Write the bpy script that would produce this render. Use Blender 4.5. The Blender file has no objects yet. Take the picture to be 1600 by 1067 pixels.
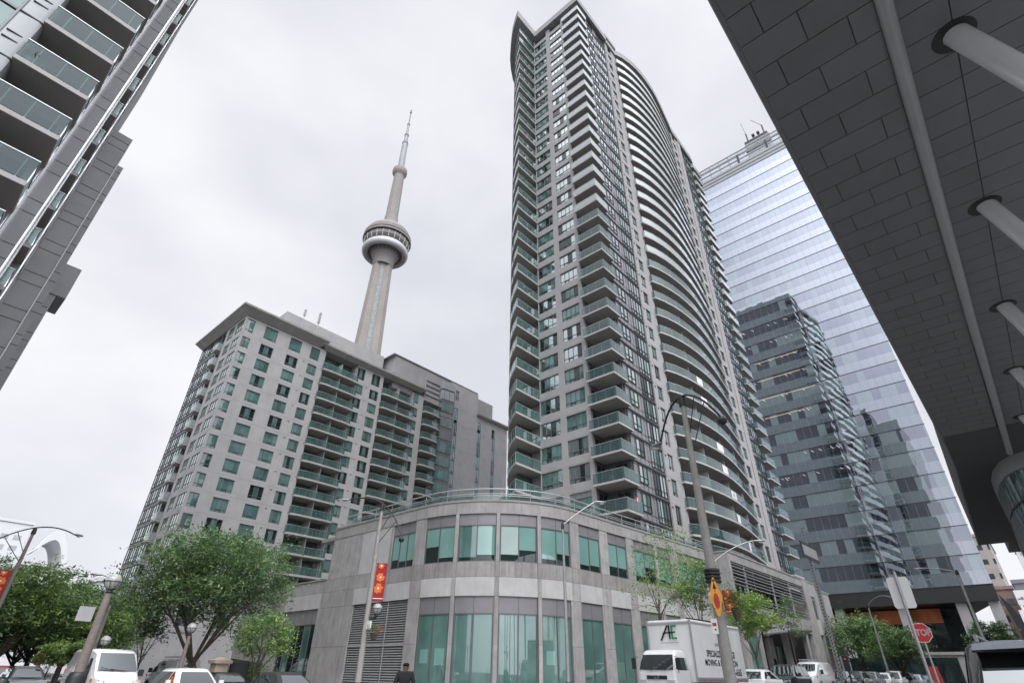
import bpy, bmesh, math, random
from mathutils import Vector, Matrix
R = math.radians
rnd = random.Random(7)
sc = bpy.context.scene
COL = sc.collection

# ------------------------------------------------------------------ ground height (the right-hand street climbs a little)
def gz(x, y=0):
    t = max(0.0, min(1.0, (x - 8) / 45.0))
    return 0.62 * t * t * (3 - 2 * t)

# ------------------------------------------------------------------ materials
M = {}
def nodes_of(name):
    m = bpy.data.materials.new(name); m.use_nodes = True
    nt = m.node_tree; nt.nodes.clear()
    out = nt.nodes.new('ShaderNodeOutputMaterial')
    M[name] = m
    return m, nt, out
def N(nt, t, **kw):
    n = nt.nodes.new(t)
    for k, v in kw.items():
        if k.startswith('i_'):
            n.inputs[k[2:].replace('_', ' ')].default_value = v
        else:
            setattr(n, k, v)
    return n
def rgb(c): return (c[0], c[1], c[2], 1.0)

def surf(name, c, rough=0.8, metal=0.0, var=0.12, scale=1.5, streak=0.0, bump=0.0, bscale=30.0, spec=0.5, c2=None, coat=0.0, spots=0.0):
    m, nt, out = nodes_of(name)
    L = nt.links.new
    p = N(nt, 'ShaderNodeBsdfPrincipled')
    p.inputs['Roughness'].default_value = rough
    p.inputs['Metallic'].default_value = metal
    p.inputs['Specular IOR Level'].default_value = spec
    p.inputs['Coat Weight'].default_value = coat
    p.inputs['Coat Roughness'].default_value = 0.04
    tc = N(nt, 'ShaderNodeTexCoord')
    no = N(nt, 'ShaderNodeTexNoise'); no.inputs['Scale'].default_value = scale; no.inputs['Detail'].default_value = 6; no.inputs['Roughness'].default_value = 0.65
    L(tc.outputs['Object'], no.inputs['Vector'])
    if c2 is None: c2 = tuple(x * (1 - var * 2) for x in c)
    hi = tuple(min(1, x * (1 + var * 0.6)) for x in c)
    rmp = N(nt, 'ShaderNodeMapRange'); rmp.inputs['From Min'].default_value = 0.3; rmp.inputs['From Max'].default_value = 0.7
    L(no.outputs['Fac'], rmp.inputs['Value'])
    mix = N(nt, 'ShaderNodeMix', data_type='RGBA'); mix.inputs['A'].default_value = rgb(c2); mix.inputs['B'].default_value = rgb(hi)
    L(rmp.outputs['Result'], mix.inputs['Factor'])
    col = mix.outputs['Result']
    if streak > 0:
        mp = N(nt, 'ShaderNodeMapping'); mp.inputs['Scale'].default_value = (2.6, 2.6, 0.16)
        L(tc.outputs['Object'], mp.inputs['Vector'])
        n2 = N(nt, 'ShaderNodeTexNoise'); n2.inputs['Scale'].default_value = 1.6; n2.inputs['Detail'].default_value = 5; n2.inputs['Roughness'].default_value = 0.7
        L(mp.outputs['Vector'], n2.inputs['Vector'])
        r2 = N(nt, 'ShaderNodeMapRange'); r2.inputs['From Min'].default_value = 0.53 - 0.13 * streak; r2.inputs['From Max'].default_value = 0.76; r2.inputs['To Max'].default_value = streak
        L(n2.outputs['Fac'], r2.inputs['Value'])
        m2 = N(nt, 'ShaderNodeMix', data_type='RGBA'); m2.inputs['B'].default_value = rgb(tuple(x * (0.5 - 0.2 * streak) for x in c))
        L(r2.outputs['Result'], m2.inputs['Factor']); L(col, m2.inputs['A'])
        col = m2.outputs['Result']
    L(col, p.inputs['Base Color'])
    if bump > 0:
        n3 = N(nt, 'ShaderNodeTexNoise'); n3.inputs['Scale'].default_value = bscale; n3.inputs['Detail'].default_value = 4
        L(tc.outputs['Object'], n3.inputs['Vector'])
        b = N(nt, 'ShaderNodeBump'); b.inputs['Strength'].default_value = bump; b.inputs['Distance'].default_value = 0.02
        L(n3.outputs['Fac'], b.inputs['Height']); L(b.outputs['Normal'], p.inputs['Normal'])
    L(p.outputs['BSDF'], out.inputs['Surface'])
    return m

def glassy(name, c, c2=None, ior=1.75, tint=(0.9, 0.97, 0.97), wav=0.004, wsc=0.35, pleat=0.0, rough=0.0, f0=0.0):
    """opaque window: what is behind the pane as a matt colour, and a mirror coat on top"""
    m, nt, out = nodes_of(name); L = nt.links.new
    tc = N(nt, 'ShaderNodeTexCoord')
    if c2 is None: c2 = tuple(x * 0.55 for x in c)
    no = N(nt, 'ShaderNodeTexNoise'); no.inputs['Scale'].default_value = 0.45; no.inputs['Detail'].default_value = 2
    L(tc.outputs['Object'], no.inputs['Vector'])
    r = N(nt, 'ShaderNodeMapRange'); r.inputs['From Min'].default_value = 0.38; r.inputs['From Max'].default_value = 0.62
    L(no.outputs['Fac'], r.inputs['Value'])
    mix = N(nt, 'ShaderNodeMix', data_type='RGBA'); mix.inputs['A'].default_value = rgb(c2); mix.inputs['B'].default_value = rgb(c)
    L(r.outputs['Result'], mix.inputs['Factor'])
    col = mix.outputs['Result']
    if pleat > 0:
        mp = N(nt, 'ShaderNodeMapping'); mp.inputs['Scale'].default_value = (7, 7, 0.12)
        L(tc.outputs['Object'], mp.inputs['Vector'])
        n2 = N(nt, 'ShaderNodeTexNoise'); n2.inputs['Scale'].default_value = 1.0; n2.inputs['Detail'].default_value = 2
        L(mp.outputs['Vector'], n2.inputs['Vector'])
        r2 = N(nt, 'ShaderNodeMapRange'); r2.inputs['From Min'].default_value = 0.35; r2.inputs['From Max'].default_value = 0.65; r2.inputs['To Min'].default_value = 0.0; r2.inputs['To Max'].default_value = pleat
        L(n2.outputs['Fac'], r2.inputs['Value'])
        m2 = N(nt, 'ShaderNodeMix', data_type='RGBA'); m2.inputs['B'].default_value = rgb(tuple(x * 0.3 for x in c))
        L(r2.outputs['Result'], m2.inputs['Factor']); L(col, m2.inputs['A']); col = m2.outputs['Result']
    d = N(nt, 'ShaderNodeBsdfDiffuse'); L(col, d.inputs['Color'])
    g = N(nt, 'ShaderNodeBsdfGlossy'); g.inputs['Color'].default_value = rgb(tint); g.inputs['Roughness'].default_value = rough
    fr = N(nt, 'ShaderNodeFresnel'); fr.inputs['IOR'].default_value = ior
    fac = fr.outputs['Fac']
    if f0 > 0:
        mm = N(nt, 'ShaderNodeMath', operation='MULTIPLY_ADD'); mm.inputs[1].default_value = 1 - f0; mm.inputs[2].default_value = f0
        L(fac, mm.inputs[0]); fac = mm.outputs[0]
    if wav > 0:
        n3 = N(nt, 'ShaderNodeTexNoise'); n3.inputs['Scale'].default_value = wsc; n3.inputs['Detail'].default_value = 1.5
        L(tc.outputs['Object'], n3.inputs['Vector'])
        b = N(nt, 'ShaderNodeBump'); b.inputs['Strength'].default_value = 1.0; b.inputs['Distance'].default_value = wav
        L(n3.outputs['Fac'], b.inputs['Height']); L(b.outputs['Normal'], g.inputs['Normal'])
    ms = N(nt, 'ShaderNodeMixShader'); L(fac, ms.inputs[0]); L(d.outputs[0], ms.inputs[1]); L(g.outputs[0], ms.inputs[2])
    L(ms.outputs[0], out.inputs['Surface'])
    return m

def mirror(name, c, tint, f0):
    """curtain-wall glass: strong coated reflection, each pane set at its own tiny tilt"""
    m, nt, out = nodes_of(name); L = nt.links.new
    tc = N(nt, 'ShaderNodeTexCoord')
    dv = N(nt, 'ShaderNodeVectorMath', operation='DIVIDE'); dv.inputs[1].default_value = (1.5, 1.5, 2.406); L(tc.outputs['Object'], dv.inputs[0])
    fl = N(nt, 'ShaderNodeVectorMath', operation='FLOOR'); L(dv.outputs[0], fl.inputs[0])
    wn = N(nt, 'ShaderNodeTexWhiteNoise'); L(fl.outputs[0], wn.inputs['Vector'])
    no = N(nt, 'ShaderNodeTexNoise'); no.inputs['Scale'].default_value = 0.5; no.inputs['Detail'].default_value = 1; L(tc.outputs['Object'], no.inputs['Vector'])
    ad = N(nt, 'ShaderNodeVectorMath', operation='ADD'); L(wn.outputs['Color'], ad.inputs[0]); L(no.outputs['Color'], ad.inputs[1])
    sb = N(nt, 'ShaderNodeVectorMath', operation='SUBTRACT'); sb.inputs[1].default_value = (1, 1, 1); L(ad.outputs[0], sb.inputs[0])
    sl = N(nt, 'ShaderNodeVectorMath', operation='SCALE'); sl.inputs['Scale'].default_value = 0.0055; L(sb.outputs[0], sl.inputs[0])
    ge = N(nt, 'ShaderNodeNewGeometry'); a2 = N(nt, 'ShaderNodeVectorMath', operation='ADD'); L(ge.outputs['Normal'], a2.inputs[0]); L(sl.outputs[0], a2.inputs[1])
    nn = N(nt, 'ShaderNodeVectorMath', operation='NORMALIZE'); L(a2.outputs[0], nn.inputs[0])
    d = N(nt, 'ShaderNodeBsdfDiffuse'); d.inputs['Color'].default_value = rgb(c)
    g = N(nt, 'ShaderNodeBsdfGlossy'); g.inputs['Color'].default_value = rgb(tint); g.inputs['Roughness'].default_value = 0.0; L(nn.outputs[0], g.inputs['Normal'])
    fr = N(nt, 'ShaderNodeFresnel'); fr.inputs['IOR'].default_value = 1.5
    mm = N(nt, 'ShaderNodeMath', operation='MULTIPLY_ADD'); mm.inputs[1].default_value = 1 - f0; mm.inputs[2].default_value = f0; L(fr.outputs[0], mm.inputs[0])
    ms = N(nt, 'ShaderNodeMixShader'); L(mm.outputs[0], ms.inputs[0]); L(d.outputs[0], ms.inputs[1]); L(g.outputs[0], ms.inputs[2]); L(ms.outputs[0], out.inputs['Surface'])

def rail_glass(name, tcol, dcol, clear=0.5, ior=1.6, f0=0.05):
    m, nt, out = nodes_of(name); L = nt.links.new
    t = N(nt, 'ShaderNodeBsdfTransparent'); t.inputs['Color'].default_value = rgb(tcol)
    d = N(nt, 'ShaderNodeBsdfDiffuse'); d.inputs['Color'].default_value = rgb(dcol)
    a = N(nt, 'ShaderNodeMixShader'); a.inputs[0].default_value = 1 - clear; L(t.outputs[0], a.inputs[1]); L(d.outputs[0], a.inputs[2])
    g = N(nt, 'ShaderNodeBsdfGlossy'); g.inputs['Roughness'].default_value = 0.02; g.inputs['Color'].default_value = (0.92, 0.98, 0.98, 1)
    fr = N(nt, 'ShaderNodeLayerWeight'); fr.inputs['Blend'].default_value = 0.5
    pw = N(nt, 'ShaderNodeMath', operation='POWER'); pw.inputs[1].default_value = 4.0; L(fr.outputs['Facing'], pw.inputs[0])
    mm = N(nt, 'ShaderNodeMath', operation='MULTIPLY_ADD'); mm.inputs[1].default_value = 0.9 - f0; mm.inputs[2].default_value = f0
    L(pw.outputs[0], mm.inputs[0])
    b = N(nt, 'ShaderNodeMixShader'); L(mm.outputs[0], b.inputs[0]); L(a.outputs[0], b.inputs[1]); L(g.outputs[0], b.inputs[2])
    L(b.outputs[0], out.inputs['Surface'])
    return m

def emit(name, c, s):
    m, nt, out = nodes_of(name)
    e = N(nt, 'ShaderNodeEmission'); e.inputs['Color'].default_value = rgb(c); e.inputs['Strength'].default_value = s
    nt.links.new(e.outputs[0], out.inputs['Surface'])

def leafy(name, c, c2):
    m, nt, out = nodes_of(name); L = nt.links.new
    tc = N(nt, 'ShaderNodeTexCoord')
    no = N(nt, 'ShaderNodeTexNoise'); no.inputs['Scale'].default_value = 1.3; no.inputs['Detail'].default_value = 5
    L(tc.outputs['Object'], no.inputs['Vector'])
    r = N(nt, 'ShaderNodeMapRange'); r.inputs['From Min'].default_value = 0.35; r.inputs['From Max'].default_value = 0.65
    L(no.outputs['Fac'], r.inputs['Value'])
    mix = N(nt, 'ShaderNodeMix', data_type='RGBA'); mix.inputs['A'].default_value = rgb(c2); mix.inputs['B'].default_value = rgb(c)
    L(r.outputs['Result'], mix.inputs['Factor'])
    d = N(nt, 'ShaderNodeBsdfPrincipled'); d.inputs['Roughness'].default_value = 0.5; L(mix.outputs['Result'], d.inputs['Base Color'])
    t = N(nt, 'ShaderNodeBsdfTranslucent'); L(mix.outputs['Result'], t.inputs['Color'])
    ms = N(nt, 'ShaderNodeMixShader'); ms.inputs[0].default_value = 0.35
    L(d.outputs[0], ms.inputs[1]); L(t.outputs[0], ms.inputs[2]); L(ms.outputs[0], out.inputs['Surface'])

# ------------------------------------------------------------------ paths and mesh builder
class Path:
    """polyline in plan; walls follow it, outward is to the right of travel"""
    def __init__(s, pts):
        s.p = [Vector((a[0], a[1])) for a in pts]
        s.s = [0.0]
        for i in range(1, len(s.p)): s.s.append(s.s[-1] + (s.p[i] - s.p[i - 1]).length)
        s.dirs = [(s.p[i + 1] - s.p[i]).normalized() for i in range(len(s.p) - 1)]
        s.vn = []
        for i in range(len(s.p)):
            a = s.dirs[max(0, i - 1)]; b = s.dirs[min(len(s.dirs) - 1, i)]
            na = Vector((a.y, -a.x)); nb = Vector((b.y, -b.x)); n = (na + nb)
            n = n.normalized() if n.length > 1e-6 else na
            s.vn.append(n / max(0.35, n.dot(na)))
        s.L = s.s[-1]
    def seg(s, t):
        for i in range(len(s.dirs)):
            if t <= s.s[i + 1] + 1e-9: return i
        return len(s.dirs) - 1
    def at(s, t, n=0.0):
        i = s.seg(t); d = s.dirs[i]
        u = (t - s.s[i]) / max(1e-9, s.s[i + 1] - s.s[i])
        nn = Vector((d.y, -d.x))
        if abs(u) < 1e-6: nn = s.vn[i]
        elif abs(u - 1) < 1e-6: nn = s.vn[i + 1]
        elif (s.s[i + 1] - s.s[i]) < 1.2: nn = s.vn[i].lerp(s.vn[i + 1], u)
        q = s.p[i] + d * (t - s.s[i]) + nn * n
        return q
    def stops(s, a, b):
        return [a] + [q for q in s.s if a + 1e-4 < q < b - 1e-4] + [b]

class MB:
    def __init__(s): s.v = []; s.f = []; s.m = []
    def add(s, vs, fs, mat):
        o = len(s.v); s.v += [tuple(v) for v in vs]
        for f in fs: s.f.append([i + o for i in f]); s.m.append(mat)
        return s
    def box(s, x0, x1, y0, y1, z0, z1, mat):
        v = [(x, y, z) for z in (z0, z1) for y in (y0, y1) for x in (x0, x1)]
        return s.add(v, [(0, 2, 3, 1), (4, 5, 7, 6), (0, 1, 5, 4), (2, 6, 7, 3), (0, 4, 6, 2), (1, 3, 7, 5)], mat)
    def hexa(s, b, t, mat):
        """b, t: four points each, same winding"""
        return s.add(list(b) + list(t), [(3, 2, 1, 0), (4, 5, 6, 7)] + [(i, (i + 1) % 4, 4 + (i + 1) % 4, 4 + i) for i in range(4)], mat)
    def prism(s, poly, z0, z1, mat, matb=None):
        n = len(poly)
        v = [(p[0], p[1], z0) for p in poly] + [(p[0], p[1], z1) for p in poly]
        s.add(v, [list(range(n))[::-1], list(range(n, 2 * n))] + [(i, (i + 1) % n, n + (i + 1) % n, n + i) for i in range(n)], mat)
        if matb: s.m[-(n + 2)] = matb
        return s
    def ribbon(s, path, a, b, n0, n1, z0, z1, mat):
        """a wall strip along a path from a to b, from offset n0 (inner) to n1 (outer)"""
        st = path.stops(a, b); v = []; f = []
        for t in st:
            pi = path.at(t, n0); po = path.at(t, n1)
            v += [(pi.x, pi.y, z0), (po.x, po.y, z0), (po.x, po.y, z1), (pi.x, pi.y, z1)]
        for i in range(len(st) - 1):
            o = 4 * i
            for k in range(4): f.append((o + k, o + (k + 1) % 4, o + 4 + (k + 1) % 4, o + 4 + k))
        f.append((3, 2, 1, 0)); o = 4 * (len(st) - 1); f.append((o, o + 1, o + 2, o + 3))
        return s.add(v, f, mat)
    def sheet(s, path, a, b, n, z0, z1, mat):
        st = path.stops(a, b); v = []
        for t in st:
            p = path.at(t, n); v += [(p.x, p.y, z0), (p.x, p.y, z1)]
        return s.add(v, [(2 * i, 2 * i + 2, 2 * i + 3, 2 * i + 1) for i in range(len(st) - 1)], mat)
    def tube(s, pts, rad, mat, n=10, cap=True):
        pts = [Vector(p) for p in pts]
        if not isinstance(rad, (list, tuple)): rad = [rad] * len(pts)
        v = []; f = []; ref = None
        for i, p in enumerate(pts):
            d = (pts[min(i + 1, len(pts) - 1)] - pts[max(i - 1, 0)]).normalized()
            if ref is None: ref = Vector((0, 0, 1)) if abs(d.z) < 0.9 else Vector((1, 0, 0))
            u = d.cross(ref).normalized(); w = d.cross(u).normalized(); ref = u.cross(d)
            for k in range(n):
                a = 2 * math.pi * k / n; q = p + (u * math.cos(a) + w * math.sin(a)) * rad[i]; v.append(tuple(q))
        for i in range(len(pts) - 1):
            for k in range(n):
                f.append((i * n + k, i * n + (k + 1) % n, (i + 1) * n + (k + 1) % n, (i + 1) * n + k))
        if cap: f.append(tuple(range(n))[::-1]); f.append(tuple(range((len(pts) - 1) * n, len(pts) * n)))
        return s.add(v, f, mat)
    def lathe(s, c, prof, mat, n=32):
        v = []; f = []
        for r, z in prof:
            for k in range(n):
                a = 2 * math.pi * k / n; v.append((c[0] + r * math.cos(a), c[1] + r * math.sin(a), c[2] + z))
        for i in range(len(prof) - 1):
            for k in range(n): f.append((i * n + k, i * n + (k + 1) % n, (i + 1) * n + (k + 1) % n, (i + 1) * n + k))
        f.append(tuple(range(n))[::-1]); f.append(tuple(range((len(prof) - 1) * n, len(prof) * n)))
        return s.add(v, f, mat)
    def loft(s, rings, mat, cap=True):
        n = len(rings[0]); v = [p for r in rings for p in r]; f = []
        for i in range(len(rings) - 1):
            for k in range(n): f.append((i * n + k, i * n + (k + 1) % n, (i + 1) * n + (k + 1) % n, (i + 1) * n + k))
        if cap: f.append(tuple(range(n))[::-1]); f.append(tuple(range((len(rings) - 1) * n, len(rings) * n)))
        return s.add(v, f, mat)
    def merge(s, o):
        k = len(s.v); s.v += o.v; s.f += [[i + k for i in f] for f in o.f]; s.m += o.m
        return s
    def xf(s, fn): s.v = [tuple(fn(Vector(v))) for v in s.v]; return s
    def build(s, name, parent=None, local=False, recalc=True, angle=32):
        off = Vector((0, 0, 0))
        if parent is not None and not local: off = Vector(parent.get('_off', (0, 0, 0)))
        me = bpy.data.meshes.new(name)
        me.from_pydata([(a - off.x, b - off.y, c - off.z) for a, b, c in s.v], [], s.f)
        names = []
        for q in s.m:
            if q not in names: names.append(q)
        for q in names: me.materials.append(M[q])
        ix = {q: i for i, q in enumerate(names)}
        me.polygons.foreach_set('material_index', [ix[q] for q in s.m])
        if recalc:
            bm = bmesh.new(); bm.from_mesh(me); bmesh.ops.recalc_face_normals(bm, faces=bm.faces); bm.to_mesh(me); bm.free()
        me.polygons.foreach_set('use_smooth', [True] * len(me.polygons))
        me.set_sharp_from_angle(angle=R(angle))
        me.update()
        o = bpy.data.objects.new(name, me); COL.objects.link(o)
        if parent is not None:
            o.parent = parent; o['_off'] = tuple(off)
        return o

def tag(o, label=None, cat=None, group=None, kind=None):
    if label: o['label'] = label
    if cat: o['category'] = cat
    if group: o['group'] = group
    if kind: o['kind'] = kind
    return o
def thing(name, loc, label, cat, group=None, rz=0.0):
    o = bpy.data.objects.new(name, None); COL.objects.link(o)
    o.location = loc; o.rotation_euler = (0, 0, rz); o.empty_display_size = 0.3
    o['_off'] = tuple(loc)
    return tag(o, label, cat, group)
def dup(root, loc, rz, label, group=None):
    def rec(o, par):
        c = o.copy(); COL.objects.link(c)
        if par is not None: c.parent = par
        for ch in list(o.children): rec(ch, c)
        return c
    r = rec(root, None); r.location = loc; r.rotation_euler = (0, 0, rz); r['label'] = label
    if group: r['group'] = group
    return r

class Thing:
    """a building: parts are collected, at most 98 of a kind are kept single (the nearest), the rest become one stuff part"""
    def __init__(s, name, loc, label, cat, group=None):
        s.root = thing(name, loc, label, cat, group); s.c = {}
    def cand(s, kind, mb, subs=(), pr=0.0, label=None): s.c.setdefault(kind, []).append((pr, len(s.c.get(kind, [])), mb, subs, label))
    def part(s, name, mb, subs=(), label=None):
        o = mb.build(name, s.root)
        if label: o['label'] = label
        for sn, sm in subs:
            if sm.v: sm.build(sn, o)
        return o
    def done(s, limit=98):
        for kind, l in s.c.items():
            l.sort(key=lambda t: (-t[0], t[1]))
            for pr, i, mb, subs, lab in l[:limit]: s.part(kind, mb, subs, lab)
            if len(l) > limit:
                r = MB()
                for pr, i, mb, subs, lab in l[limit:]:
                    r.merge(mb)
                    for sn, sm in subs: r.merge(sm)
                o = r.build(kind, s.root); o['kind'] = 'stuff'

def text_mb(txt, size, depth, mat, bold=0.0, sx=1.0):
    """lettering in the local x-z plane, readable from -y, centred"""
    cu = bpy.data.curves.new('t', 'FONT'); cu.body = txt; cu.size = size; cu.extrude = depth / 2; cu.align_x = 'CENTER'; cu.align_y = 'CENTER'; cu.offset = bold
    cu.resolution_u = 3
    o = bpy.data.objects.new('t', cu); COL.objects.link(o)
    dg = bpy.context.evaluated_depsgraph_get(); me = bpy.data.meshes.new_from_object(o.evaluated_get(dg))
    mb = MB(); mb.v = [(v.co.x * sx, -v.co.z, v.co.y) for v in me.vertices]
    mb.f = [list(p.vertices) for p in me.polygons]; mb.m = [mat] * len(mb.f)
    bpy.data.objects.remove(o); bpy.data.meshes.remove(me)
    return mb

# ------------------------------------------------------------------ wall helpers
def win(path, a, b, z0, z1, nv=2, tr=0.0, glass='g_teal', rec=0.16, fw=0.05, frame='frame', head=0.0, low=None, lowmat='g_dark', awn=None):
    """window: glass MB and frame MB set back from the wall face"""
    g = MB(); f = MB()
    zt = z1 - head
    if head > 0: f.ribbon(path, a, b, -rec - 0.03, -rec + 0.05, zt, z1, 'metal_panel')
    for i in range(nv):
        s0 = a + (b - a) * i / nv; s1 = a + (b - a) * (i + 1) / nv
        gl = glass if isinstance(glass, str) else glass[i % len(glass)]
        zl = z0
        if low is not None:
            zl = z0 + (low if not isinstance(low, (list, tuple)) else low[i % len(low)])
            g.ribbon(path, s0, s1, -rec - 0.04, -rec, z0, zl, lowmat)
        g.ribbon(path, s0, s1, -rec - 0.04, -rec, zl, zt, gl)
    for i in range(nv + 1):
        c = a + (b - a) * i / nv; c = min(max(c, a + fw / 2), b - fw / 2)
        f.ribbon(path, c - fw / 2, c + fw / 2, -rec + 0.002, -rec + 0.06, z0, zt, frame)
        if head > 0 and 0 < i < nv: f.ribbon(path, c - 0.012, c + 0.012, -rec + 0.052, -rec + 0.056, zt, z1, 'joint')
    for z in (z0 + fw / 2, zt - fw / 2) + ((z0 + tr,) if tr else ()):
        f.ribbon(path, a + fw, b - fw, -rec + 0.003, -rec + 0.05, z - fw / 2, z + fw / 2, frame)
    if awn is not None and tr:
        s0 = a + (b - a) * awn / nv; s1 = a + (b - a) * (awn + 1) / nv
        f.ribbon(path, s0 + 0.02, s0 + 0.09, -rec + 0.004, -rec + 0.075, z0 + 0.04, z0 + tr, 'dark_frame'); f.ribbon(path, s1 - 0.09, s1 - 0.02, -rec + 0.004, -rec + 0.075, z0 + 0.04, z0 + tr, 'dark_frame')
        f.ribbon(path, s0 + 0.09, s1 - 0.09, -rec + 0.004, -rec + 0.075, z0 + tr - 0.1, z0 + tr - 0.035, 'dark_frame')
    return g, f

def rail(path, a, b, z0, h, n=0.0, glass='rail_teal', step=1.15, top='rail_metal', posts=True, gap=0.06):
    """glass balustrade standing on a slab edge"""
    g = MB(); f = MB()
    g.sheet(path, a, b, n - 0.006, z0 + gap, z0 + h - 0.03, glass)
    f.ribbon(path, a, b, n - 0.035, n + 0.02, z0 + h - 0.03, z0 + h + 0.02, top)
    if posts:
        k = max(1, round((b - a) / step))
        for i in range(k + 1):
            c = a + (b - a) * i / k; c = min(max(c, a + 0.02), b - 0.02)
            f.ribbon(path, c - 0.02, c + 0.02, n - 0.05, n - 0.014, z0, z0 + h - 0.03, top)
    return g, f

def wall_holes(mb, path, a, b, z0, z1, cols, mat, th=0.4, n1=0.0):
    """solid wall with openings; cols: list of (s0, s1, [(z0, z1), ...])"""
    cols = sorted(cols); cur = a
    for s0, s1, holes in cols:
        if s0 > cur + 1e-4: mb.ribbon(path, cur, s0, n1 - th, n1, z0, z1, mat)
        zc = z0
        for h0, h1 in sorted(holes):
            if h0 > zc + 1e-4: mb.ribbon(path, s0, s1, n1 - th, n1, zc, h0, mat)
            zc = h1
        if zc < z1 - 1e-4: mb.ribbon(path, s0, s1, n1 - th, n1, zc, z1, mat)
        cur = s1
    if cur < b - 1e-4: mb.ribbon(path, cur, b, n1 - th, n1, z0, z1, mat)

# ------------------------------------------------------------------ palette
def make_materials():
    surf('conc_light', (0.40, 0.395, 0.40), 0.85, var=0.07, scale=0.5, streak=0.22, bump=0.15)
    surf('conc_tower', (0.33, 0.325, 0.33), 0.85, var=0.07, scale=0.6, streak=0.18, bump=0.15)
    surf('conc_pod', (0.345, 0.335, 0.335), 0.85, var=0.13, scale=0.9, streak=0.55, bump=0.2)
    surf('conc_pod_light', (0.46, 0.46, 0.465), 0.85, var=0.08, scale=1.1, streak=0.25, bump=0.15)
    surf('conc_pod_b', (0.385, 0.375, 0.375), 0.85, var=0.15, scale=1.3, streak=0.5, bump=0.2)
    surf('conc_pod_c', (0.33, 0.315, 0.31), 0.88, var=0.16, scale=0.7, streak=0.7, bump=0.2)
    surf('cn_grey', (0.52, 0.53, 0.55), 0.5, 0.1, var=0.08, scale=0.1)
    surf('cn_mast', (0.30, 0.31, 0.33), 0.6, var=0.08, scale=0.1)
    surf('patio', (0.05, 0.05, 0.055), 0.6, var=0.1)
    surf('conc_cap', (0.30, 0.29, 0.28), 0.85, var=0.1, scale=0.8, streak=0.3)
    surf('conc_left', (0.31, 0.31, 0.32), 0.8, var=0.07, scale=0.4, streak=0.12, bump=0.1)
    surf('conc_cn', (0.29, 0.268, 0.25), 0.9, var=0.07, scale=0.05, streak=0.0)
    surf('conc_cn_dark', (0.27, 0.255, 0.25), 0.9, var=0.08, scale=0.05)
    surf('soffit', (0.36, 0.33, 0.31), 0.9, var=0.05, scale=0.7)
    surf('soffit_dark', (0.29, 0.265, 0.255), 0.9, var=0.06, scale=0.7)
    surf('joint', (0.05, 0.05, 0.05), 0.9, var=0.0)
    surf('joint_conc', (0.13, 0.125, 0.125), 0.9, var=0.05)
    surf('metal_panel', (0.24, 0.235, 0.25), 0.45, 0.3, var=0.05, scale=0.8)
    surf('metal_light', (0.33, 0.345, 0.365), 0.5, 0.15, var=0.05, scale=0.4)
    surf('curtain_grey', (0.25, 0.25, 0.27), 0.4, 0.35, var=0.05, scale=0.5)
    surf('frame', (0.13, 0.14, 0.14), 0.5, 0.3, var=0.03)
    surf('dark_frame', (0.035, 0.04, 0.042), 0.5, 0.2, var=0.03)
    surf('rail_metal', (0.42, 0.46, 0.46), 0.4, 0.5, var=0.03)
    surf('white_trim', (0.72, 0.72, 0.73), 0.5, var=0.04)
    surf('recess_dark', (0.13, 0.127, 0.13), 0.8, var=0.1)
    surf('slab_edge', (0.40, 0.39, 0.39), 0.85, var=0.06, scale=1.0)
    glassy('g_teal', (0.095, 0.20, 0.185), (0.05, 0.11, 0.10), f0=0.04)
    glassy('g_green', (0.16, 0.285, 0.265), (0.09, 0.175, 0.16), pleat=0.4, f0=0.04)
    glassy('g_dark', (0.018, 0.03, 0.03), (0.01, 0.016, 0.017))
    glassy('g_grey', (0.09, 0.11, 0.115), (0.04, 0.05, 0.055))
    glassy('g_blind', (0.20, 0.365, 0.335), (0.165, 0.31, 0.285), ior=1.5, wav=0.006, f0=0.12)
    glassy('g_shop', (0.115, 0.22, 0.20), (0.075, 0.155, 0.14), ior=1.5, wav=0.006, f0=0.15)
    glassy('g_up', (0.09, 0.16, 0.15), (0.05, 0.09, 0.085), ior=2.2, f0=0.58)
    glassy('g_curt', (0.09, 0.12, 0.125), (0.05, 0.07, 0.075), ior=2.2, f0=0.52)
    rail_glass('rail_teal', (0.50, 0.74, 0.70), (0.12, 0.22, 0.205), 0.66, 1.5, 0.07)
    rail_glass('rail_clear', (0.48, 0.66, 0.66), (0.11, 0.19, 0.19), 0.66, 1.55, 0.08)
    rail_glass('rail_left', (0.34, 0.46, 0.48), (0.06, 0.105, 0.115), 0.68, 1.5, 0.045)
    surf('fin_sky_sheen', (0.85, 0.86, 0.88), 0.18, 0.8, var=0.02)  # bright metal in place of side glass reflecting the sky
    rail_glass('rail_whitened', (0.5, 0.6, 0.6), (0.35, 0.385, 0.39), 0.18, 1.6, 0.12)  # white put into the glass colour; on the tower it imitates reflected sky
    surf('asphalt', (0.06, 0.06, 0.062), 0.9, var=0.2, scale=2.0, bump=0.4, bscale=60)
    surf('pavement', (0.30, 0.295, 0.285), 0.9, var=0.12, scale=1.0, bump=0.2)
    surf('paint_white', (0.75, 0.75, 0.73), 0.7, var=0.1, scale=4)
    surf('bark', (0.10, 0.08, 0.065), 0.95, var=0.2, scale=6, bump=0.6, bscale=14)
    leafy('leaf_mid', (0.17, 0.28, 0.10), (0.07, 0.14, 0.045))
    leafy('leaf_dark', (0.14, 0.25, 0.11), (0.055, 0.115, 0.05))
    leafy('leaf_light', (0.36, 0.50, 0.15), (0.18, 0.30, 0.08))
    leafy('leaf_soft', (0.25, 0.37, 0.16), (0.12, 0.21, 0.08))
    surf('red_leaf', (0.3, 0.04, 0.03), 0.6, var=0.3, scale=9)
    surf('orange_flower', (0.75, 0.16, 0.03), 0.6, var=0.2, scale=9)
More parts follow.
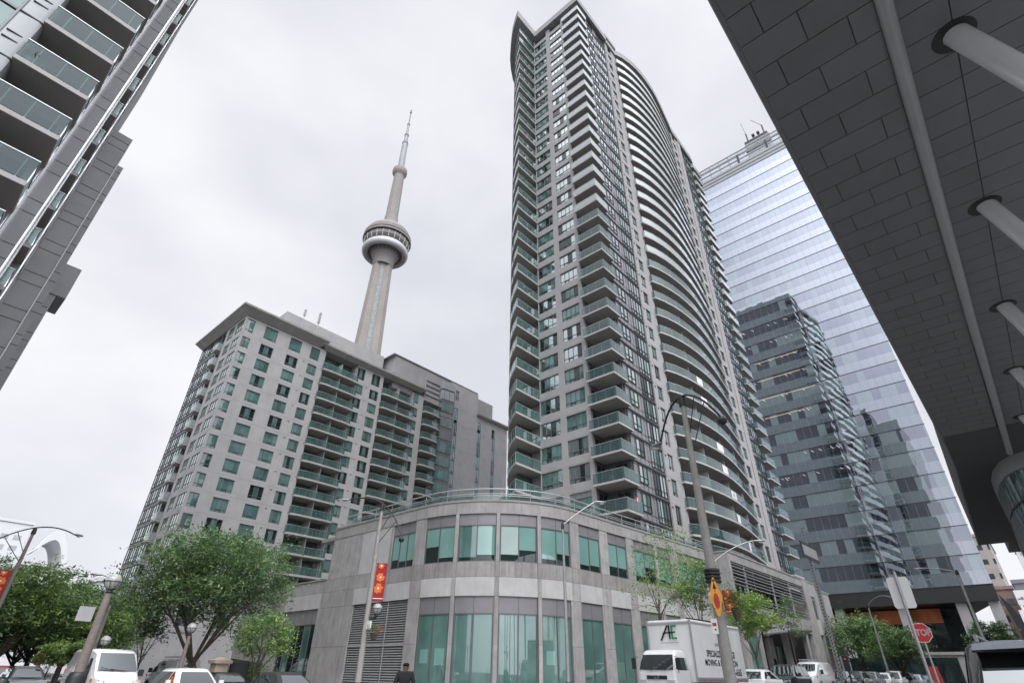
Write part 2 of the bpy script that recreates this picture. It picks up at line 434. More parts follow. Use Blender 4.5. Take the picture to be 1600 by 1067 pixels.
    surf('pole_conc', (0.34, 0.33, 0.31), 0.85, var=0.1, scale=5, bump=0.2)
    surf('pole_brown', (0.22, 0.19, 0.17), 0.85, var=0.12, scale=5, bump=0.3)
    surf('galv', (0.38, 0.39, 0.4), 0.45, 0.6, var=0.08, scale=6)
    surf('black_metal', (0.03, 0.032, 0.035), 0.45, 0.2, var=0.1, scale=5)
    surf('lamp_white', (0.8, 0.8, 0.78), 0.3, var=0.03)
    surf('sign_red', (0.55, 0.02, 0.03), 0.4, var=0.03)
    surf('sign_white', (0.78, 0.78, 0.78), 0.4, var=0.03)
    surf('sign_back', (0.48, 0.48, 0.49), 0.4, 0.5, var=0.05, scale=3)
    surf('sign_orange', (0.85, 0.36, 0.03), 0.5, var=0.03)
    surf('banner_red', (0.32, 0.01, 0.015), 0.7, var=0.08, scale=3)
    surf('banner_orange', (0.72, 0.17, 0.03), 0.7, var=0.1, scale=3)
    surf('copper', (0.75, 0.24, 0.09), 0.35, 0.3, var=0.25, scale=0.35)
    rail_glass('globe_glass', (0.85, 0.87, 0.85), (0.7, 0.7, 0.68), 0.55, 1.5, 0.04)
    surf('tyre', (0.02, 0.02, 0.02), 0.9, var=0.1)
    surf('rim', (0.45, 0.46, 0.48), 0.3, 0.8, var=0.05)
    surf('car_white', (0.78, 0.79, 0.8), 0.25, var=0.02, coat=0.8)
    surf('car_black', (0.012, 0.013, 0.016), 0.25, var=0.02, coat=1.0)
    surf('car_navy', (0.02, 0.026, 0.045), 0.25, 0.3, var=0.02, coat=1.0)
    surf('car_grey', (0.16, 0.17, 0.18), 0.3, 0.5, var=0.02, coat=0.8)
    surf('car_silver', (0.48, 0.49, 0.5), 0.3, 0.6, var=0.02, coat=0.8)
    surf('car_red', (0.35, 0.015, 0.02), 0.25, var=0.02, coat=0.8)
    surf('plastic_black', (0.025, 0.025, 0.027), 0.6, var=0.05)
    glassy('car_glass', (0.012, 0.016, 0.018), (0.008, 0.01, 0.011), ior=1.7, wav=0.0, f0=0.22)
    surf('headlight', (0.6, 0.62, 0.65), 0.1, 0.3, var=0.05, coat=1.0)
    surf('taillight', (0.45, 0.01, 0.012), 0.2, var=0.05, coat=1.0)
    surf('amber', (0.75, 0.18, 0.02), 0.2, var=0.05, coat=1.0)
    surf('truck_white', (0.74, 0.745, 0.75), 0.4, var=0.04, scale=1.5, coat=0.3)
    surf('truck_grey', (0.4, 0.4, 0.41), 0.5, 0.2, var=0.06)
    surf('ink_black', (0.015, 0.015, 0.015), 0.6, var=0)
    surf('ink_green', (0.01, 0.25, 0.09), 0.6, var=0)
    surf('skin', (0.16, 0.085, 0.055), 0.6, var=0.05)
    surf('jacket', (0.018, 0.018, 0.022), 0.8, var=0.1, scale=8)
    surf('trousers', (0.03, 0.03, 0.04), 0.85, var=0.1, scale=8)
    surf('hair', (0.01, 0.008, 0.007), 0.8, var=0.1, scale=20)
    surf('soil', (0.09, 0.06, 0.04), 0.95, var=0.2)
    surf('beige', (0.42, 0.39, 0.36), 0.85, var=0.08, scale=0.3)
    surf('brick', (0.30, 0.21, 0.19), 0.85, var=0.15, scale=0.5)
    surf('pale', (0.66, 0.67, 0.69), 0.85, var=0.04, scale=0.1)
    surf('pale_win', (0.42, 0.44, 0.47), 0.5, var=0.1, scale=0.3)
    surf('stone_booth', (0.42, 0.34, 0.29), 0.85, var=0.1)
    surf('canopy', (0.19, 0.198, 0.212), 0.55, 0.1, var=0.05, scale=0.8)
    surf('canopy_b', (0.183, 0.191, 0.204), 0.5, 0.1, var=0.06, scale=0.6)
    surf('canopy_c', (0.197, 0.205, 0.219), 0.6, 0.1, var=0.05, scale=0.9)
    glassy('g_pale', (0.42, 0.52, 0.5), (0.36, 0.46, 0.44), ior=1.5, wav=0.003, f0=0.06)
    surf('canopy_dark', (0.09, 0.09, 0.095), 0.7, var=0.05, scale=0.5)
    surf('canopy_rib', (0.42, 0.43, 0.45), 0.4, 0.2, var=0.03)
    surf('column_paint', (0.85, 0.86, 0.88), 0.3, 0.1, var=0.03)
    surf('black_clad', (0.02, 0.021, 0.023), 0.5, var=0.1, scale=0.5)
    emit('ceiling_light', (1.0, 0.78, 0.42), 0.9)
    emit('ceiling_cool', (0.95, 0.97, 1.0), 1.1)
    surf('louver', (0.42, 0.42, 0.43), 0.5, 0.3, var=0.05)
    surf('furniture', (0.5, 0.05, 0.04), 0.6, var=0.1)
    surf('yellow_paint', (0.6, 0.45, 0.05), 0.6, var=0.1)
    surf('purple', (0.16, 0.02, 0.1), 0.7, var=0.1)
def more_materials():
    glassy('g_lobby', (0.03, 0.035, 0.04), (0.012, 0.015, 0.016), ior=1.5, wav=0.01)
    glassy('g_drum', (0.16, 0.22, 0.22), (0.09, 0.14, 0.145), ior=1.7, wav=0.01)
    glassy('g_cn', (0.29, 0.31, 0.31), (0.22, 0.24, 0.24), ior=1.2, wav=0)
    mirror('mirror_dark', (0.02, 0.03, 0.034), (0.58, 0.62, 0.72), 0.60)
    mirror('mirror_light', (0.22, 0.29, 0.30), (0.58, 0.62, 0.71), 0.50)
    mirror('mirror_span', (0.15, 0.20, 0.215), (0.68, 0.71, 0.81), 0.58)
    rail_glass('screen_glass', (0.8, 0.85, 0.9), (0.6, 0.63, 0.66), 0.5, 1.5, 0.1)
def more_materials2():
    emit('signal_red', (1.0, 0.12, 0.03), 0.7)
# ================================================================== the condominium tower over the corner podium
def arcpts(cx, cy, r, a0, a1, n):
    return [(cx + r * math.cos(R(a0 + (a1 - a0) * i / n)), cy + r * math.sin(R(a0 + (a1 - a0) * i / n))) for i in range(n + 1)]

def build_tower():
    T = Thing('apartment_tower', (60, 30, 0.3), 'tallest grey apartment tower with white curved balconies rising above the rounded podium', 'tower')
    XF, YF = 43.9, 25.1
    P = Path([(XF, 35.1), (XF, YF), (91.5, YF)])
    sx = lambda x: 10.0 + (x - XF)
    SB = lambda k: 14.1 + 2.85 * k
    ZB, ZT = 11.9, 105.3
    # ---- openings
    A0, A1 = 35.1 - 31.4, 35.1 - 28.75      # near window column on the left face
    B0, B1 = 35.1 - 35.0, 35.1 - 32.2
    ks = list(range(-1, 32))
    hole = lambda k: (SB(k) + 0.95, SB(k) + 2.8) if k > 0 else ((SB(0) + 0.75, SB(0) + 2.8) if k == 0 else (12.3, 13.7))
    colA = [hole(k) for k in ks if k <= 31]; colA = [h for h in colA if h[1] < 105.3]
    C0, C1 = sx(53.9), sx(55.15); E0, E1 = sx(80.3), sx(81.7)
    w = MB()
    wall_holes(w, P, 0, 35.1 - 28.2, ZB, ZT, [(A0, A1, colA), (B0, B1, colA)], 'conc_tower', 0.4)
    # pier with the small windows, pier at the far end, both a little proud
    for (a, b, c0, c1) in ((sx(53.0), sx(56.4), C0, C1), (sx(79.9), sx(82.6), E0, E1)):
        wall_holes(w, P, a, b, ZB, ZT, [(c0, c1, colA)], 'conc_tower', 0.5, 0.14)
    w.ribbon(P, sx(82.6), sx(84.1), -0.4, 0.3, ZB, ZT, 'conc_tower')
    w.ribbon(P, sx(56.4), sx(56.9), -1.6, 0.14, ZB, ZT, 'conc_tower'); w.ribbon(P, sx(79.4), sx(79.9), -1.6, 0.14, ZB, ZT, 'conc_tower')
    # balcony recess walls
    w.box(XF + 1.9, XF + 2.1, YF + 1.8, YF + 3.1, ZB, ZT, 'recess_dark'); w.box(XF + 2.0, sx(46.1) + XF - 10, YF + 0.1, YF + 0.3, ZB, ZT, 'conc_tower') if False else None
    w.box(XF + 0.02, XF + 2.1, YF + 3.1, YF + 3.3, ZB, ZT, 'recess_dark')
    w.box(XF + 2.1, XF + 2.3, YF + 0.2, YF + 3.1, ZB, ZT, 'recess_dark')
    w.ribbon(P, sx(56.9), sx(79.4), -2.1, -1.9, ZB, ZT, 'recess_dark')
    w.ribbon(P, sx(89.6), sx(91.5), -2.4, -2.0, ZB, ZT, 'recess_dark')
    w.box(XF + 0.6, 91.3, YF + 3.4, 36.8, ZB, ZT, 'conc_tower'); w.box(53, 91.3, 36.8, 48, ZB, ZT, 'conc_tower')
    w.box(91.3, 91.5, YF + 2.4, 48, ZB, ZT, 'conc_tower')
    # spandrel joints on the left face
    for k in range(0, 32):
        z = SB(k) + 0.05
        w.ribbon(P, A0, A1, -0.001, 0.006, z, z + 0.018, 'joint_conc'); w.ribbon(P, B0, B1, -0.001, 0.006, z, z + 0.018, 'joint_conc')
        w.ribbon(P, sx(53.0), sx(56.4), 0.139, 0.146, z, z + 0.018, 'joint_conc')
        w.ribbon(P, sx(82.6), sx(84.1), 0.299, 0.306, z, z + 0.018, 'joint_conc')
    # wing body behind the lens-shaped balconies
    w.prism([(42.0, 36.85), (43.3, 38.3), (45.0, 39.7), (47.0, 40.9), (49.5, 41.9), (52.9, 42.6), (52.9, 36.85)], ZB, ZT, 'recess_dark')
    T.part('wall', w)
    # ---- small windows: exhausts beside the small windows
    ex = MB()
    for k in range(-1, 31):
        z = SB(k) + 2.35
        ex.ribbon(P, sx(53.2), sx(53.45), 0.141, 0.2, z, z + 0.14, 'dark_frame')
        ex.ribbon(P, sx(80.05), sx(80.2), 0.141, 0.2, z, z + 0.14, 'dark_frame')
    T.part('vent', ex)
    # ---- windows
    for k in ks:
        h = hole(k)
        if h[1] > 105: continue
        up = k > 13
        head = 0.55 if k == 0 else 0.0
        gA = 'g_up' if k > 9 else rnd.choice(['g_up', 'g_teal', 'g_up'])
        gB = 'g_teal' if k > 1 else 'g_green'
        if k <= 0: gA = 'g_green'
        mats = [rnd.choice([gA, gA, gA, 'g_dark' if k < 24 else gA]) for _ in range(4)]
        g, f = win(P, A0, A1, h[0], h[1], 4, 0.5 if k >= 0 else 0, mats if k > 0 else gA, 0.16, 0.055, head=head, awn=1)
        T.cand('window', g, [('frame', f)], pr=100 - k)
        mats = [rnd.choice(['g_teal', 'g_teal', 'g_dark', 'g_up']) for _ in range(4)] if k > 0 else 'g_green'
        g, f = win(P, B0, B1, h[0], h[1], 4, 0.5 if k >= 0 else 0, mats, 0.16, 0.055, head=head, awn=1)
        T.cand('window', g, [('frame', f)], pr=100 - k)
        g, f = win(P, C0, C1, h[0], h[1], 2, 0.5 if k >= 0 else 0, rnd.choice(['g_teal', 'g_dark', 'g_up']), 0.02, 0.05, awn=0)
        T.cand('window', g, [('frame', f)], pr=80 - k)
        g, f = win(P, E0, E1, h[0], h[1], 2, 0.5 if k >= 0 else 0, rnd.choice(['g_teal', 'g_dark']), 0.02, 0.05)
        T.cand('window', g, [('frame', f)], pr=20 - k)
    # ---- curtain walls (one per storey): grey metal panels, windows, dark grid
    for k in ks:
        z0 = SB(k); z1 = z0 + 2.85
        if z0 < ZB: z0 = ZB
        for (xa, xb, wins, pr) in ((46.25, 53.0, ((47.3, 48.9), (50.2, 52.85)), 50), (84.1, 89.6, ((84.4, 86.6), (87.0, 89.5)), 10)):
            a, b = sx(xa), sx(xb)
            c = MB(); c.ribbon(P, a, b, -0.3, -0.06, z0, z1, 'curtain_grey')
            fr = MB(); panes = []
            for j, (wa, wb) in enumerate(wins):
                n = max(2, round((wb - wa) / 0.75)); za = SB(k) + (0.9 if j == 0 else 0.35); zb = SB(k) + 2.7
                if za < ZB: za = ZB + .2
                gl = MB(); panes.append(('pane', gl))
                for i in range(n):
                    s0 = sx(wa) + (wb - wa) * i / n; s1 = sx(wa) + (wb - wa) * (i + 1) / n
                    m = rnd.choice(['g_curt', 'g_curt', 'g_dark', 'g_green']) if k < 8 else rnd.choice(['g_curt', 'g_curt', 'g_up', 'g_up', 'g_curt'])
                    gl.ribbon(P, s0, s1, -0.055, -0.035, za, zb, m)
                for i in range(n + 1):
                    s0 = sx(wa) + (wb - wa) * i / n
                    fr.ribbon(P, s0 - 0.03, s0 + 0.03, -0.03, 0.03, za, zb, 'dark_frame')
                fr.ribbon(P, sx(wa), sx(wb), -0.028, 0.025, za - 0.03, za + 0.03, 'dark_frame')
                fr.ribbon(P, sx(wa), sx(wb), -0.029, 0.02, za + 0.55, za + 0.6, 'dark_frame')
                fr.ribbon(P, sx(wa), sx(wb), -0.028, 0.025, zb - 0.03, zb + 0.03, 'dark_frame')
            # panel joints as a dark grid
            n = round((xb - xa) / 0.8)
            for i in range(n + 1):
                s0 = a + (b - a) * i / n; fr.ribbon(P, s0 - 0.022, s0 + 0.022, -0.034, -0.022, z0, z1, 'dark_frame')
            fr.ribbon(P, a, b, -0.033, 0.05, SB(k) - 0.06 if k >= 0 else ZB, SB(k) + 0.1 if k >= 0 else ZB + 0.05, 'dark_frame')
            fr.ribbon(P, a, b, -0.0335, -0.02, SB(k) + 0.72, SB(k) + 0.76, 'dark_frame') if k >= 0 else None
            fr.ribbon(P, a, b, -0.0335, -0.019, z1 - 0.3, z1 - 0.26, 'dark_frame')
            c.merge(MB())
            T.cand('curtain_wall', c, panes + [('mullion', fr)], pr=pr - k)
    # ---- corner balconies
    for k in range(-1, 32):
        z = SB(k)
        if z < 11: continue
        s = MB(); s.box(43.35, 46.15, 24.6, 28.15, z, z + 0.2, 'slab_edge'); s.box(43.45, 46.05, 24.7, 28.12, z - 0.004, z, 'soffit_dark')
        bp = Path([(43.37, 28.15), (43.37, 24.62), (46.13, 24.62), (46.13, 25.1)])
        white = k >= 14  # upper railings take the whitened glass that imitates reflected sky
        g, f = rail(bp, 0.0, bp.L, z + 0.2, 1.07, 0.0, 'rail_clear' if not white else 'rail_whitened', 1.18)
        T.cand('corner_balcony', s, [('glass_railing', g), ('handrail', f)], pr=90 - k)
        # sliding door in the recess
        d = MB(); d.box(45.72, 45.79, 25.6, 26.8, z + 0.25, z + 2.4, 'g_dark'); df = MB(); df.box(45.68, 45.72, 26.17, 26.23, z + 0.25, z + 2.4, 'frame')
        d.box(44.3, 45.6, 28.13, 28.19, z + 0.25, z + 2.4, 'g_dark'); df.box(44.92, 44.98, 28.09, 28.13, z + 0.25, z + 2.4, 'frame')
        T.cand('balcony_door', d, [('frame', df)], pr=90 - k)
    # ---- long curved balconies
    cp = [(56.45, 24.95), (56.45, 24.55), (58.0, 24.0), (60, 23.55), (62, 23.28), (64, 23.15), (66, 23.12), (68, 23.2), (70, 23.4), (72, 23.65), (74, 23.95), (76, 24.25), (78, 24.6), (79.85, 24.95)]
    CP = Path(cp)
    for k in range(-1, 32):
        z = SB(k) if k >= 0 else 11.35 + 0.35
        if k < 0: z = 12.2
        if z > 103: continue
        poly = cp[1:] + [(79.4, 27.0), (56.9, 27.0)]
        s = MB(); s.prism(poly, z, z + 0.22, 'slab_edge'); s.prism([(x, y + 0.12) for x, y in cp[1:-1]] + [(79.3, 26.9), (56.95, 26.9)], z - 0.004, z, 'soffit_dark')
        g, f = rail(CP, 0.05, CP.L, z + 0.22, 1.07, -0.03, 'rail_clear' if k < 14 else 'rail_whitened', 1.3)
        more = []
        for x in (62.3, 68.1, 73.9):
            y = 23.6 + abs(x - 66) * 0.08
            dv = MB(); more.append(('divider', dv)); dv.box(x - 0.05, x + 0.05, y + 0.1, 26.95, z + 0.22, z + 2.85, 'slab_edge')
        for x in (58.5, 64.5, 70.3, 76):
            dr = MB(); more.append(('glass_door', dr)); dr.box(x, x + 2.6, 26.92, 26.98, z + 0.3, z + 2.45, 'g_dark')
        subs = [('glass_railing', g), ('handrail', f)] + more
        T.cand('curved_balcony', s, subs, pr=70 - k)
    # things hung on the curved balconies: white cloths
    for (k, x0, x1, h) in ((1, 66.6, 67.6, 0.95), (2, 66.2, 67.9, 0.9), (3, 65.0, 66.6, 1.0), (4, 64.6, 66.6, 0.95), (6, 62.6, 64.2, 1.0), (7, 62.4, 63.9, 1.0), (0, 69.0, 69.8, 1.0)):
        z = SB(k) + 0.25
        m = MB(); a = min(CP.s, key=lambda q: abs(CP.at(q).x - x0))
        s0 = x0 - 56.45 + 0.6; s1 = s0 + (x1 - x0)
        m.ribbon(CP, s0, s1, 0.0, 0.02, z, z + h, 'white_trim')
        subs = []
        if k == 2:
            t = MB(); zc = z + 0.45
            sm = (s0 + s1) / 2
            for q in (-0.22, 0.22): t.ribbon(CP, sm + q - 0.05, sm + q + 0.05, 0.021, 0.03, zc - 0.28, zc + 0.28, 'ink_black')
            t.ribbon(CP, sm - 0.17, sm + 0.17, 0.021, 0.03, zc - 0.045, zc + 0.045, 'ink_black'); subs = [('lettering', t)]
        T.part('privacy_sheet', m, subs, label=('white sheet with a black letter H on a lower curved balcony' if k == 2 else 'white sheet tied behind a curved balcony railing'))
    # ---- wing balconies (pointed, curving away)
    wp = [(43.86, 35.0), (39.65, 35.0), (40.4, 36.2), (41.6, 37.75), (43.2, 39.35), (44.6, 40.6), (46.4, 41.9), (48.6, 43.0), (51.0, 43.8), (52.9, 44.2)]
    WP = Path([(52.9, 44.2), (51.0, 43.8), (48.6, 43.0), (46.4, 41.9), (44.6, 40.6), (43.2, 39.35), (41.6, 37.75), (40.4, 36.2), (39.65, 35.0), (43.86, 35.0)])
    for k in range(0, 32):
        z = SB(k)
        if k == 0: continue
        s = MB(); s.prism(wp + [(52.9, 36.0), (43.86, 36.0)], z, z + 0.22, 'slab_edge')
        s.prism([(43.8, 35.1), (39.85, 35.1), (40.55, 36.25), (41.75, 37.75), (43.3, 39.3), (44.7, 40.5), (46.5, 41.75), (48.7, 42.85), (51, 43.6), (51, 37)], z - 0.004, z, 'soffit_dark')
        g, f = rail(WP, 0.05, WP.L - 0.02, z + 0.22, 1.07, -0.02, 'rail_teal', 1.05)
        sc_ = MB(); sc_.box(40.3, 43.8, 35.06, 35.1, z - 0.45, z - 0.01, 'rail_teal') if False else None
        d = MB(); d.box(42.1, 43.7, 36.84, 36.9, z + 0.25, z + 2.4, rnd.choice(['g_teal', 'g_dark', 'g_green']))
        T.cand('wing_balcony', s, [('glass_railing', g), ('handrail', f), ('glass_door', d)], pr=60 - k)
    # ---- end balconies, far right
    for k in range(-1, 32):
        z = SB(k)
        if k < 0: z = 12.0
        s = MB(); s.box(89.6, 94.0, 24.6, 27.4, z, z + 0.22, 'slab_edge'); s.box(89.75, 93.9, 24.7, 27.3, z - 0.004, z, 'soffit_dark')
        ep = Path([(89.62, 25.1), (89.62, 24.62), (93.98, 24.62), (93.98, 27.4)])
        g, f = rail(ep, 0.0, ep.L, z + 0.22, 1.07, 0.0, 'rail_clear' if k < 16 else 'rail_whitened', 1.2)
        T.cand('end_balcony', s, [('glass_railing', g), ('handrail', f)], pr=30 - k)
    # ---- roof
    r = MB()
    r.prism([(43.3, 35.1), (43.3, 24.5), (53.0, 24.5), (53.0, 24.7), (56.4, 24.7), (58.0, 24.0), (60, 23.45), (62, 23.1), (64, 22.95), (66, 22.92), (68, 22.95), (70, 23.1), (72, 23.35), (74, 23.65), (76, 23.95), (78, 24.25), (80, 24.6), (90, 24.75), (91.6, 25.0), (91.6, 48), (53.3, 48), (53.3, 35.1)], 105.3, 106.85, 'conc_left')
    r.prism([(43.9, 34.35), (38.3, 34.35), (38.9, 35.5), (40.0, 37.15), (41.7, 39.1), (43.6, 41.0), (45.2, 42.2), (47.2, 43.4), (50, 44.4), (53.2, 45), (53.2, 35.12), (43.96, 35.12)], 105.25, 107.2, 'conc_left')
    r.box(52.9, 56.6, 24.5, 26, 106.85, 107.7, 'conc_left')
    T.part('roof', r)
    p = MB(); p.box(58, 84, 30, 44, 106.85, 111, 'conc_left'); T.part('penthouse', p)
    # red-and-white hanging cloth on the low corner balcony
    c = MB()
    for i in range(5):
        x = 45.1 + 0.09 * i
        c.add([(x, 24.72, 15.75), (x + 0.09, 24.68 + 0.05 * (i % 2), 15.75), (x + 0.12, 24.72, 14.55), (x - 0.02, 24.7, 14.6)], [(0, 1, 2, 3)], 'furniture' if i < 3 else 'white_trim')
    T.part('hanging_cloth', c)
    T.done()
    return T

# ================================================================== podium
PODP = [(26.6, 60.0), (26.6, 45.0)] + arcpts(35.2, 33.1, 8.6, 180, 270, 22) + [(57.0, 23.3)]
def build_podium():
    T = Thing('podium_building', (32, 32, 0.1), 'low grey stone podium with a rounded corner and teal windows beneath the tallest apartment tower', 'building')
    P = Path(PODP); AR = 26.9          # s of the arc start (Y=33.1)
    S = lambda s: AR + s
    W = MB(); Wb = MB(); J = MB()
    upper = [(-3.3, -0.54, 3), (0.68, 3.33, 2), (3.62, 6.38, 2), (6.7, 9.44, 2), (9.76, 12.45, 2), (13.5, 16.16, 2), (17.26, 19.9, 2), (21.0, 24.3, 2), (24.75, 27.0, 2), (28.3, 33.2, 3)]
    ground = [(0.68, 3.3, 2), (3.62, 6.35, 2), (6.7, 9.44, 2), (9.76, 12.3, 2), (13.45, 16.0, 2), (17.26, 19.75, 2), (21.0, 24.3, 2), (25.0, 27.4, 2), (28.3, 33.2, 3)]
    lou = (-7.5, -0.6); leftw = (-18.3, -12.6)
    END = P.L - AR
    # backing (dark joints) with the openings left out, then proud panels in front of it
    hu = [(a, b) for a, b, _ in upper]; hg = [(a, b) for a, b, _ in ground] + [lou, leftw]
    def blocks(z0, z1, cuts, holes, mat, s0=-26.9, s1=END, n1=0.0):
        pts = sorted(set([s0, s1] + [c for c in cuts if s0 < c < s1] + [q for h in holes for q in h if s0 < q < s1]))
        for a, b in zip(pts[:-1], pts[1:]):
            mid = (a + b) / 2
            if any(h[0] < mid < h[1] for h in holes) or b - a < 0.03: continue
            m = mat(mid) if callable(mat) else mat
            if m == 'conc_pod': m = rnd.choice(['conc_pod', 'conc_pod', 'conc_pod_b', 'conc_pod_c']) if z0 < 7 else ('conc_pod_c' if z0 < 8 and mid > -3.3 else rnd.choice(['conc_pod', 'conc_pod_b']))
            W.ribbon(P, S(a) + 0.008, S(b) - 0.008, -0.08, n1 if not callable(n1) else n1(mid), z0 + 0.008, z1 - 0.008, m)
            Wb.ribbon(P, S(a), S(b), -0.45, -0.081, z0, z1, 'joint_conc')
    HI = -11.95
    piers = [-0.55, 0.66, 3.33, 3.6, 6.4, 6.68, 9.46, 9.74, 12.47, 13.4, 16.1, 17.2, 19.9, 20.9, 24.4, 27.1, 28.2, 33.3]
    cutsL = [-21, -18.4, -12.4, -7.6] + piers
    narrow = lambda m: (0.05 if (3.33 < m < 3.6 or 6.38 < m < 6.7 or 9.44 < m < 9.75) else 0.0)
    blocks(0.0, 0.45, cutsL, hg, 'conc_cap')
    blocks(0.45, 3.1, cutsL, hg, 'conc_pod', n1=narrow); blocks(3.1, 5.95, cutsL, hg, 'conc_pod', n1=narrow)
    def band(m):
        if 3.3 < m < 3.62 or 6.36 < m < 6.7 or 9.44 < m < 9.76: return 'conc_pod'
        if -18.4 < m < -12.4 or -7.6 < m < -5.8 or -3.3 < m < -0.6: return 'conc_pod_light'
        for a, b in ((0.66, 12.47), (13.4, 16.1), (17.2, 19.9), (20.9, 24.4), (25, 27.1), (28.2, 33.3)):
            if a < m < b: return 'conc_pod_light'
        return 'conc_pod'
    blocks(5.95, 7.15, cutsL + [-5.8, -3.3], [], band, n1=narrow)
    blocks(7.15, 8.15, cutsL + [-3.3], [], 'conc_pod', s0=-26.9, n1=narrow)
    blocks(8.15, 11.45, cutsL[3:] + [HI, -7.43, -5.7, -5.15, -3.6], hu, lambda m: 'conc_pod_light' if (-7.43 < m < -5.7 or -5.15 < m < -3.6) else 'conc_pod', s0=HI, n1=narrow)
    W.ribbon(P, S(HI), S(END), -0.5, 0.03, 11.45, 12.3, 'conc_pod'); W.ribbon(P, S(HI) - 0.02, S(END), -0.55, 0.08, 12.3, 12.45, 'conc_cap')
    W.ribbon(P, 0, S(HI), -0.55, 0.06, 8.15, 8.27, 'conc_cap')
    for c in piers[::2]: W.ribbon(P, S(c) - 0.01, S(c) + 0.01, 0.031, 0.034, 11.45, 12.3, 'joint_conc')
    # body and roof deck behind the walls
    W.box(27.3, 43, 45.05, 60, 0, 8.1, 'conc_cap')
    W.box(27.2, 44, 44.9, 45.0, 8.1, 12.4, 'conc_pod')
    deck = [(27.05, 45.0)] + arcpts(35.2, 33.1, 8.15, 180, 270, 16) + [(57, 23.8), (95, 23.8), (95, 48), (44, 48), (27.05, 48)]
    W.prism(deck, 11.6, 11.88, 'conc_cap')
    # the projecting bay with the grille, and the end blocks
    Q = Path([(57.0, 23.3), (57.0, 21.6), (94.0, 21.6)]); q = lambda x: 1.7 + (x - 57.0)
    W.ribbon(Q, 0, q(57.5), -0.4, 0.0, 0, 12.3, 'conc_pod')
    W.ribbon(Q, q(57.5), q(80.5), -0.4, 0, 11.5, 12.3, 'conc_pod'); W.ribbon(Q, 0, q(86), -0.45, 0.06, 12.3, 12.45, 'conc_cap')
    W.ribbon(Q, q(57.5), q(80.5), -0.4, 0, 6.1, 7.6, 'conc_pod'); W.ribbon(Q, q(57.5), q(80.5), 0.0, 0.012, 6.84, 6.86, 'joint_conc')
    W.ribbon(Q, q(80.5), q(83.0), -0.4, 0.05, 0, 12.3, 'conc_pod'); W.ribbon(Q, q(84.6), q(86), -0.4, 0.0, 0, 12.3, 'conc_pod')
    W.ribbon(Q, q(83.0), q(84.6), -0.4, 0.0, 10.6, 12.3, 'conc_pod'); W.ribbon(Q, q(83.0), q(84.6), -0.4, 0.0, 6.2, 7.9, 'conc_pod_light')
    W.ribbon(Q, q(83.0), q(84.6), -0.42, -0.3, 0.3, 6.2, 'conc_pod')
    W.ribbon(Q, q(86), q(92), -0.4, 0.0, 6.4, 11.6, 'conc_pod'); W.ribbon(Q, q(86), q(92.2), -0.5, 0.08, 11.6, 11.8, 'conc_cap')
    W.ribbon(Q, q(86), q(87.2), -0.4, 0.0, 0, 6.4, 'conc_pod'); W.ribbon(Q, q(89.2), q(90.2), -0.4, 0.0, 0, 6.4, 'conc_pod'); W.ribbon(Q, q(91.6), q(92.6), -0.4, 0.0, 0, 6.4, 'conc_pod')
    W.ribbon(Q, q(87.2), q(91.6), -0.4, -0.05, 5.0, 6.4, 'conc_pod_light')
    W.box(92.2, 94, 21.6, 30, 6.6, 7.4, 'conc_pod'); W.box(93.2, 94, 21.6, 22.4, 0.5, 6.6, 'conc_pod')
    W.box(57.4, 92, 24.6, 25.0, 0, 11.8, 'recess_dark'); W.box(57.4, 80.5, 22.0, 24.6, 6.3, 6.5, 'soffit_dark'); W.box(57.4, 80.5, 22.0, 24.6, 11.55, 11.6, 'soffit_dark')
    for x in (57.5, 61.2, 69.5, 76.8, 79.6):
        W.ribbon(Q, q(x), q(x) + 0.9, -0.5, -0.02, 0, 6.1, 'conc_pod')
    T.part('wall', W.merge(Wb))
    # windows
    for i, (a, b, n) in enumerate(upper):
        lows = [rnd.uniform(0.3, 0.85) for _ in range(n)]
        if i == 1: lows = [1.15, 0.35]
        if i == 7: lows = [0.5, 1.3]
        g, f = win(P, S(a), S(b), 8.15, 11.45, n, 0, {3: ['g_pale', 'g_blind'], 2: ['g_shop', 'g_blind']}.get(i, 'g_blind'), 0.14, 0.07, head=0.78, low=lows)
        T.part('upper_window', g, [('frame', f)])
    for i, (a, b, n) in enumerate(ground):
        g, f = win(P, S(a), S(b), 0.1, 5.95, n, 0, ['g_shop', 'g_shop', 'g_shop'][:n], 0.16, 0.08, head=1.03)
        subs = [('frame', f)]
        pa = MB()
        if i in (0, 3):
            s0 = S(a) + 0.35; pa.ribbon(P, s0, s0 + 0.7, -0.155, -0.15, 2.0, 2.8, 'g_blind')
            if i == 0: pa.ribbon(P, s0 + 1.25, s0 + 2.0, -0.155, -0.15, 1.9, 2.85, 'g_blind')
            subs.append(('poster', pa))
        T.part('shop_window', g, subs)
    g, f = win(P, S(leftw[0]), S(leftw[1]), 0.45, 5.95, 6, 0, ['g_dark', 'g_teal', 'g_dark'], 0.2, 0.06, head=1.1)
    T.part('left_window', g, [('frame', f)])
    # louvre screen
    l = MB(); l.ribbon(P, S(lou[0]), S(lou[1]), -0.4, -0.35, 0.3, 5.95, 'joint')
    z = 0.38
    while z < 5.9:
        a0, b0 = S(lou[0]) + 0.05, S(lou[1]) - 0.05
        p0 = P.at(a0, -0.1); p1 = P.at(b0, -0.1)
        l.hexa([(p0.x, p0.y, z), (p1.x, p1.y, z), (p1.x + 0.12, p1.y, z + 0.075), (p0.x + 0.12, p0.y, z + 0.075)], [(p0.x, p0.y, z + 0.035), (p1.x, p1.y, z + 0.035), (p1.x + 0.12, p1.y, z + 0.105), (p0.x + 0.12, p0.y, z + 0.105)], 'louver')
        z += 0.155
    lf = MB()
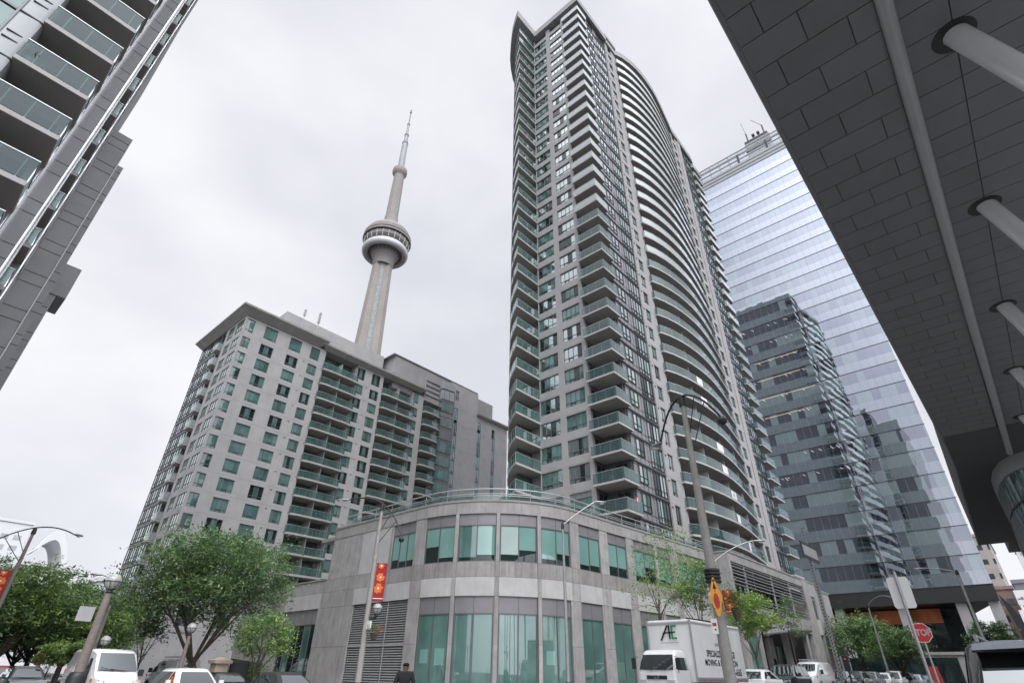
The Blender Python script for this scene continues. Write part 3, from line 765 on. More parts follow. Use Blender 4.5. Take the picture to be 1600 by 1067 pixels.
    for s in (lou[0] + 0.03, -5.2, -2.95, lou[1] - 0.03): lf.ribbon(P, S(s) - 0.025, S(s) + 0.025, -0.09, -0.05, 0.3, 5.95, 'louver')
    lf.ribbon(P, S(lou[0]), S(lou[1]), -0.09, -0.055, 3.05, 3.15, 'louver')
    T.part('louvre_screen', l, [('frame', lf)])
    # bay: horizontal pipe grille, balustrade, dark recess with glazing
    gr = MB()
    for i in range(7):
        z = 11.35 - i * 0.32; p = [Q.at(q(57.55), -0.1 + 0.07 * (i % 2)), Q.at(q(80.45), -0.1 + 0.07 * (i % 2))]
        gr.tube([(p[0].x, p[0].y, z), (p[1].x, p[1].y, z)], 0.055, 'galv', 6)
    for x in (58, 63.7, 69.4, 75, 80.2): gr.ribbon(Q, q(x) - 0.04, q(x) + 0.04, -0.2, -0.13, 9.3, 11.5, 'galv')
    T.part('pipe_grille', gr)
    br = MB()
    for z in (7.75, 8.05, 8.35): br.tube([(57.6, 21.7, z), (80.4, 21.7, z)], 0.04, 'galv', 6)
    for x in (61.2, 69.2, 75.2): br.tube([(x, 21.75, 7.6), (x, 21.75, 11.5)], 0.12, 'galv', 8)
    T.part('balcony_rail', br)
    g = MB(); f = MB()
    for i in range(14):
        x = 59 + i * 1.5
        g.box(x, x + 0.75, 24.55, 24.59, 8.4, 10.4, rnd.choice(['g_grey', 'g_dark', 'g_grey'])); f.box(x + 0.75, x + 0.8, 24.5, 24.55, 8.2, 10.6, 'frame')
    f.box(58.8, 80, 24.5, 24.54, 9.35, 9.42, 'frame')
    T.part('recess_window', g, [('frame', f)])
    for (x0, x1, z0, z1, m) in ((83.1, 84.5, 8.0, 10.5, 'g_teal'), (87.3, 89.1, 0.6, 4.9, 'g_dark'), (90.3, 91.5, 0.6, 4.9, 'g_dark'), (58.6, 61.1, 0.5, 5.6, 'g_shop')):
        g, f = win(Q, q(x0), q(x1), z0, z1, 2, 0, m, 0.15, 0.06, head=0.3)
        T.part('bay_window', g, [('frame', f)])
    # entrance: doors, number, curved canopy
    d = MB(); df = MB()
    for i in range(4):
        x = 71 + i * 1.35; d.box(x, x + 1.25, 23.9, 23.95, 0.7, 4.6, 'g_dark' if i % 2 else 'g_grey'); df.box(x + 1.25, x + 1.35, 23.85, 23.9, 0.6, 4.7, 'frame')
    T.part('entrance_door', d, [('frame', df)])
    nm = MB(); nm.box(67.6, 69.4, 23.0, 23.4, 0.5, 5.2, 'conc_pod')
    tx = text_mb('30', 0.85, 0.05, 'ink_black', 0.02).xf(lambda v: Vector((v.x + 68.5, v.y + 22.97, v.z + 2.9)))
    T.part('number_panel', nm, [('lettering', tx)])
    cn = MB(); ring = []
    for i in range(9):
        t = i / 8; x = 62.5 + 14.5 * t; dpt = 2.3 * math.sin(math.pi * min(1, t * 1.02 + 0.0)) ** 0.7 if 0 < t < 1 else 0.05
        z = 5.0 + 0.75 * t + 0.35 * math.sin(math.pi * t)
        ring.append([(x, 21.55, z), (x, 21.55 - dpt, z + 0.15), (x, 21.55 - dpt, z + 0.27), (x, 21.55, z + 0.5)])
    cn.loft(ring, 'metal_panel'); T.part('entrance_canopy', cn)
    # roof-edge balustrade with two rails
    PR = Path([(26.9, 44.0)] + arcpts(35.2, 33.1, 8.3, 180, 270, 22) + [(57.0, 23.65)])
    g, f = rail(PR, 0.05, PR.L, 12.42, 0.42, 0.0, 'rail_clear', 2.1, gap=0.02)
    for z, r_ in ((13.32, 0.045), (12.95, 0.03)):
        pts = []
        for s_ in PR.stops(0, PR.L): c = PR.at(s_, 0.05); pts.append((c.x, c.y, z))
        f.tube(pts, r_, 'rail_metal', 6)
    k = int(PR.L / 2.1)
    for i in range(k + 1):
        c = PR.at(PR.L * i / k, 0.0); f.tube([(c.x, c.y, 12.4), (c.x, c.y, 13.3)], 0.025, 'rail_metal', 5)
    T.part('roof_railing', g, [('handrail', f)])
    T.done()
# ================================================================== mid-rise apartment slab on the left street
def build_mid():
    T = Thing('apartment_block', (50, 85, 0.3), 'pale concrete apartment block with square green windows left of the tallest tower', 'building')
    P = Path([(24.4, 98.8), (24.4, 81.2), (88.8, 81.2)]); c0 = 17.6
    sx = lambda x: c0 + x - 24.4
    sy = lambda y: 98.8 - y
    tops = [50.85] + [47.4 - 2.815 * k for k in range(16)]
    hts = [2.4] + [1.95] * 16
    rows = [(t - h, t) for t, h in zip(tops, hts)]
    cols = [(24.75, 26.05), (27.9, 30.1), (32.45, 34.6), (36.45, 38.2), (46.35, 48.05), (49.65, 51.55), (59.95, 61.35)]
    strips = [(71.45, 72.5), (78.75, 79.85), (83.5, 84.5)]
    ZT = 51.2
    w = MB()
    cc = [(sx(a), sx(b), rows) for a, b in cols]
    wall_holes(w, P, c0 + 0.0, sx(39.35), 5.4, ZT, [c for c in cc if c[1] < sx(39.4)], 'conc_light', 0.4)
    w.ribbon(P, c0 + 0.0, sx(39.35), -0.4, 0.0, 0, 5.4, 'conc_light')
    for z in rows:
        pass
    # the top-storey and balcony bays
    wall_holes(w, P, sx(46.25), sx(52.3), 0, ZT, [c for c in cc if sx(46) < c[0] < sx(52)], 'conc_light', 0.4)
    wall_holes(w, P, sx(59.8), sx(62.65), 0, 50.6, [cc[6]], 'conc_light', 0.4)
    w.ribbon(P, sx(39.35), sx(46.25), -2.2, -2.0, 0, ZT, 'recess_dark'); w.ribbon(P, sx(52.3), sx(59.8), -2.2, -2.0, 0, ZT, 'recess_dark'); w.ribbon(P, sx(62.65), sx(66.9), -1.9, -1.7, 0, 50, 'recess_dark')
    for x in (39.35, 46.25, 52.3, 59.8, 62.65): w.box(x - 0.12, x + 0.12, 81.65, 83.3, 0, ZT, 'conc_light')
    # right part: taller shaft and stair strips
    sr = [(t - 1.95, t) for t in tops[0:16]]
    w.ribbon(P, sx(62.65), sx(70.2), -0.4, 0.0, 50.0, 56.6, 'conc_left')
    wall_holes(w, P, sx(70.2), sx(78.55), 0, 57.1, [(sx(71.45), sx(72.5), [(5.4, 51.3), (53.2, 55.6)])], 'conc_light', 0.4)
    wall_holes(w, P, sx(78.55), sx(88.8), 0, 51.4, [(sx(78.75), sx(79.85), [(5.4, 50.3)]), (sx(83.5), sx(84.5), [(5.4, 50.0)])], 'conc_light', 0.4)
    # left street face
    lc = [(sy(84.2), sy(81.45), rows), (sy(87.2), sy(85.0), rows)]
    wall_holes(w, P, sy(88.3), c0, 5.4, ZT, lc, 'conc_light', 0.4); w.ribbon(P, sy(88.3), c0, -0.4, 0, 0, 5.4, 'conc_light')
    w.ribbon(P, sy(90.4), sy(88.3), -1.8, -1.5, 0, ZT, 'recess_dark'); w.ribbon(P, 0, sy(90.4), -0.4, -0.05, 0, ZT, 'curtain_grey')
    w.box(25.0, 62, 83.6, 98.6, 0, ZT, 'conc_light'); w.box(62, 88.6, 83.3, 98.6, 0, 50, 'conc_light')
    # faint construction joints at each floor
    for z0, z1 in rows:
        w.ribbon(P, sx(26.3), sx(39.35), -0.001, 0.006, z1 + 0.42, z1 + 0.438, 'joint_conc'); w.ribbon(P, sx(72.6), sx(78.5), -0.001, 0.006, z1 + 0.42, z1 + 0.438, 'joint_conc')
    T.part('wall', w)
    vt = MB()
    for z0, z1 in rows[1:]:
        for x in (35.5, 39.0, 48.6): vt.ribbon(P, sx(x), sx(x) + 0.3, 0.001, 0.05, z1 - 0.1, z1 + 0.02, 'frame')
        for x in (81.0, 74.0): vt.ribbon(P, sx(x), sx(x) + 0.25, 0.001, 0.05, z1 - 0.1, z1 + 0.02, 'frame')
    T.part('vent', vt)
    # ---- windows
    for ci, (a, b) in enumerate(cols):
        for ri, (z0, z1) in enumerate(rows):
            n = 2 if b - a < 1.5 else 3
            m = rnd.choice([['g_green'] * 3, ['g_green', 'g_teal', 'g_green'], ['g_teal'] * 3, ['g_dark', 'g_green', 'g_dark'], ['g_green', 'g_dark', 'g_teal'], ['g_dark', 'g_teal', 'g_dark'], ['g_green', 'g_green', 'g_teal']])
            g, f = win(P, sx(a), sx(b), z0, z1, n, 0.45, m, 0.18, 0.06, awn=1 if n > 1 else 0)
            T.cand('window', g, [('frame', f)], pr=(60 - ci * 8) + (10 - ri * 0.4))
    for (a, b) in lc and [(sy(84.2), sy(81.45)), (sy(87.2), sy(85.0))]:
        for ri, (z0, z1) in enumerate(rows):
            g, f = win(P, a, b, z0, z1, 3, 0.45, rnd.choice(['g_up', 'g_up', 'g_curt']), 0.1, 0.06)
            T.cand('side_window', g, [('frame', f)], pr=40 - ri)
    # stair strips
    for (a, b), zt in zip(strips, (51.3, 50.3, 50.0)):
        for ri, (z0, z1) in enumerate([(t - 2.35, t) for t in tops if t <= zt + 0.6][:16]):
            g, f = win(P, sx(a), sx(b), max(5.4, z0), min(z1 + 0.4, zt), 2, 0.5, rnd.choice(['g_teal', 'g_green', 'g_green', 'g_grey']), 0.06, 0.06)
            f.ribbon(P, sx(a), sx(b), -0.15, -0.08, min(z1 + 0.2, zt - 0.1), min(z1 + 0.4, zt), 'metal_panel')
            T.cand('stair_window', g, [('frame', f)], pr=20 - ri)
    g, f = win(P, sx(71.45), sx(72.5), 53.2, 55.6, 2, 0.8, 'metal_panel', 0.15, 0.06); T.part('louvre_panel', g, [('frame', f)])
    # left curtain wall grid
    for ri, (z0, z1) in enumerate(rows[:16]):
        zb = z0 - 0.6
        g = MB(); f = MB(); a, b = 0.1, sy(90.45)
        n = 8
        for i in range(n):
            s0 = a + (b - a) * i / n; s1 = a + (b - a) * (i + 1) / n
            g.ribbon(P, s0, s1, -0.045, -0.02, z0 - 0.1, z1, 'g_curt' if i % 3 != 1 else 'g_dark')
            f.ribbon(P, s0 - 0.03, s0 + 0.03, -0.019, 0.04, zb, z1 + 0.2, 'dark_frame')
        f.ribbon(P, a, b, -0.018, 0.05, z1, z1 + 0.09, 'dark_frame'); f.ribbon(P, a, b, -0.018, 0.03, z0 + 0.5, z0 + 0.56, 'dark_frame'); f.ribbon(P, a, b, -0.018, 0.03, z0 - 0.1, z0 - 0.04, 'dark_frame')
        T.cand('curtain_wall', g, [('mullion', f)], pr=-ri)
    # side balconies
    for k, t in enumerate(tops[1:15]):
        z = t - 0.2; s = MB(); s.box(23.7, 24.9, 88.45, 90.3, z, z + 0.2, 'slab_edge')
        bp = Path([(24.4, 90.35), (23.75, 90.3), (23.62, 89.4), (23.75, 88.45), (24.4, 88.4)])
        g, f = rail(bp, 0, bp.L, z + 0.2, 1.1, 0, 'rail_whitened', 2)
        T.cand('side_balcony', s, [('glass_railing', g), ('handrail', f)], pr=-k)
    # front balconies
    for k, t in enumerate(tops[1:16]):
        z = t - 0.35
        for (xa, xb, dv, pr) in ((39.15, 46.4, 42.9, 30), (52.15, 59.95, 56.1, 25), (62.7, 66.85, None, 10)):
            s = MB(); poly = [(xa, 81.2), (xa + 0.05, 80.5), (xa + 1.2, 80.3), (xb - 1.4, 80.3), (xb + 0.0, 80.5), (xb, 81.2), (xb - 0.35, 83.2), (xa + 0.35, 83.2)]
            s.prism(poly, z, z + 0.28, 'slab_edge'); s.prism([(p[0], p[1] + 0.1) for p in poly], z - 0.004, z, 'soffit')
            bp = Path([(xa + 0.02, 81.2), (xa + 0.06, 80.53), (xa + 1.2, 80.33), (xb - 1.4, 80.33), (xb - 0.02, 80.53), (xb - 0.02, 81.2)])
            g, f = rail(bp, 0, bp.L, z + 0.28, 1.1, 0, 'rail_teal', 1.2)
            subs = [('glass_railing', g), ('handrail', f)]
            if dv: d = MB(); d.box(dv - 0.05, dv + 0.05, 80.9, 83.2, z + 0.28, z + 2.81, 'slab_edge'); subs.append(('divider', d))
            for q in (xa + 0.6, (xa + xb) / 2 + 0.4):
                dr = MB(); subs.append(('glass_door', dr)); dr.box(q, q + 2.2, 83.13, 83.2, z + 0.3, z + 2.3, rnd.choice(['g_dark', 'g_teal', 'g_dark', 'g_green']))
            T.cand('balcony', s, subs, pr=pr - k)
    # glazing behind the top storey recesses
    g = MB(); f = MB()
    for (a, b) in ((39.5, 46.1), (52.45, 59.6)):
        for i in range(7):
            x = a + (b - a) * i / 7; g.ribbon(P, sx(x), sx(x) + (b - a) / 7, -1.95, -1.9, 48.2, 50.6, 'g_green' if i % 3 else 'g_teal'); f.ribbon(P, sx(x) - 0.04, sx(x) + 0.04, -1.9, -1.84, 48.2, 50.6, 'frame')
    T.part('penthouse_window', g, [('frame', f)])
    # glass bay
    BP = Path([(66.9, 81.2), (66.9, 80.2), (69.9, 79.8), (69.9, 81.2)])
    core = MB(); core.prism([(66.95, 81.1), (66.95, 80.3), (69.85, 79.9), (69.85, 81.1)], 5, 55.6, 'metal_panel')
    g = MB(); f = MB()
    for k, t in enumerate([50.85 + 2.8] + tops[:16]):
        top = (k == 0)
        for i in range(4):
            s0 = 0.1 + (BP.L - 0.2) * i / 4; s1 = 0.1 + (BP.L - 0.2) * (i + 1) / 4
            g.ribbon(BP, s0, s1, 0.01, 0.03, t - 2.1, t + 0.1, 'metal_light' if top else rnd.choice(['g_curt', 'g_teal', 'g_green', 'g_up']))
            f.ribbon(BP, s0 - 0.03, s0 + 0.03, 0.03, 0.07, t - 2.5, t + 0.2, 'frame')
        f.ribbon(BP, 0, BP.L, 0.03, 0.06, t + 0.1, t + 0.2, 'frame')
    g.ribbon(BP, 0, BP.L, 0.0, 0.05, 54.0, 55.7, 'metal_light')
    T.part('glass_bay', core, [('pane', g), ('mullion', f)])
    # roof: flared cornices, mechanical floors, aerials
    def cornice(mb, x0, x1, y0, y1, z0, z1, o, mat='conc_cap'):
        mb.hexa([(x0, y0, z0), (x1, y0, z0), (x1, y1, z0), (x0, y1, z0)], [(x0 - o, y0 - o, z1 - 0.35), (x1 + o, y0 - o, z1 - 0.35), (x1 + o, y1 + o, z1 - 0.35), (x0 - o, y1 + o, z1 - 0.35)], mat)
        mb.box(x0 - o - 0.06, x1 + o + 0.06, y0 - o - 0.06, y1 + o + 0.06, z1 - 0.35, z1, mat)
    for a in ((24.3, 37.9, 81.1, 98.8, 51.2, 52.75, 1.1), (39.1, 61.9, 81.1, 97.9, 51.15, 52.2, 0.75), (78.9, 88.9, 81.05, 98.5, 51.4, 52.2, 0.45)):
        c = MB(); cornice(c, *a); T.part('cornice', c)
    h = MB(); h.box(31.8, 53.7, 84.5, 95, 52, 57.6, 'conc_light'); h.box(31.5, 32.9, 84.2, 86, 52, 55.8, 'conc_light')
    h.box(54.7, 78.5, 81.6, 95, 50, 57.4, 'conc_left'); h.box(78.5, 84.0, 81.7, 95, 50, 56.4, 'conc_left'); h.box(54.0, 78.6, 81.4, 95.1, 57.4, 57.6, 'conc_cap')
    for i in range(4): h.box(62.9 + 0.0, 66.7, 81.05, 81.19, 51.3 + i * 1.1, 51.38 + i * 1.1, 'joint')
    T.part('mechanical_floor', h)
    for x, hh in ((34.0, 4.4), (36.9, 5.2)):
        a = MB(); a.tube([(x, 82.0, 52.9), (x, 82.0, 52.9 + hh)], 0.05, 'galv', 6); a.tube([(x, 82.0, 53.4), (x + 0.5, 82.3, 52.9)], 0.04, 'galv', 5)
        p = MB(); p.box(x - 0.18, x + 0.18, 81.8, 82.15, 52.9 + hh - 1.7 if x > 35 else 52.9 + hh - 0.7, 52.9 + hh + 0.6, 'sign_back')
        T.part('aerial', a, [('antenna_panel', p)])
    T.done()
# ================================================================== near apartment building at the left edge of the picture
def build_left():
    T = Thing('corner_apartment_building', (-8, 30, 0.1), 'dark grey apartment building overhead at the far left with deep balconies seen from below', 'building')
    w = MB(); H = 100
    w.box(-30, -2.3, 26.95, 44, 0, H, 'conc_left')
    w.box(-30, -5.75, 25.2, 26.95, 0, H, 'recess_dark')
    w.box(-2.3, -2.2, 26.9, 31, 0, H, 'fin_sky_sheen')
    w.box(-2.3, -1.68, 31.0, 44, 0, H, 'conc_left')
    w.box(-1.68, -1.3, 36.3, 43.7, 0, H, 'conc_left'); 
    w.box(-28, 0.02, 43.72, 47.68, 0, 39.4, 'conc_left'); w.box(-26, 0.52, 47.7, 60, 0, 39.4, 'conc_left')
    w.box(-24, 1.12, 60.02, 84, 0, 35.1, 'conc_left'); w.box(0.6, 1.95, 59.9, 64, 31.6, 35.15, 'conc_left'); w.box(-1, -0.1, 60, 66, 35.1, 50, 'conc_left')
    w.box(-70, -14, 17.5, 25.1, 0, 96, 'conc_left')
    w.box(-30, -1.4, 44, 60, 39.4, 60, 'conc_left')
    T.part('wall', w)
    # panel joints, two per storey, on everything facing the viewer
    j = MB(); SB = [0.75 + 2.85 * k for k in range(0, 35)]
    for z in SB:
        for dz in (0.0, 0.85):
            j.box(-2.19, -1.69, 30.985, 31.0, z + dz, z + dz + 0.035, 'joint_conc')
            if z < 39: j.box(-1.3, 0.01, 43.70, 43.72, z + dz, z + dz + 0.04, 'joint_conc'); j.box(0.05, 0.5, 47.68, 47.7, z + dz, z + dz + 0.04, 'joint_conc')
            if z < 34.5: j.box(0.55, 1.1, 60.0, 60.02, z + dz, z + dz + 0.05, 'joint_conc')
    T.part('panel_joint', j)
    # tall bright fins on the street side, standing in for sky-reflecting side glass
    f = MB()
    for (x, y, l_) in ((-2.17, 27.0, 1.3), (-1.65, 31.1, 1.2), (-1.62, 33.2, 0.6), (-1.27, 36.4, 1.2)): f.box(x - 0.03, x + 0.03, y, y + l_, 0, H, 'fin_sky_sheen')
    f.box(0.02, 0.07, 43.66, 43.8, 0, 39.4, 'white_trim'); f.box(1.13, 1.2, 60, 84, 0, 35, 'metal_light')
    T.part('fin', f)
    # silver panel wall with grooves left of the balconies, windows beyond
    for k, z in enumerate(SB):
        if z < 5: continue
        p = MB()
        p.prism([(-5.72, 25.6), (-5.72, 24.95), (-5.0, 24.9), (-4.86, 24.95), (-4.8, 25.12), (-4.8, 25.6)], z + 0.08, z + 2.83, 'metal_light')
        gr = MB(); gr.box(-5.6, -5.05, 24.885, 24.93, z + 1.45, z + 1.5, 'joint'); gr.box(-5.6, -5.05, 24.885, 24.93, z + 1.0, z + 1.05, 'joint'); gr.box(-5.75, -4.82, 24.9, 25.5, z, z + 0.08, 'joint')
        gr.tube([(-5.74, 24.92, z), (-5.74, 24.92, z + 2.85)], 0.05, 'metal_light', 8)
        T.cand('metal_panel', p, [('groove', gr)], pr=-abs(z - 25))
        g = MB(); g.box(-9.5, -5.8, 25.0, 25.05, z + 0.1, z + 2.78, 'g_teal'); fr = MB()
        fr.box(-9.5, -5.8, 24.93, 25.0, z - 0.03, z + 0.1, 'frame'); fr.box(-9.5, -5.8, 24.95, 25.0, z + 1.42, z + 1.5, 'frame'); fr.box(-7.6, -7.5, 24.94, 25.0, z + 0.1, z + 2.8, 'frame')
        T.cand('window', g, [('frame', fr)], pr=-abs(z - 25))
    # balconies at the corner and the small ones further along
    for k, z in enumerate(SB):
        if z < 5: continue
        s = MB(); s.box(-4.85, -2.12, 24.66, 26.95, z, z + 0.24, 'conc_light'); s.box(-4.82, -2.15, 24.7, 26.94, z - 0.006, z, 'soffit_dark')
        bp = Path([(-4.83, 25.0), (-4.83, 24.7), (-2.16, 24.7), (-2.16, 26.9)])
        g, f = rail(bp, 0.0, bp.L, z + 0.24, 1.2, 0, 'rail_left', 0.86)
        d = MB(); d.box(-4.6, -2.6, 26.88, 26.95, z + 0.3, z + 2.5, 'g_dark')
        T.cand('balcony', s, [('glass_railing', g), ('handrail', f), ('glass_door', d)], pr=50 - abs(z - 26))
        s = MB(); s.box(-1.85, -1.3, 34.2, 36.3, z, z + 0.22, 'conc_light'); s.box(-1.84, -1.32, 34.24, 36.3, z - 0.006, z, 'soffit_dark')
        s.box(-1.24, -1.18, 36.3, 38.6, z + 0.1, z + 2.4, 'conc_left')
        bp = Path([(-1.8, 34.24), (-1.33, 34.24), (-1.33, 36.3)])
        g, f = rail(bp, 0.0, bp.L, z + 0.22, 1.15, 0, 'rail_teal', 0.5)
        T.cand('side_balcony', s, [('glass_railing', g), ('handrail', f)], pr=20 - abs(z - 26))
    T.done(60)
    # a pot plant with a pale pot on one of the balconies
    zb = 0.75 + 2.85 * 8 + 0.24
    t = thing('potted_palm', (-4.4, 25.2, zb), 'spiky green plant in a pale teal pot on a balcony at the left edge', 'plant')
    m = MB(); m.lathe((-4.45, 25.15, zb), [(0.16, 0), (0.22, 0.1), (0.25, 0.45), (0.27, 0.5)], 'rail_metal', 14); m.build('pot', t)
    l = MB()
    for i in range(34):
        a = rnd.uniform(0, 6.28); e = rnd.uniform(0.3, 1.3); L_ = rnd.uniform(0.55, 0.95); c = Vector((-4.45, 25.15, zb + 0.5))
        d = Vector((math.cos(a) * math.cos(e), math.sin(a) * math.cos(e), math.sin(e))); sd = Vector((-math.sin(a), math.cos(a), 0)) * 0.03
        p1 = c + d * L_ * 0.55; p2 = c + d * L_ + Vector((0, 0, -0.18))
        l.add([c - sd, c + sd, p1 + sd * 1.3, p2, p1 - sd * 1.3], [(0, 1, 2, 3, 4)], 'leaf_mid')
    l.build('leaves', t)

# ================================================================== glass office tower at the end of the right-hand street
def build_glass():
    T = Thing('glass_office_tower', (140, 20, 0.6), 'sheer blue-grey glass office tower on dark columns mirroring other towers', 'tower')
    X = 126.0; Y0, Y1 = 4.1, 60.0
    P = Path([(X, Y1), (X, Y0), (X + 39, Y0 + 9)]); LW = Y1 - Y0
    z0 = 15.4; n = 24; dz = (130.9 - z0) / n
    w = MB(); w.prism([(X + 0.4, Y0 + 0.6), (X + 39, Y0 + 9.5), (X + 39, Y1), (X + 0.4, Y1)], 13.2, 130.6, 'black_clad'); T.part('core', w)
    for k in range(n):
        z = z0 + k * dz
        g = MB(); g.ribbon(P, 0, LW + 39, -0.3, -0.022, z + 0.05, z + 2.2, 'mirror_span'); s = 0.0; r3 = random.Random(k * 7 + 1)
        while s < LW - 0.01:
            w_ = 1.5 * r3.choice([1, 1, 2]); e_ = min(LW, s + w_); g.ribbon(P, s, e_, -0.3, -0.02, z + 2.2, z + dz - 0.05, r3.choice(['mirror_dark', 'mirror_dark', 'mirror_light', 'mirror_dark', 'mirror_light'])); s = e_
        g.ribbon(P, LW, LW + 39, -0.3, -0.02, z + 2.2, z + dz - 0.05, 'mirror_dark')
        f = MB(); f.ribbon(P, 0, LW + 39, -0.2, 0.06, z - 0.06, z + 0.05, 'dark_frame')
        s = 0.0
        while s < LW + 0.1:
            f.ribbon(P, max(0, s - 0.015), s + 0.015, -0.02, 0.006, z + 0.05, z + dz - 0.06, 'curtain_grey'); s += 1.5
        subs = [('mullion', f)]
        if k in (7, 8, 9, 10, 11, 12, 4, 5):
            l = MB(); r2 = random.Random(k)
            if k in (7, 9, 10, 8):
                a = r2.uniform(26, 30); l.ribbon(P, a, a + r2.uniform(8, 13), -0.018, -0.008, z + dz - 0.62, z + dz - 0.52, 'ceiling_light')
            for _ in range(9):
                a = r2.uniform(24, 44); h = r2.uniform(0.3, 0.7); q = P.at(a, -0.01); q2 = P.at(a + 0.5, -0.01); zz = z + dz - 0.5
                l.add([(q.x, q.y, zz), (q.x, q.y - 0.1, zz), (q2.x, q2.y - 0.1, zz - h), (q2.x, q2.y, zz - h)], [(0, 1, 2, 3)], 'ceiling_cool')
            subs.append(('office_light', l))
        T.part('glass_storey', g, subs)
    # crown: louvres, screens
    c = MB()
    for i, (za, zb, m) in enumerate(((130.9, 131.3, 'dark_frame'), (131.3, 132.2, 'metal_light'), (132.2, 132.6, 'dark_frame'), (132.6, 133.5, 'metal_light'), (133.5, 133.9, 'dark_frame'), (133.9, 134.8, 'metal_light'))):
        c.ribbon(P, 0, LW - 4.1, -1.4, -0.05, za, zb, m)
    T.part('crown_louvre', c)
    sc1 = MB(); g1 = MB()
    g1.ribbon(P, 0, LW - 4.1, -0.32, -0.28, 134.8, 139.6, 'screen_glass')
    s = 0.0
    while s < LW - 4: sc1.ribbon(P, s, s + 0.12, -0.26, -0.12, 134.8, 139.8, 'metal_panel'); s += 3.0
    for z in (136.3, 138.0, 139.7): sc1.ribbon(P, 0, LW - 4.1, -0.26, -0.1, z - 0.1, z + (0.5 if z == 138.0 else 0.1), 'metal_panel')
    for s in (26, 38.5, 47): sc1.ribbon(P, s, s + 0.5, -0.2, -0.02, 134.8, 138.3, 'dark_frame')
    T.part('roof_screen', g1, [('frame', sc1)])
    m = MB(); m.box(X + 0.2, X + 8, 11.1, 18.3, 134.5, 140.6, 'metal_light')
    for z in (139.6, 138.3, 137.0): m.box(X + 0.12, X + 0.2, 11.0, 18.4, z, z + 0.4, 'dark_frame')
    m.box(X + 0.3, X + 6, 11.4, 18.2, 140.6, 141.8, 'dark_frame'); T.part('mechanical_box', m)
    # base: soffit, columns, recessed lobby
    b = MB(); b.prism([(X, Y0), (X + 39, Y0 + 9), (X + 39, Y1), (X, Y1)], 12.9, 15.3, 'black_clad'); T.part('soffit', b)
    for y in (5.0, 9.5, 18.2, 28.6, 38):
        k = MB(); k.box(X + 0.6, X + 1.9, y - 0.75, y + 0.75, 0.4, 12.9, 'conc_left'); T.part('column', k)
    l = MB(); l.box(X + 6, X + 7, 8.4, Y1, 0.4, 12.9, 'g_lobby'); T.part('lobby_glass', l)
    cp = MB(); ribs = MB()
    for i in range(8):
        y = 13.3 + i * 1.9
        cp.box(X + 5.75, X + 5.95, y, y + 1.86, 10.3, 12.6, 'copper')
    cp.box(X + 5.8, X + 5.95, 13.2, 28.6, 8.4, 10.3, 'g_dark')
    T.part('copper_wall', cp)
    # slanted black clad pier and low wall at the right
    q = MB(); q.hexa([(X + 2, 2.2, 0.4), (X + 2, 0.2, 0.4), (X + 6, 0.2, 0.4), (X + 6, 2.2, 0.4)], [(X + 2, 4.05, 14.0), (X + 2, 2.9, 12.0), (X + 6, 2.9, 12.0), (X + 6, 4.05, 14.0)], 'black_clad'); T.part('slanted_pier', q)
    q = MB(); q.box(X - 6, X - 5.4, -8, 18, 0.4, 5.0, 'conc_tower'); q.box(X - 6.3, X - 5.3, -8, 18, 5.0, 5.4, 'conc_cap'); q.box(X - 7, X - 6.6, 12, 60, 0.4, 4.6, 'g_dark')
    T.part('low_wall', q)
    T.done()
    # roof masts
    for i, (y, h, jy, jz) in enumerate(((17.2, 5.4, 0.2, 4.3), (12.3, 5.4, 2.2, 3.4))):
        t = thing('roof_davit', (X + 1.5, y, 140.6), ('left' if i == 0 else 'right') + 'most of the two roof cranes on top of the glass office tower', 'crane', 'masts on the glass tower roof')
        a = MB(); a.tube([(X + 1.5, y, 141), (X + 1.5, y, 141 + h)], 0.22, 'black_metal', 8); a.build('mast', t)
        a = MB(); a.tube([(X + 1.5, y, 141 + h), (X + 0.5, y + jy, 141 + h + jz)], 0.12, 'galv', 6); a.build('jib', t)
    for i, y in enumerate((15.4, 13.9)):
        a = MB(); a.tube([(X + 1.5, y, 141), (X + 1.5, y, 144)], 0.2, 'black_metal', 8); a.box(X + 1.1, X + 1.9, y - 0.4, y + 0.4, 143.8, 144.5, 'black_metal')
        o = a.build('roof_mast'); tag(o, ('left' if i == 0 else 'right') + ' one of two short masts between the cranes on the glass tower roof', 'mast', 'masts on the glass tower roof')

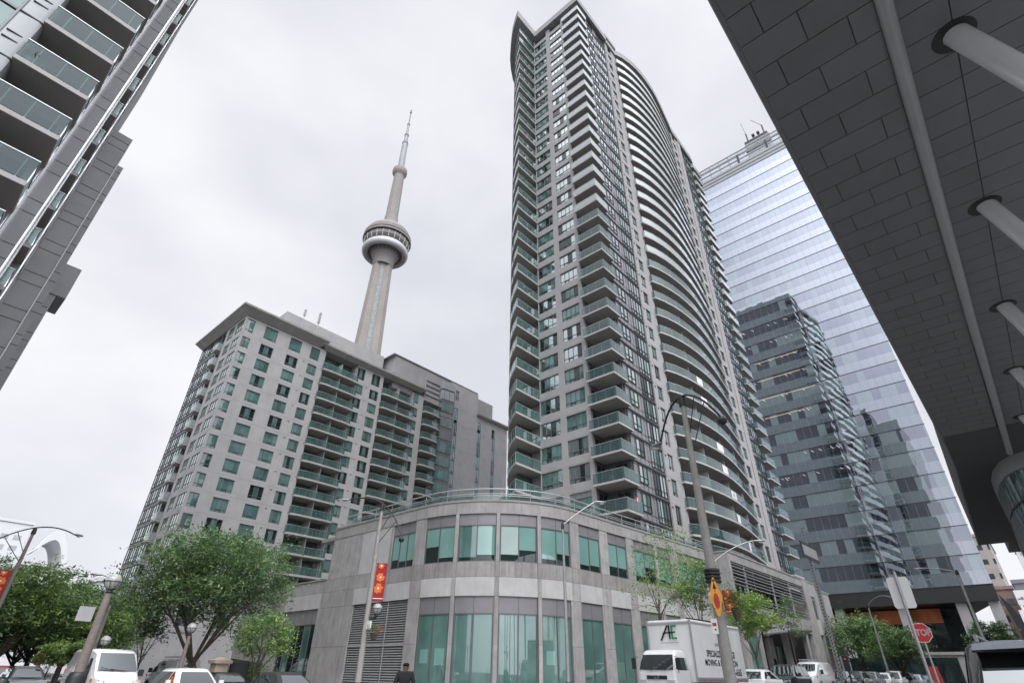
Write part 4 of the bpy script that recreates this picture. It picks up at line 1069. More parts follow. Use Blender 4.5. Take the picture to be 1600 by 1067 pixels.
# ================================================================== overhanging building on the right
def build_canopy():
    T = Thing('overhanging_building', (45, -4, 0), 'dark panelled overhang on round leaning columns filling the upper right of the picture', 'building')
    Z = 16.0
    b = MB(); edge = [(-6, 0.83), (46.5, 0.83), (56, 1.0), (67, 1.55), (92, 2.7), (92, -0.2), (100, 0.2), (100, -14), (-6, -14)]
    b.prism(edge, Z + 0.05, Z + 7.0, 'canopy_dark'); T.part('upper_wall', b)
    # staggered soffit panels
    p = MB(); w = 0.028; x = 1.2; i = 0
    while x < 46.4:
        x1 = min(x + 0.98, 46.5)
        ys = [0.8, 0.16, -1.6, -2.2] if i % 2 == 0 else [0.8, -0.66, -2.2]
        for a, c in zip(ys[:-1], ys[1:]): p.box(x + w / 2, x1 - w / 2, c + w / 2, a - w / 2, Z, Z + 0.06, rnd.choice(['canopy', 'canopy', 'canopy_b', 'canopy_c']))
        ys = [-2.55, -3.62, -6.2, -9.0, -13.9] if True else []
        for a, c in zip(ys[:-1], ys[1:]): p.box(x + w / 2, x1 - w / 2, c + w / 2, a - w / 2, Z, Z + 0.06, rnd.choice(['canopy', 'canopy', 'canopy_b', 'canopy_c']))
        x += 0.98; i += 1
    T.part('soffit_panel', p)
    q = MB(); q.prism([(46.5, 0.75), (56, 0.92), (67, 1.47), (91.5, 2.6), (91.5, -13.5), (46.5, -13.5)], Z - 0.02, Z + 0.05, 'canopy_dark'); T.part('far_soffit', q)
    e = MB(); e.tube([(-6, 0.83, Z + 0.12), (46.5, 0.83, Z + 0.12), (56, 1.0, Z + 0.12), (67, 1.55, Z + 0.12), (92, 2.7, Z + 0.12)], 0.12, 'canopy', 8); T.part('edge_trim', e)
    r = MB(); r.tube([(1, -2.38, Z - 0.05), (30, -2.38, Z - 0.05), (53, -2.5, Z - 0.05)], 0.19, 'canopy_rib', 14)
    T.part('rib', r)
    for x in (5.3, 13.4, 21.4, 29.5, 37.4, 45.4):
        c = MB(); c.tube([(x, -3.6 - 0.22 * 16, 0), (x, -3.6, Z + 0.2)], 0.29, 'column_paint', 28)
        h = MB(); h.tube([(x, -3.6, Z - 0.015), (x, -3.6, Z + 0.03)], 0.5, 'black_clad', 28)
        T.part('column', c, [('column_collar', h)])
    # rounded glass drum
    pts = [(100, -1.15), (80, -1.15), (70, -1.0), (64, -0.9), (60.5, -0.95), (57.5, -1.25), (55.3, -1.8), (54.0, -2.5), (53.4, -3.3), (53.3, -4.6), (53.8, -6), (55, -8), (55, -13)]
    # smooth the plan a little
    D = Path(pts)
    g = MB(); g.ribbon(D, 0, D.L, -0.3, -0.05, 0, 14.9, 'g_drum'); f = MB()
    s = 0.0
    while s < D.L: f.ribbon(D, s, s + 0.06, -0.05, 0.03, 0, 14.9, 'galv'); s += 0.9
    for z in (4.2, 8.6, 12.8): f.ribbon(D, 0, D.L, -0.049, 0.05, z, z + 0.12, 'dark_frame')
    f.ribbon(D, 0, D.L, -0.1, 0.12, 14.9, 16, 'canopy_rib')
    T.part('glass_drum', g, [('mullion', f)])
    T.done()

# ================================================================== CN-type broadcast tower (concrete needle)
def build_needle():
    az = R(59.69); d = 398.0; cx, cy = d * math.cos(az), d * math.sin(az)
    t = thing('observation_tower', (cx, cy, 0), 'tall concrete broadcast tower with a round observation pod and white needle', 'tower')
    face = az + math.pi
    # three-legged shaft, valley towards the viewer
    def ring(z, rf, rc, th):
        pts = []
        for k in range(3):
            a = face + R(60) + R(120) * k
            u = Vector((math.cos(a), math.sin(a))); v = Vector((-u.y, u.x))
            a2 = a + R(60); u2 = Vector((math.cos(a2), math.sin(a2))); v2 = Vector((-u2.y, u2.x))
            pts += [u * rf - v * th * 0.5, u * rf + v * th * 0.5, u2 * rc - v2 * th * 0.62, u2 * rc + v2 * th * 0.62]
        return [(cx + p.x, cy + p.y, z) for p in pts]
    s = MB(); s.loft([ring(0, 27, 12, 9), ring(60, 20, 9.5, 8), ring(130, 15, 7.6, 7), ring(233, 10.9, 6.3, 6.2), ring(330, 8.2, 5.6, 5.4)], 'conc_cn'); s.build('shaft', t)
    u = Vector((math.cos(face), math.sin(face))); v = Vector((-u.y, u.x))
    g = MB()
    def gp(z, r, wd): return [(cx + u.x * r + v.x * q, cy + u.y * r + v.y * q, z) for q in (-wd, wd)]
    zs = [(60, 10.4, 2.3), (130, 8.4, 2.1), (233, 7.0, 1.9), (322, 6.2, 1.8)]
    for (z0, r0, w0), (z1, r1, w1) in zip(zs[:-1], zs[1:]):
        a, b = gp(z0, r0, w0); c, e = gp(z1, r1, w1); a2, b2 = gp(z0, r0 - 2, w0); c2, e2 = gp(z1, r1 - 2, w1)
        g.hexa([a, b, b2, a2], [c, e, e2, c2], 'g_cn')
    go = g.build('lift_glazing', t)
    p = MB(); c = (cx, cy, 0)
    p.lathe(c, [(9, 318), (10, 326), (13, 332), (17, 338), (17.5, 341), (10, 342)], 'conc_cn_dark', 48); p.build('pod_underside', t)
    p = MB(); tor = [(18.3 + 3.1 * math.cos(R(a)), 335 + 3.9 * math.sin(R(a))) for a in range(0, 361, 24)]
    n = 56; vv = []; ff = []
    for r_, z in tor[:-1]:
        for k in range(n): a = 2 * math.pi * k / n; vv.append((cx + r_ * math.cos(a), cy + r_ * math.sin(a), z))
    m = len(tor) - 1
    for i in range(m):
        for k in range(n): ff.append((i * n + k, i * n + (k + 1) % n, ((i + 1) % m) * n + (k + 1) % n, ((i + 1) % m) * n + k))
    p.add(vv, ff, 'cn_grey'); p.build('radome', t)
    st = MB()
    for k in range(24):
        a = 2 * math.pi * k / 24; q = Vector((math.cos(a), math.sin(a)))
        st.tube([(cx + q.x * 8, cy + q.y * 8, 326), (cx + q.x * 16.5, cy + q.y * 16.5, 335)], 0.35, 'galv', 5)
        st.tube([(cx + q.x * 20.5, cy + q.y * 20.5, 339), (cx + q.x * 21.5, cy + q.y * 21.5, 346)], 0.25, 'cn_grey', 5)
    st.build('strut', t)
    p = MB(); p.lathe(c, [(17, 340.5), (20.5, 343), (21.2, 346.0), (20.4, 346.2), (20.4, 347.6), (22.6, 347.7), (22.6, 349.4), (20.8, 349.6), (20.8, 350.8), (22.2, 351), (22.2, 353.2), (20.2, 353.4), (20.2, 354.8), (20.8, 355), (20.4, 357)], 'conc_cn_dark', 56); p.build('observation_deck', t)
    p = MB()
    for z in (346.3, 349.7, 353.5): p.lathe(c, [(20.9, z), (20.9, z + 1.1)], 'g_dark', 56)
    p.build('deck_window', t)
    p = MB(); p.lathe(c, [(20.4, 357), (18.8, 360), (15.5, 363), (12, 365.5), (11.6, 367), (9, 368.5), (7.2, 370), (6.6, 374), (6.5, 380)], 'conc_cn_dark', 40); p.build('pod_roof', t)
    p = MB(); p.lathe(c, [(6.1, 376), (5.7, 410), (5.2, 440), (5.4, 443)], 'conc_cn_dark', 10); p.build('upper_shaft', t)
    p = MB(); p.lathe(c, [(5.2, 441), (7.4, 444), (7.6, 446.5), (7.4, 449.5), (4.8, 451.5)], 'conc_cn', 32); p.build('sky_pod', t)
    p = MB(); p.lathe(c, [(3.4, 451), (3.0, 492), (2.9, 493)], 'cn_mast', 12); p.lathe(c, [(2.2, 494), (2.0, 507)], 'cn_mast', 12); p.lathe(c, [(1.4, 508), (1.2, 526)], 'cn_mast', 10); p.lathe(c, [(0.8, 527), (0.6, 548)], 'conc_cn', 8)
    mast = p.build('antenna_mast', t)
    p = MB()
    for z, r_ in ((493, 3.3), (507, 2.4), (526, 1.6), (548, 1.1)): p.lathe(c, [(r_, z - 0.3), (r_, z + 1.5)], 'conc_cn_dark', 12)
    p.lathe(c, [(0.9, 549), (0.8, 553)], 'brick', 8)
    p.build('collar', mast)

# ================================================================== background buildings
def slab_building(name, label, x0, x1, y0, y1, zt, mat, wmat, bands=None, cell=None, group=None, side='x'):
    T = Thing(name, ((x0 + x1) / 2, (y0 + y1) / 2, 0), label, 'building', group)
    w = MB(); w.box(x0, x1, y0, y1, 0, zt, mat); w.box(x0 - 0.3, x1 + 0.3, y0 - 0.3, y1 + 0.3, zt, zt + 0.8, mat); T.part('wall', w)
    if bands:
        z = bands[0]; pth = Path([(x0, y1), (x0, y0), (x1, y0)])
        while z < zt - 2:
            m = MB()
            if cell:
                s = 0.8
                while s < pth.L - cell: m.ribbon(pth, s, s + cell * 0.62, -0.1, 0.03, z, z + bands[2], wmat); s += cell
            else: m.ribbon(pth, 0.8, pth.L - 0.8, -0.1, 0.03, z, z + bands[2], wmat)
            T.cand('window', m, pr=-z); z += bands[1]
    T.done()
def build_far():
    slab_building('office_building', 'beige office block with strip windows peeking out right of the glass tower', 215, 250, 4.1, 8.6, 38, 'beige', 'g_dark', (3, 3.9, 1.4), 3.2)
    slab_building('brick_building', 'red brick building low between the beige block and the grey one', 190, 205, 2.9, 8, 21, 'brick', 'g_grey', (3, 3.6, 1.5), 2.4)
    slab_building('grey_building', 'grey building with wide dark windows right of the red brick building', 175, 188, -0.8, 2.1, 20.5, 'curtain_grey', 'g_dark', (2.5, 3.6, 2.0))
    slab_building('white_building', 'pale tall building at the right edge beyond the red brick one', 240, 256, -12, -1.2, 38, 'pale', 'pale_win', (3, 3.6, 1.8), 2.6)
    t = thing('billboard', (150, 1.5, 0.6), 'large street billboard with pale picture panels at the lower right edge', 'billboard')
    m = MB(); m.box(150, 150.3, -1.4, 2.75, 8.2, 13.2, 'sign_white'); m.box(150, 150.3, -1.4, 2.3, 14, 16.6, 'sign_white'); m.build('panel', t)
    m = MB(); r2 = random.Random(3)
    for i in range(26):
        y = r2.uniform(-1.2, 1.9); z = r2.choice([r2.uniform(8.5, 12.4), r2.uniform(14.2, 16)]); m.box(149.97, 149.995, y, y + r2.uniform(0.1, 0.6), z, z + r2.uniform(0.2, 0.7), r2.choice(['brick', 'curtain_grey', 'g_grey', 'metal_panel']))
    m.build('picture', t)
    m = MB(); m.tube([(150.4, 0.5, 0.6), (150.4, 0.5, 14)], 0.3, 'galv', 8); m.build('pole', t)
    # far left: pale towers, arched roof, low pale hall
    slab_building('white_tower', 'faint white apartment tower above the trees at the left edge', 14, 29, 232, 250, 40, 'pale', 'pale_win', (4, 3.1, 1.5), 3.2)
    slab_building('pale_hall', 'long low pale hall behind the trees at the left', 34, 62, 150, 170, 17.4, 'pale', 'g_grey', None)
    t = thing('arched_roof', (50, 320, 0), 'white arched stadium roof curving above the trees at the left', 'stadium')
    O = [(45.7, 46.2), (46.2, 48.4), (47.0, 50.2), (48.5, 53.5), (50.4, 55.0), (52.3, 54.5), (54.2, 52.2), (56.2, 48.3), (58.3, 43.1), (60.2, 37.3), (61, 30)]
    I = [(46.0, 46.1), (47.2, 48.2), (49.0, 50.0), (50.6, 50.8), (52.2, 50.2), (53.9, 47.9), (55.6, 44.1), (57.0, 40), (58.1, 36.0), (58.6, 30)]
    m = MB(); n = 24
    def samp(pl, u):
        k = u * (len(pl) - 1); a = min(int(k), len(pl) - 2); q = k - a; return (pl[a][0] + (pl[a + 1][0] - pl[a][0]) * q, pl[a][1] + (pl[a + 1][1] - pl[a][1]) * q)
    rings = []
    for i in range(n + 1):
        o_ = samp(O, i / n); i_ = samp(I, i / n); rings.append([(o_[0], 325, o_[1]), (o_[0] + 2, 350, o_[1] + 1), (i_[0], 350, i_[1]), (i_[0], 325, i_[1])])
    m.loft(rings, 'pale'); m.build('roof_shell', t)
    m = MB(); m.box(18, 50, 322, 340, 0, 30, 'pale'); m.build('base', t)
# ================================================================== ground
def build_ground():
    g = MB(); xs = [-3000, -60, 0, 8] + [8 + 3 * i for i in range(1, 16)] + [60, 200, 3500]
    xs = sorted(set(xs)); v = []
    for x in xs: v += [(x, -3000, gz(x) - 0.0), (x, 3000, gz(x))]
    g.add(v, [(2 * i, 2 * i + 2, 2 * i + 3, 2 * i + 1) for i in range(len(xs) - 1)], 'asphalt')
    tag(g.build('road'), kind='structure')
    def slab(name, poly, h=0.14, mat='pavement'):
        m = MB(); xs_ = sorted(set([p[0] for p in poly]))
        m.prism(poly, 0, h, mat); m.v = [(a, b, (gz(a) - 0.15 if c == 0 else gz(a) + c)) for a, b, c in m.v]
        tag(m.build(name), kind='structure')
    def strip(name, x0, x1, y0, y1, h=0.14, mat='pavement'):
        m = MB(); xx = [x0]; x = x0
        while x < x1 - 0.01: x = min(x1, x + 4.0); xx.append(x)
        rings = [[(x, y0, gz(x) - 0.15), (x, y1, gz(x) - 0.15), (x, y1, gz(x) + h), (x, y0, gz(x) + h)] for x in xx]
        m.loft(rings, mat); tag(m.build(name), kind='structure')
    strip('corner_pavement', 19.5, 125, 16.5, 90)
    strip('corner_kerb_pavement', 17.0, 19.498, 19, 90)
    strip('right_pavement', -30, 125, 1.9, 6.9)
    strip('overhang_pavement', -30, 125, -16, -2.0)
    strip('left_pavement', -60, 3.2, 19, 140)
    # lane marks, crossing bars
    m = MB()
    for i in range(14):
        x = 22 + i * 7; m.add([(x, 11.5, gz(x) + 0.006), (x + 3, 11.5, gz(x + 3) + 0.006), (x + 3, 11.64, gz(x + 3) + 0.006), (x, 11.64, gz(x) + 0.006)], [(0, 1, 2, 3)], 'paint_white')
    for i in range(8):
        y = 7.4 + i * 1.1; m.add([(15.2, y, gz(15.2) + 0.006), (18.2, y, gz(18.2) + 0.012), (18.2, y + 0.5, gz(18.2) + 0.012), (15.2, y + 0.5, gz(15.2) + 0.006)], [(0, 1, 2, 3)], 'paint_white')
    for i in range(10):
        x = 4.4 + i * 1.25; m.add([(x, 16.8, gz(x) + 0.006), (x + 0.55, 16.8, gz(x + 0.55) + 0.006), (x + 0.55, 19.6, gz(x + 0.55) + 0.006), (x, 19.6, gz(x) + 0.006)], [(0, 1, 2, 3)], 'paint_white')
    tag(m.build('road_marking'), kind='structure')

# ================================================================== trees
def crown(mb, c, rad, nclump, nleaf, size, mat, r, mats=None, flat=0.0):
    """leaf clumps on the shells of several uneven lobes, so that the outline is ragged and sky shows between them"""
    cx, cy, cz = c; K = 5 + int(nclump / 60); lobes = []
    for i in range(K):
        a = 6.28 * (i + r.uniform(-.3, .3)) / K * 2.4; zz = -0.55 + 1.35 * (i + 0.5) / K + r.uniform(-.12, .12)
        q = math.sqrt(max(0.05, 1 - min(0.95, zz * zz))); k = r.uniform(0.42, 0.74)
        f = r.uniform(0.34, 0.5)
        lobes.append((cx + rad[0] * q * k * math.cos(a), cy + rad[1] * q * k * math.sin(a), cz + rad[2] * zz * 0.85, rad[0] * f, rad[1] * f, rad[2] * f * 0.8, mats[i % len(mats)] if mats else mat))
    lobes.append((cx, cy, cz + rad[2] * 0.1, rad[0] * .5, rad[1] * .5, rad[2] * .55, mat))
    for i in range(nclump):
        L_ = lobes[i % len(lobes)]
        a = r.uniform(0, 6.28); z = r.uniform(-0.75, 1); q = math.sqrt(max(0, 1 - z * z)); k = r.uniform(0.25, 1.0) ** 0.45 * r.uniform(0.85, 1.18)
        px = L_[0] + L_[3] * q * math.cos(a) * k; py = L_[1] + L_[4] * q * math.sin(a) * k; pz = L_[2] + L_[5] * z * k
        cr = r.uniform(0.12, 0.3) * (rad[0] + rad[2]) * 0.16 + 0.08
        m = L_[6] if (not mats or r.random() < 0.6) else r.choice(mats)
        td = Vector((r.gauss(0, 1), r.gauss(0, 1), r.gauss(-0.2, 0.4))).normalized()
        for j in range(nleaf):
            t_ = r.gauss(0, 1.5); d = (td * t_ + Vector((r.gauss(0, .7), r.gauss(0, .7), r.gauss(0, 0.45)))) * cr
            p = Vector((px, py, pz)) + d; s = size * r.uniform(0.45, 1.25)
            n1 = Vector((r.gauss(0, 1), r.gauss(0, 1), r.gauss(-.3, 0.5))).normalized(); n2 = n1.cross(Vector((r.gauss(0, .5), r.gauss(0, .5), 1.0))).normalized()
            o = len(mb.v)
            mb.v += [tuple(p - n1 * s), tuple(p - n2 * s * 0.42 - Vector((0, 0, s * 0.1))), tuple(p + n1 * s), tuple(p + n2 * s * 0.42 - Vector((0, 0, s * 0.1)))]
            mb.f.append([o, o + 1, o + 2, o + 3]); mb.m.append(m)

def tree(name, label, x, y, h, rad, seed, trunk=0.18, nclump=230, nleaf=26, size=0.16, mat='leaf_mid', mats=None, fork=0.32, group='street trees', cz=None, nb=11, cat='tree', lean=(0, 0)):
    r = random.Random(seed); g0 = gz(x) + 0.12
    t = thing(name, (x, y, g0), label, cat, group)
    b = MB(); zc = cz if cz is not None else h - rad[2]
    zf = h * fork
    top = Vector((x + lean[0] * 0.6, y + lean[1] * 0.6, g0 + zf))
    b.tube([(x, y, g0 - 0.1), (x + lean[0] * 0.2, y + lean[1] * 0.2, g0 + zf * 0.5), tuple(top)], [trunk * 1.15, trunk, trunk * 0.85], 'bark', 9)
    bm_ = MB()
    for i in range(nb):
        a = 6.28 * i / nb + r.uniform(-0.4, 0.4); k = r.uniform(0.45, 0.9); zz = r.uniform(-0.5, 0.75)
        e = Vector((x + lean[0] + rad[0] * math.cos(a) * k * math.sqrt(1 - zz * zz), y + lean[1] + rad[1] * math.sin(a) * k * math.sqrt(1 - zz * zz), g0 + zc + rad[2] * zz))
        st = top - Vector((0, 0, r.uniform(0, zf * 0.3))); mid = st.lerp(e, 0.5) + Vector((r.uniform(-.3, .3), r.uniform(-.3, .3), r.uniform(0.1, 0.5)))
        bm_.tube([tuple(st), tuple(mid), tuple(e)], [trunk * 0.5, trunk * 0.28, trunk * 0.08], 'bark', 6)
        for _ in range(3):
            e2 = e + Vector((r.uniform(-1, 1) * rad[0] * .35, r.uniform(-1, 1) * rad[1] * .35, r.uniform(-0.2, 0.5) * rad[2] * .6))
            bm_.tube([tuple(mid.lerp(e, 0.4)), tuple(e2)], [trunk * 0.14, trunk * 0.04], 'bark', 4)
    tr = b.build('trunk', t); bm_.build('branch', tr)
    c = MB(); crown(c, (x + lean[0], y + lean[1], g0 + zc), rad, nclump, nleaf, size, mat, r, mats)
    c.build('crown', t, recalc=False)
    return t

def build_trees():
    P = lambda az, d: (d * math.cos(R(az)), d * math.sin(R(az)))
    x, y = P(68.0, 43); tree('street_tree', 'big rounded green tree in front of the pale apartment block', x, y, 10.3, (5.2, 5.2, 3.7), 1, 0.17, 1100, 34, 0.125, 'leaf_mid', ['leaf_dark', 'leaf_mid', 'leaf_soft', 'leaf_soft'], 0.16, nb=13, lean=(-1.0, 0.4), cz=6.0)
    x, y = P(72.6, 45); tree('sapling', 'small thin sapling between the big rounded tree and the white vans', x, y, 4.2, (1.2, 1.2, 0.9), 2, 0.06, 60, 20, 0.1, 'leaf_dark', None, 0.45, nb=6)
    x, y = P(63.9, 37); tree('street_tree', 'small bright green tree right of the big rounded tree', x, y, 4.5, (1.7, 1.7, 1.7), 3, 0.09, 240, 26, 0.09, 'leaf_soft', ['leaf_soft', 'leaf_light'], 0.3, nb=8)
    for i, (az, d, h, r_, m, lab) in enumerate(((84.6, 72, 10.6, (5.0, 5.0, 4.2), 'leaf_mid', 'leafy tree at the left edge beneath the white apartment tower'),
                                        (81.6, 58, 8.6, (3.9, 3.9, 3.8), 'leaf_soft', 'tree crown left of the arched white roof and lamp pole'),
                                        (79.6, 66, 8.7, (4.2, 4.2, 3.8), 'leaf_mid', 'tree below the arched white roof'),
                                        (77.6, 60, 6.9, (4.0, 4.0, 2.9), 'leaf_mid', 'spreading tree behind the globe lamp pole'),
                                        (75.4, 70, 8.0, (4.2, 4.2, 3.4), 'leaf_mid', 'dark tree between the globe lamp and the pale apartment block'),
                                        (83.9, 62, 7.4, (4.2, 4.2, 2.5), 'leaf_light', 'bright green low tree at the lower left edge'),
                                        (80.4, 76, 7.2, (4.2, 4.2, 3.2), 'leaf_dark', 'dense dark tree behind the far stop sign'))):
        x, y = P(az, d); tree('street_tree', lab, x, y, h, r_, 10 + i, 0.2, 420, 28, 0.17, m, [m, 'leaf_mid', 'leaf_soft', 'leaf_soft', 'leaf_light'] if m != 'leaf_light' else ['leaf_light', 'leaf_mid'], 0.25)
    x, y = P(78.3, 52); tree('shrub', 'yellow green shrub beside the far stop sign', x, y, 2.9, (0.95, 0.95, 0.9), 31, 0.03, 90, 24, 0.11, 'leaf_light', None, 0.2, cat='shrub', group='shrubs')
    x, y = P(76.9, 50); tree('shrub', 'bright green shrub behind the white van roof', x, y, 3.0, (0.9, 0.9, 0.9), 32, 0.03, 80, 24, 0.12, 'leaf_light', ['leaf_light', 'leaf_mid'], 0.2, cat='shrub', group='shrubs')
    # right street, thin young trees in front of the podium
    x, y = P(28.2, 38.6); tree('young_tree', 'thin sparse young tree rising behind the moving truck cab, left one of two', x, y, 10.3, (2.2, 2.2, 3.9), 41, 0.065, 170, 13, 0.11, 'leaf_soft', ['leaf_soft', 'leaf_light'], 0.5, nb=7, group='young trees along the podium', lean=(0.6, -0.5))
    x, y = P(24.2, 46); tree('young_tree', 'thin young tree behind the moving truck box, left of the concrete pole', x, y, 8.9, (2.5, 2.5, 2.5), 42, 0.075, 240, 20, 0.12, 'leaf_mid', ['leaf_soft', 'leaf_mid', 'leaf_light'], 0.45, nb=8, group='young trees along the podium')
    x, y = P(20.0, 55); tree('young_tree', 'bright yellow green tree just right of the concrete pole', x, y, 7.4, (2.4, 2.4, 2.3), 43, 0.07, 360, 24, 0.13, 'leaf_light', ['leaf_light'], 0.35, nb=7, group='young trees along the podium')
    x, y = P(16.9, 64); tree('young_tree', 'slim sapling against the dark grille of the podium bay', x, y, 8.0, (1.4, 1.4, 2.6), 44, 0.05, 90, 15, 0.13, 'leaf_soft', ['leaf_soft', 'leaf_mid'], 0.5, nb=5, group='young trees along the podium')
    x, y = P(12.2, 88); tree('street_tree', 'bushy tree before the copper lobby wall, left one of the pair', x, y, 8.0, (4.0, 4.0, 3.0), 45, 0.16, 330, 26, 0.19, 'leaf_mid', ['leaf_mid', 'leaf_soft'], 0.25)
    x, y = P(9.6, 84); tree('street_tree', 'bushy tree left of the right stop sign, right one of the pair', x, y, 6.4, (3.9, 3.9, 2.4), 46, 0.14, 300, 26, 0.19, 'leaf_soft', ['leaf_mid', 'leaf_soft'], 0.25)
    x, y = P(3.3, 100); tree('street_tree', 'low green tree above the black car roof at the lower right', x, y, 7.4, (2.9, 2.9, 1.9), 47, 0.14, 200, 26, 0.2, 'leaf_mid', ['leaf_mid', 'leaf_dark'], 0.25)
    # terrace planting
    for i, (x, y, lab) in enumerate(((28.3, 30.4, 'feathery green terrace shrub behind the curved glass railing'), (30.2, 28.0, 'second green terrace shrub along the curved glass railing'))):
        m = MB(); crown(m, (x + 1.1, y + 0.8, 12.9), (0.9, 0.9, 0.65), 34, 22, 0.09, 'leaf_soft', random.Random(60 + i)); o = m.build('terrace_shrub', recalc=False); tag(o, lab, 'shrub', 'shrubs on the podium terrace')
    h = MB(); crown(h, (20.5, 44, 1.2), (2.6, 0.8, 0.9), 90, 24, 0.1, 'leaf_mid', random.Random(77)); o = h.build('hedge', recalc=False); tag(o, 'low green hedge by the dark fence under the small bright tree', 'hedge')

# ================================================================== lamps, poles and signs
def cobra(mb, hb, p, d, s=1.0):
    """street-lamp head at p pointing along d (unit, horizontal)"""
    d = Vector((d[0], d[1], 0)).normalized(); p = Vector(p)
    prof = [(0.0, 0.05), (0.12, 0.09), (0.3, 0.13), (0.5, 0.14), (0.66, 0.09), (0.72, 0.03)]
    n = 10; sd = Vector((-d.y, d.x, 0)); v = []; f = []
    for t, r_ in prof:
        for k in range(n):
            a = 6.283 * k / n; q = p + d * t * s + sd * math.cos(a) * r_ * s + Vector((0, 0, math.sin(a) * r_ * 0.55 * s)); v.append(tuple(q))
    for i in range(len(prof) - 1):
        for k in range(n): f.append((i * n + k, i * n + (k + 1) % n, (i + 1) * n + (k + 1) % n, (i + 1) * n + k))
    f.append(tuple(range(n))); hb.add(v, f, 'galv')
    c = p + d * 0.45 * s - Vector((0, 0, 0.07 * s)); hb.lathe(c, [(0.02 * s, -0.06 * s), (0.1 * s, -0.03 * s), (0.13 * s, 0.02 * s)], 'lamp_white', 12)
def arc3(p0, p1, up, n=12):
    """an arc from p0 to p1 rising by up in the middle"""
    p0 = Vector(p0); p1 = Vector(p1)
    return [tuple(p0.lerp(p1, i / n) + Vector((0, 0, up * (1 - (2 * i / n - 1) ** 2)))) for i in range(n + 1)]
def globe(t, c, r=0.22, pole=None):
    g = MB(); prof = [(r * math.sin(R(a)), -r * math.cos(R(a))) for a in range(4, 181, 16)]; g.lathe(c, prof, 'globe_glass', 20); go = g.build('globe', t)
    b = MB(); b.lathe((c[0], c[1], c[2]), [(0.03, -0.02), (0.05, 0.02), (0.03, 0.06)], 'lamp_white', 8); b.build('bulb', go)
    k = MB()
    for i in range(6):
        a = 6.283 * i / 6; pts = [(c[0] + (r + .008) * math.sin(R(q)) * math.cos(a), c[1] + (r + .008) * math.sin(R(q)) * math.sin(a), c[2] - (r + .008) * math.cos(R(q))) for q in range(0, 95, 15)]
        k.tube(pts, 0.009, 'black_metal', 5)
    k.lathe(c, [(r + 0.012, -0.012), (r + 0.02, 0.0), (r + 0.012, 0.012)], 'black_metal', 24)
    k.lathe((c[0], c[1], c[2] - r - 0.12), [(0.08, 0), (0.1, 0.05), (0.06, 0.14)], 'black_metal', 12); k.build('cage', go)

def lamp_twin(name, label, x, y, h, armA, armB, group, r0=0.12, mat='pole_conc', bulbB=True, rise=0.55):
    """tall pole with a bowed arm; armA: (dx, dy, z) of the lamp head, armB: the other end"""
    g0 = gz(x) + 0.1; t = thing(name, (x, y, g0), label, 'street lamp', group)
    p = MB(); p.tube([(x, y, g0), (x, y, h * 0.5), (x, y, h)], [r0 * 1.3, r0 * 1.0, r0 * 0.62], mat, 14); p.lathe((x, y, g0 - 0.02), [(r0 * 2.1, 0), (r0 * 2.1, 0.75), (r0 * 1.6, 0.85), (r0 * 1.4, 0.9)], 'black_metal', 14)
    p.lathe((x, y, h - 0.05), [(r0 * .95, 0), (r0, 0.1), (r0 * 0.8, 0.32), (r0 * 0.3, 0.36)], 'black_metal', 12); p.build('pole', t)
    a = MB(); A = Vector((x + armA[0], y + armA[1], armA[2])); B = Vector((x + armB[0], y + armB[1], armB[2])) if armB else Vector((x, y, h + 0.15))
    C = Vector((x, y, h + 0.32))
    pts = []
    for i in range(17):
        u = i / 16; q = A * (1 - u) ** 2 + B * u ** 2
        ctrl = C * 2 - (A + B) * 0.5 if armB else (A + B) * 0.5 + Vector((0, 0, rise))
        q += ctrl * 2 * u * (1 - u); pts.append(tuple(q))
    a.tube(pts, 0.035, 'galv', 8)
    if armB:
        m_ = Vector(pts[11]); a.tube([tuple(m_), (x, y, h * 0.86)], 0.018, 'black_metal', 6); m_ = Vector(pts[13]); a.tube([tuple(m_), (x, y, h * 0.8)], 0.018, 'black_metal', 6)
    a.m = [('black_metal' if armB else 'galv')] * len(a.m)
    a.build('arm', t)
    hb = MB(); d = Vector((armA[0], armA[1], 0)); cobra(None, hb, A - d.normalized() * 0.05, d, 1.0); hb.build('lamp_head', t)
    if armB and bulbB: hb = MB(); hb.lathe(tuple(B - Vector((0, 0, 0.12))), [(0.04, -0.1), (0.13, -0.04), (0.15, 0.05), (0.1, 0.14), (0.03, 0.2)], 'black_metal', 14); hb.build('lamp_ball', t)
    return t

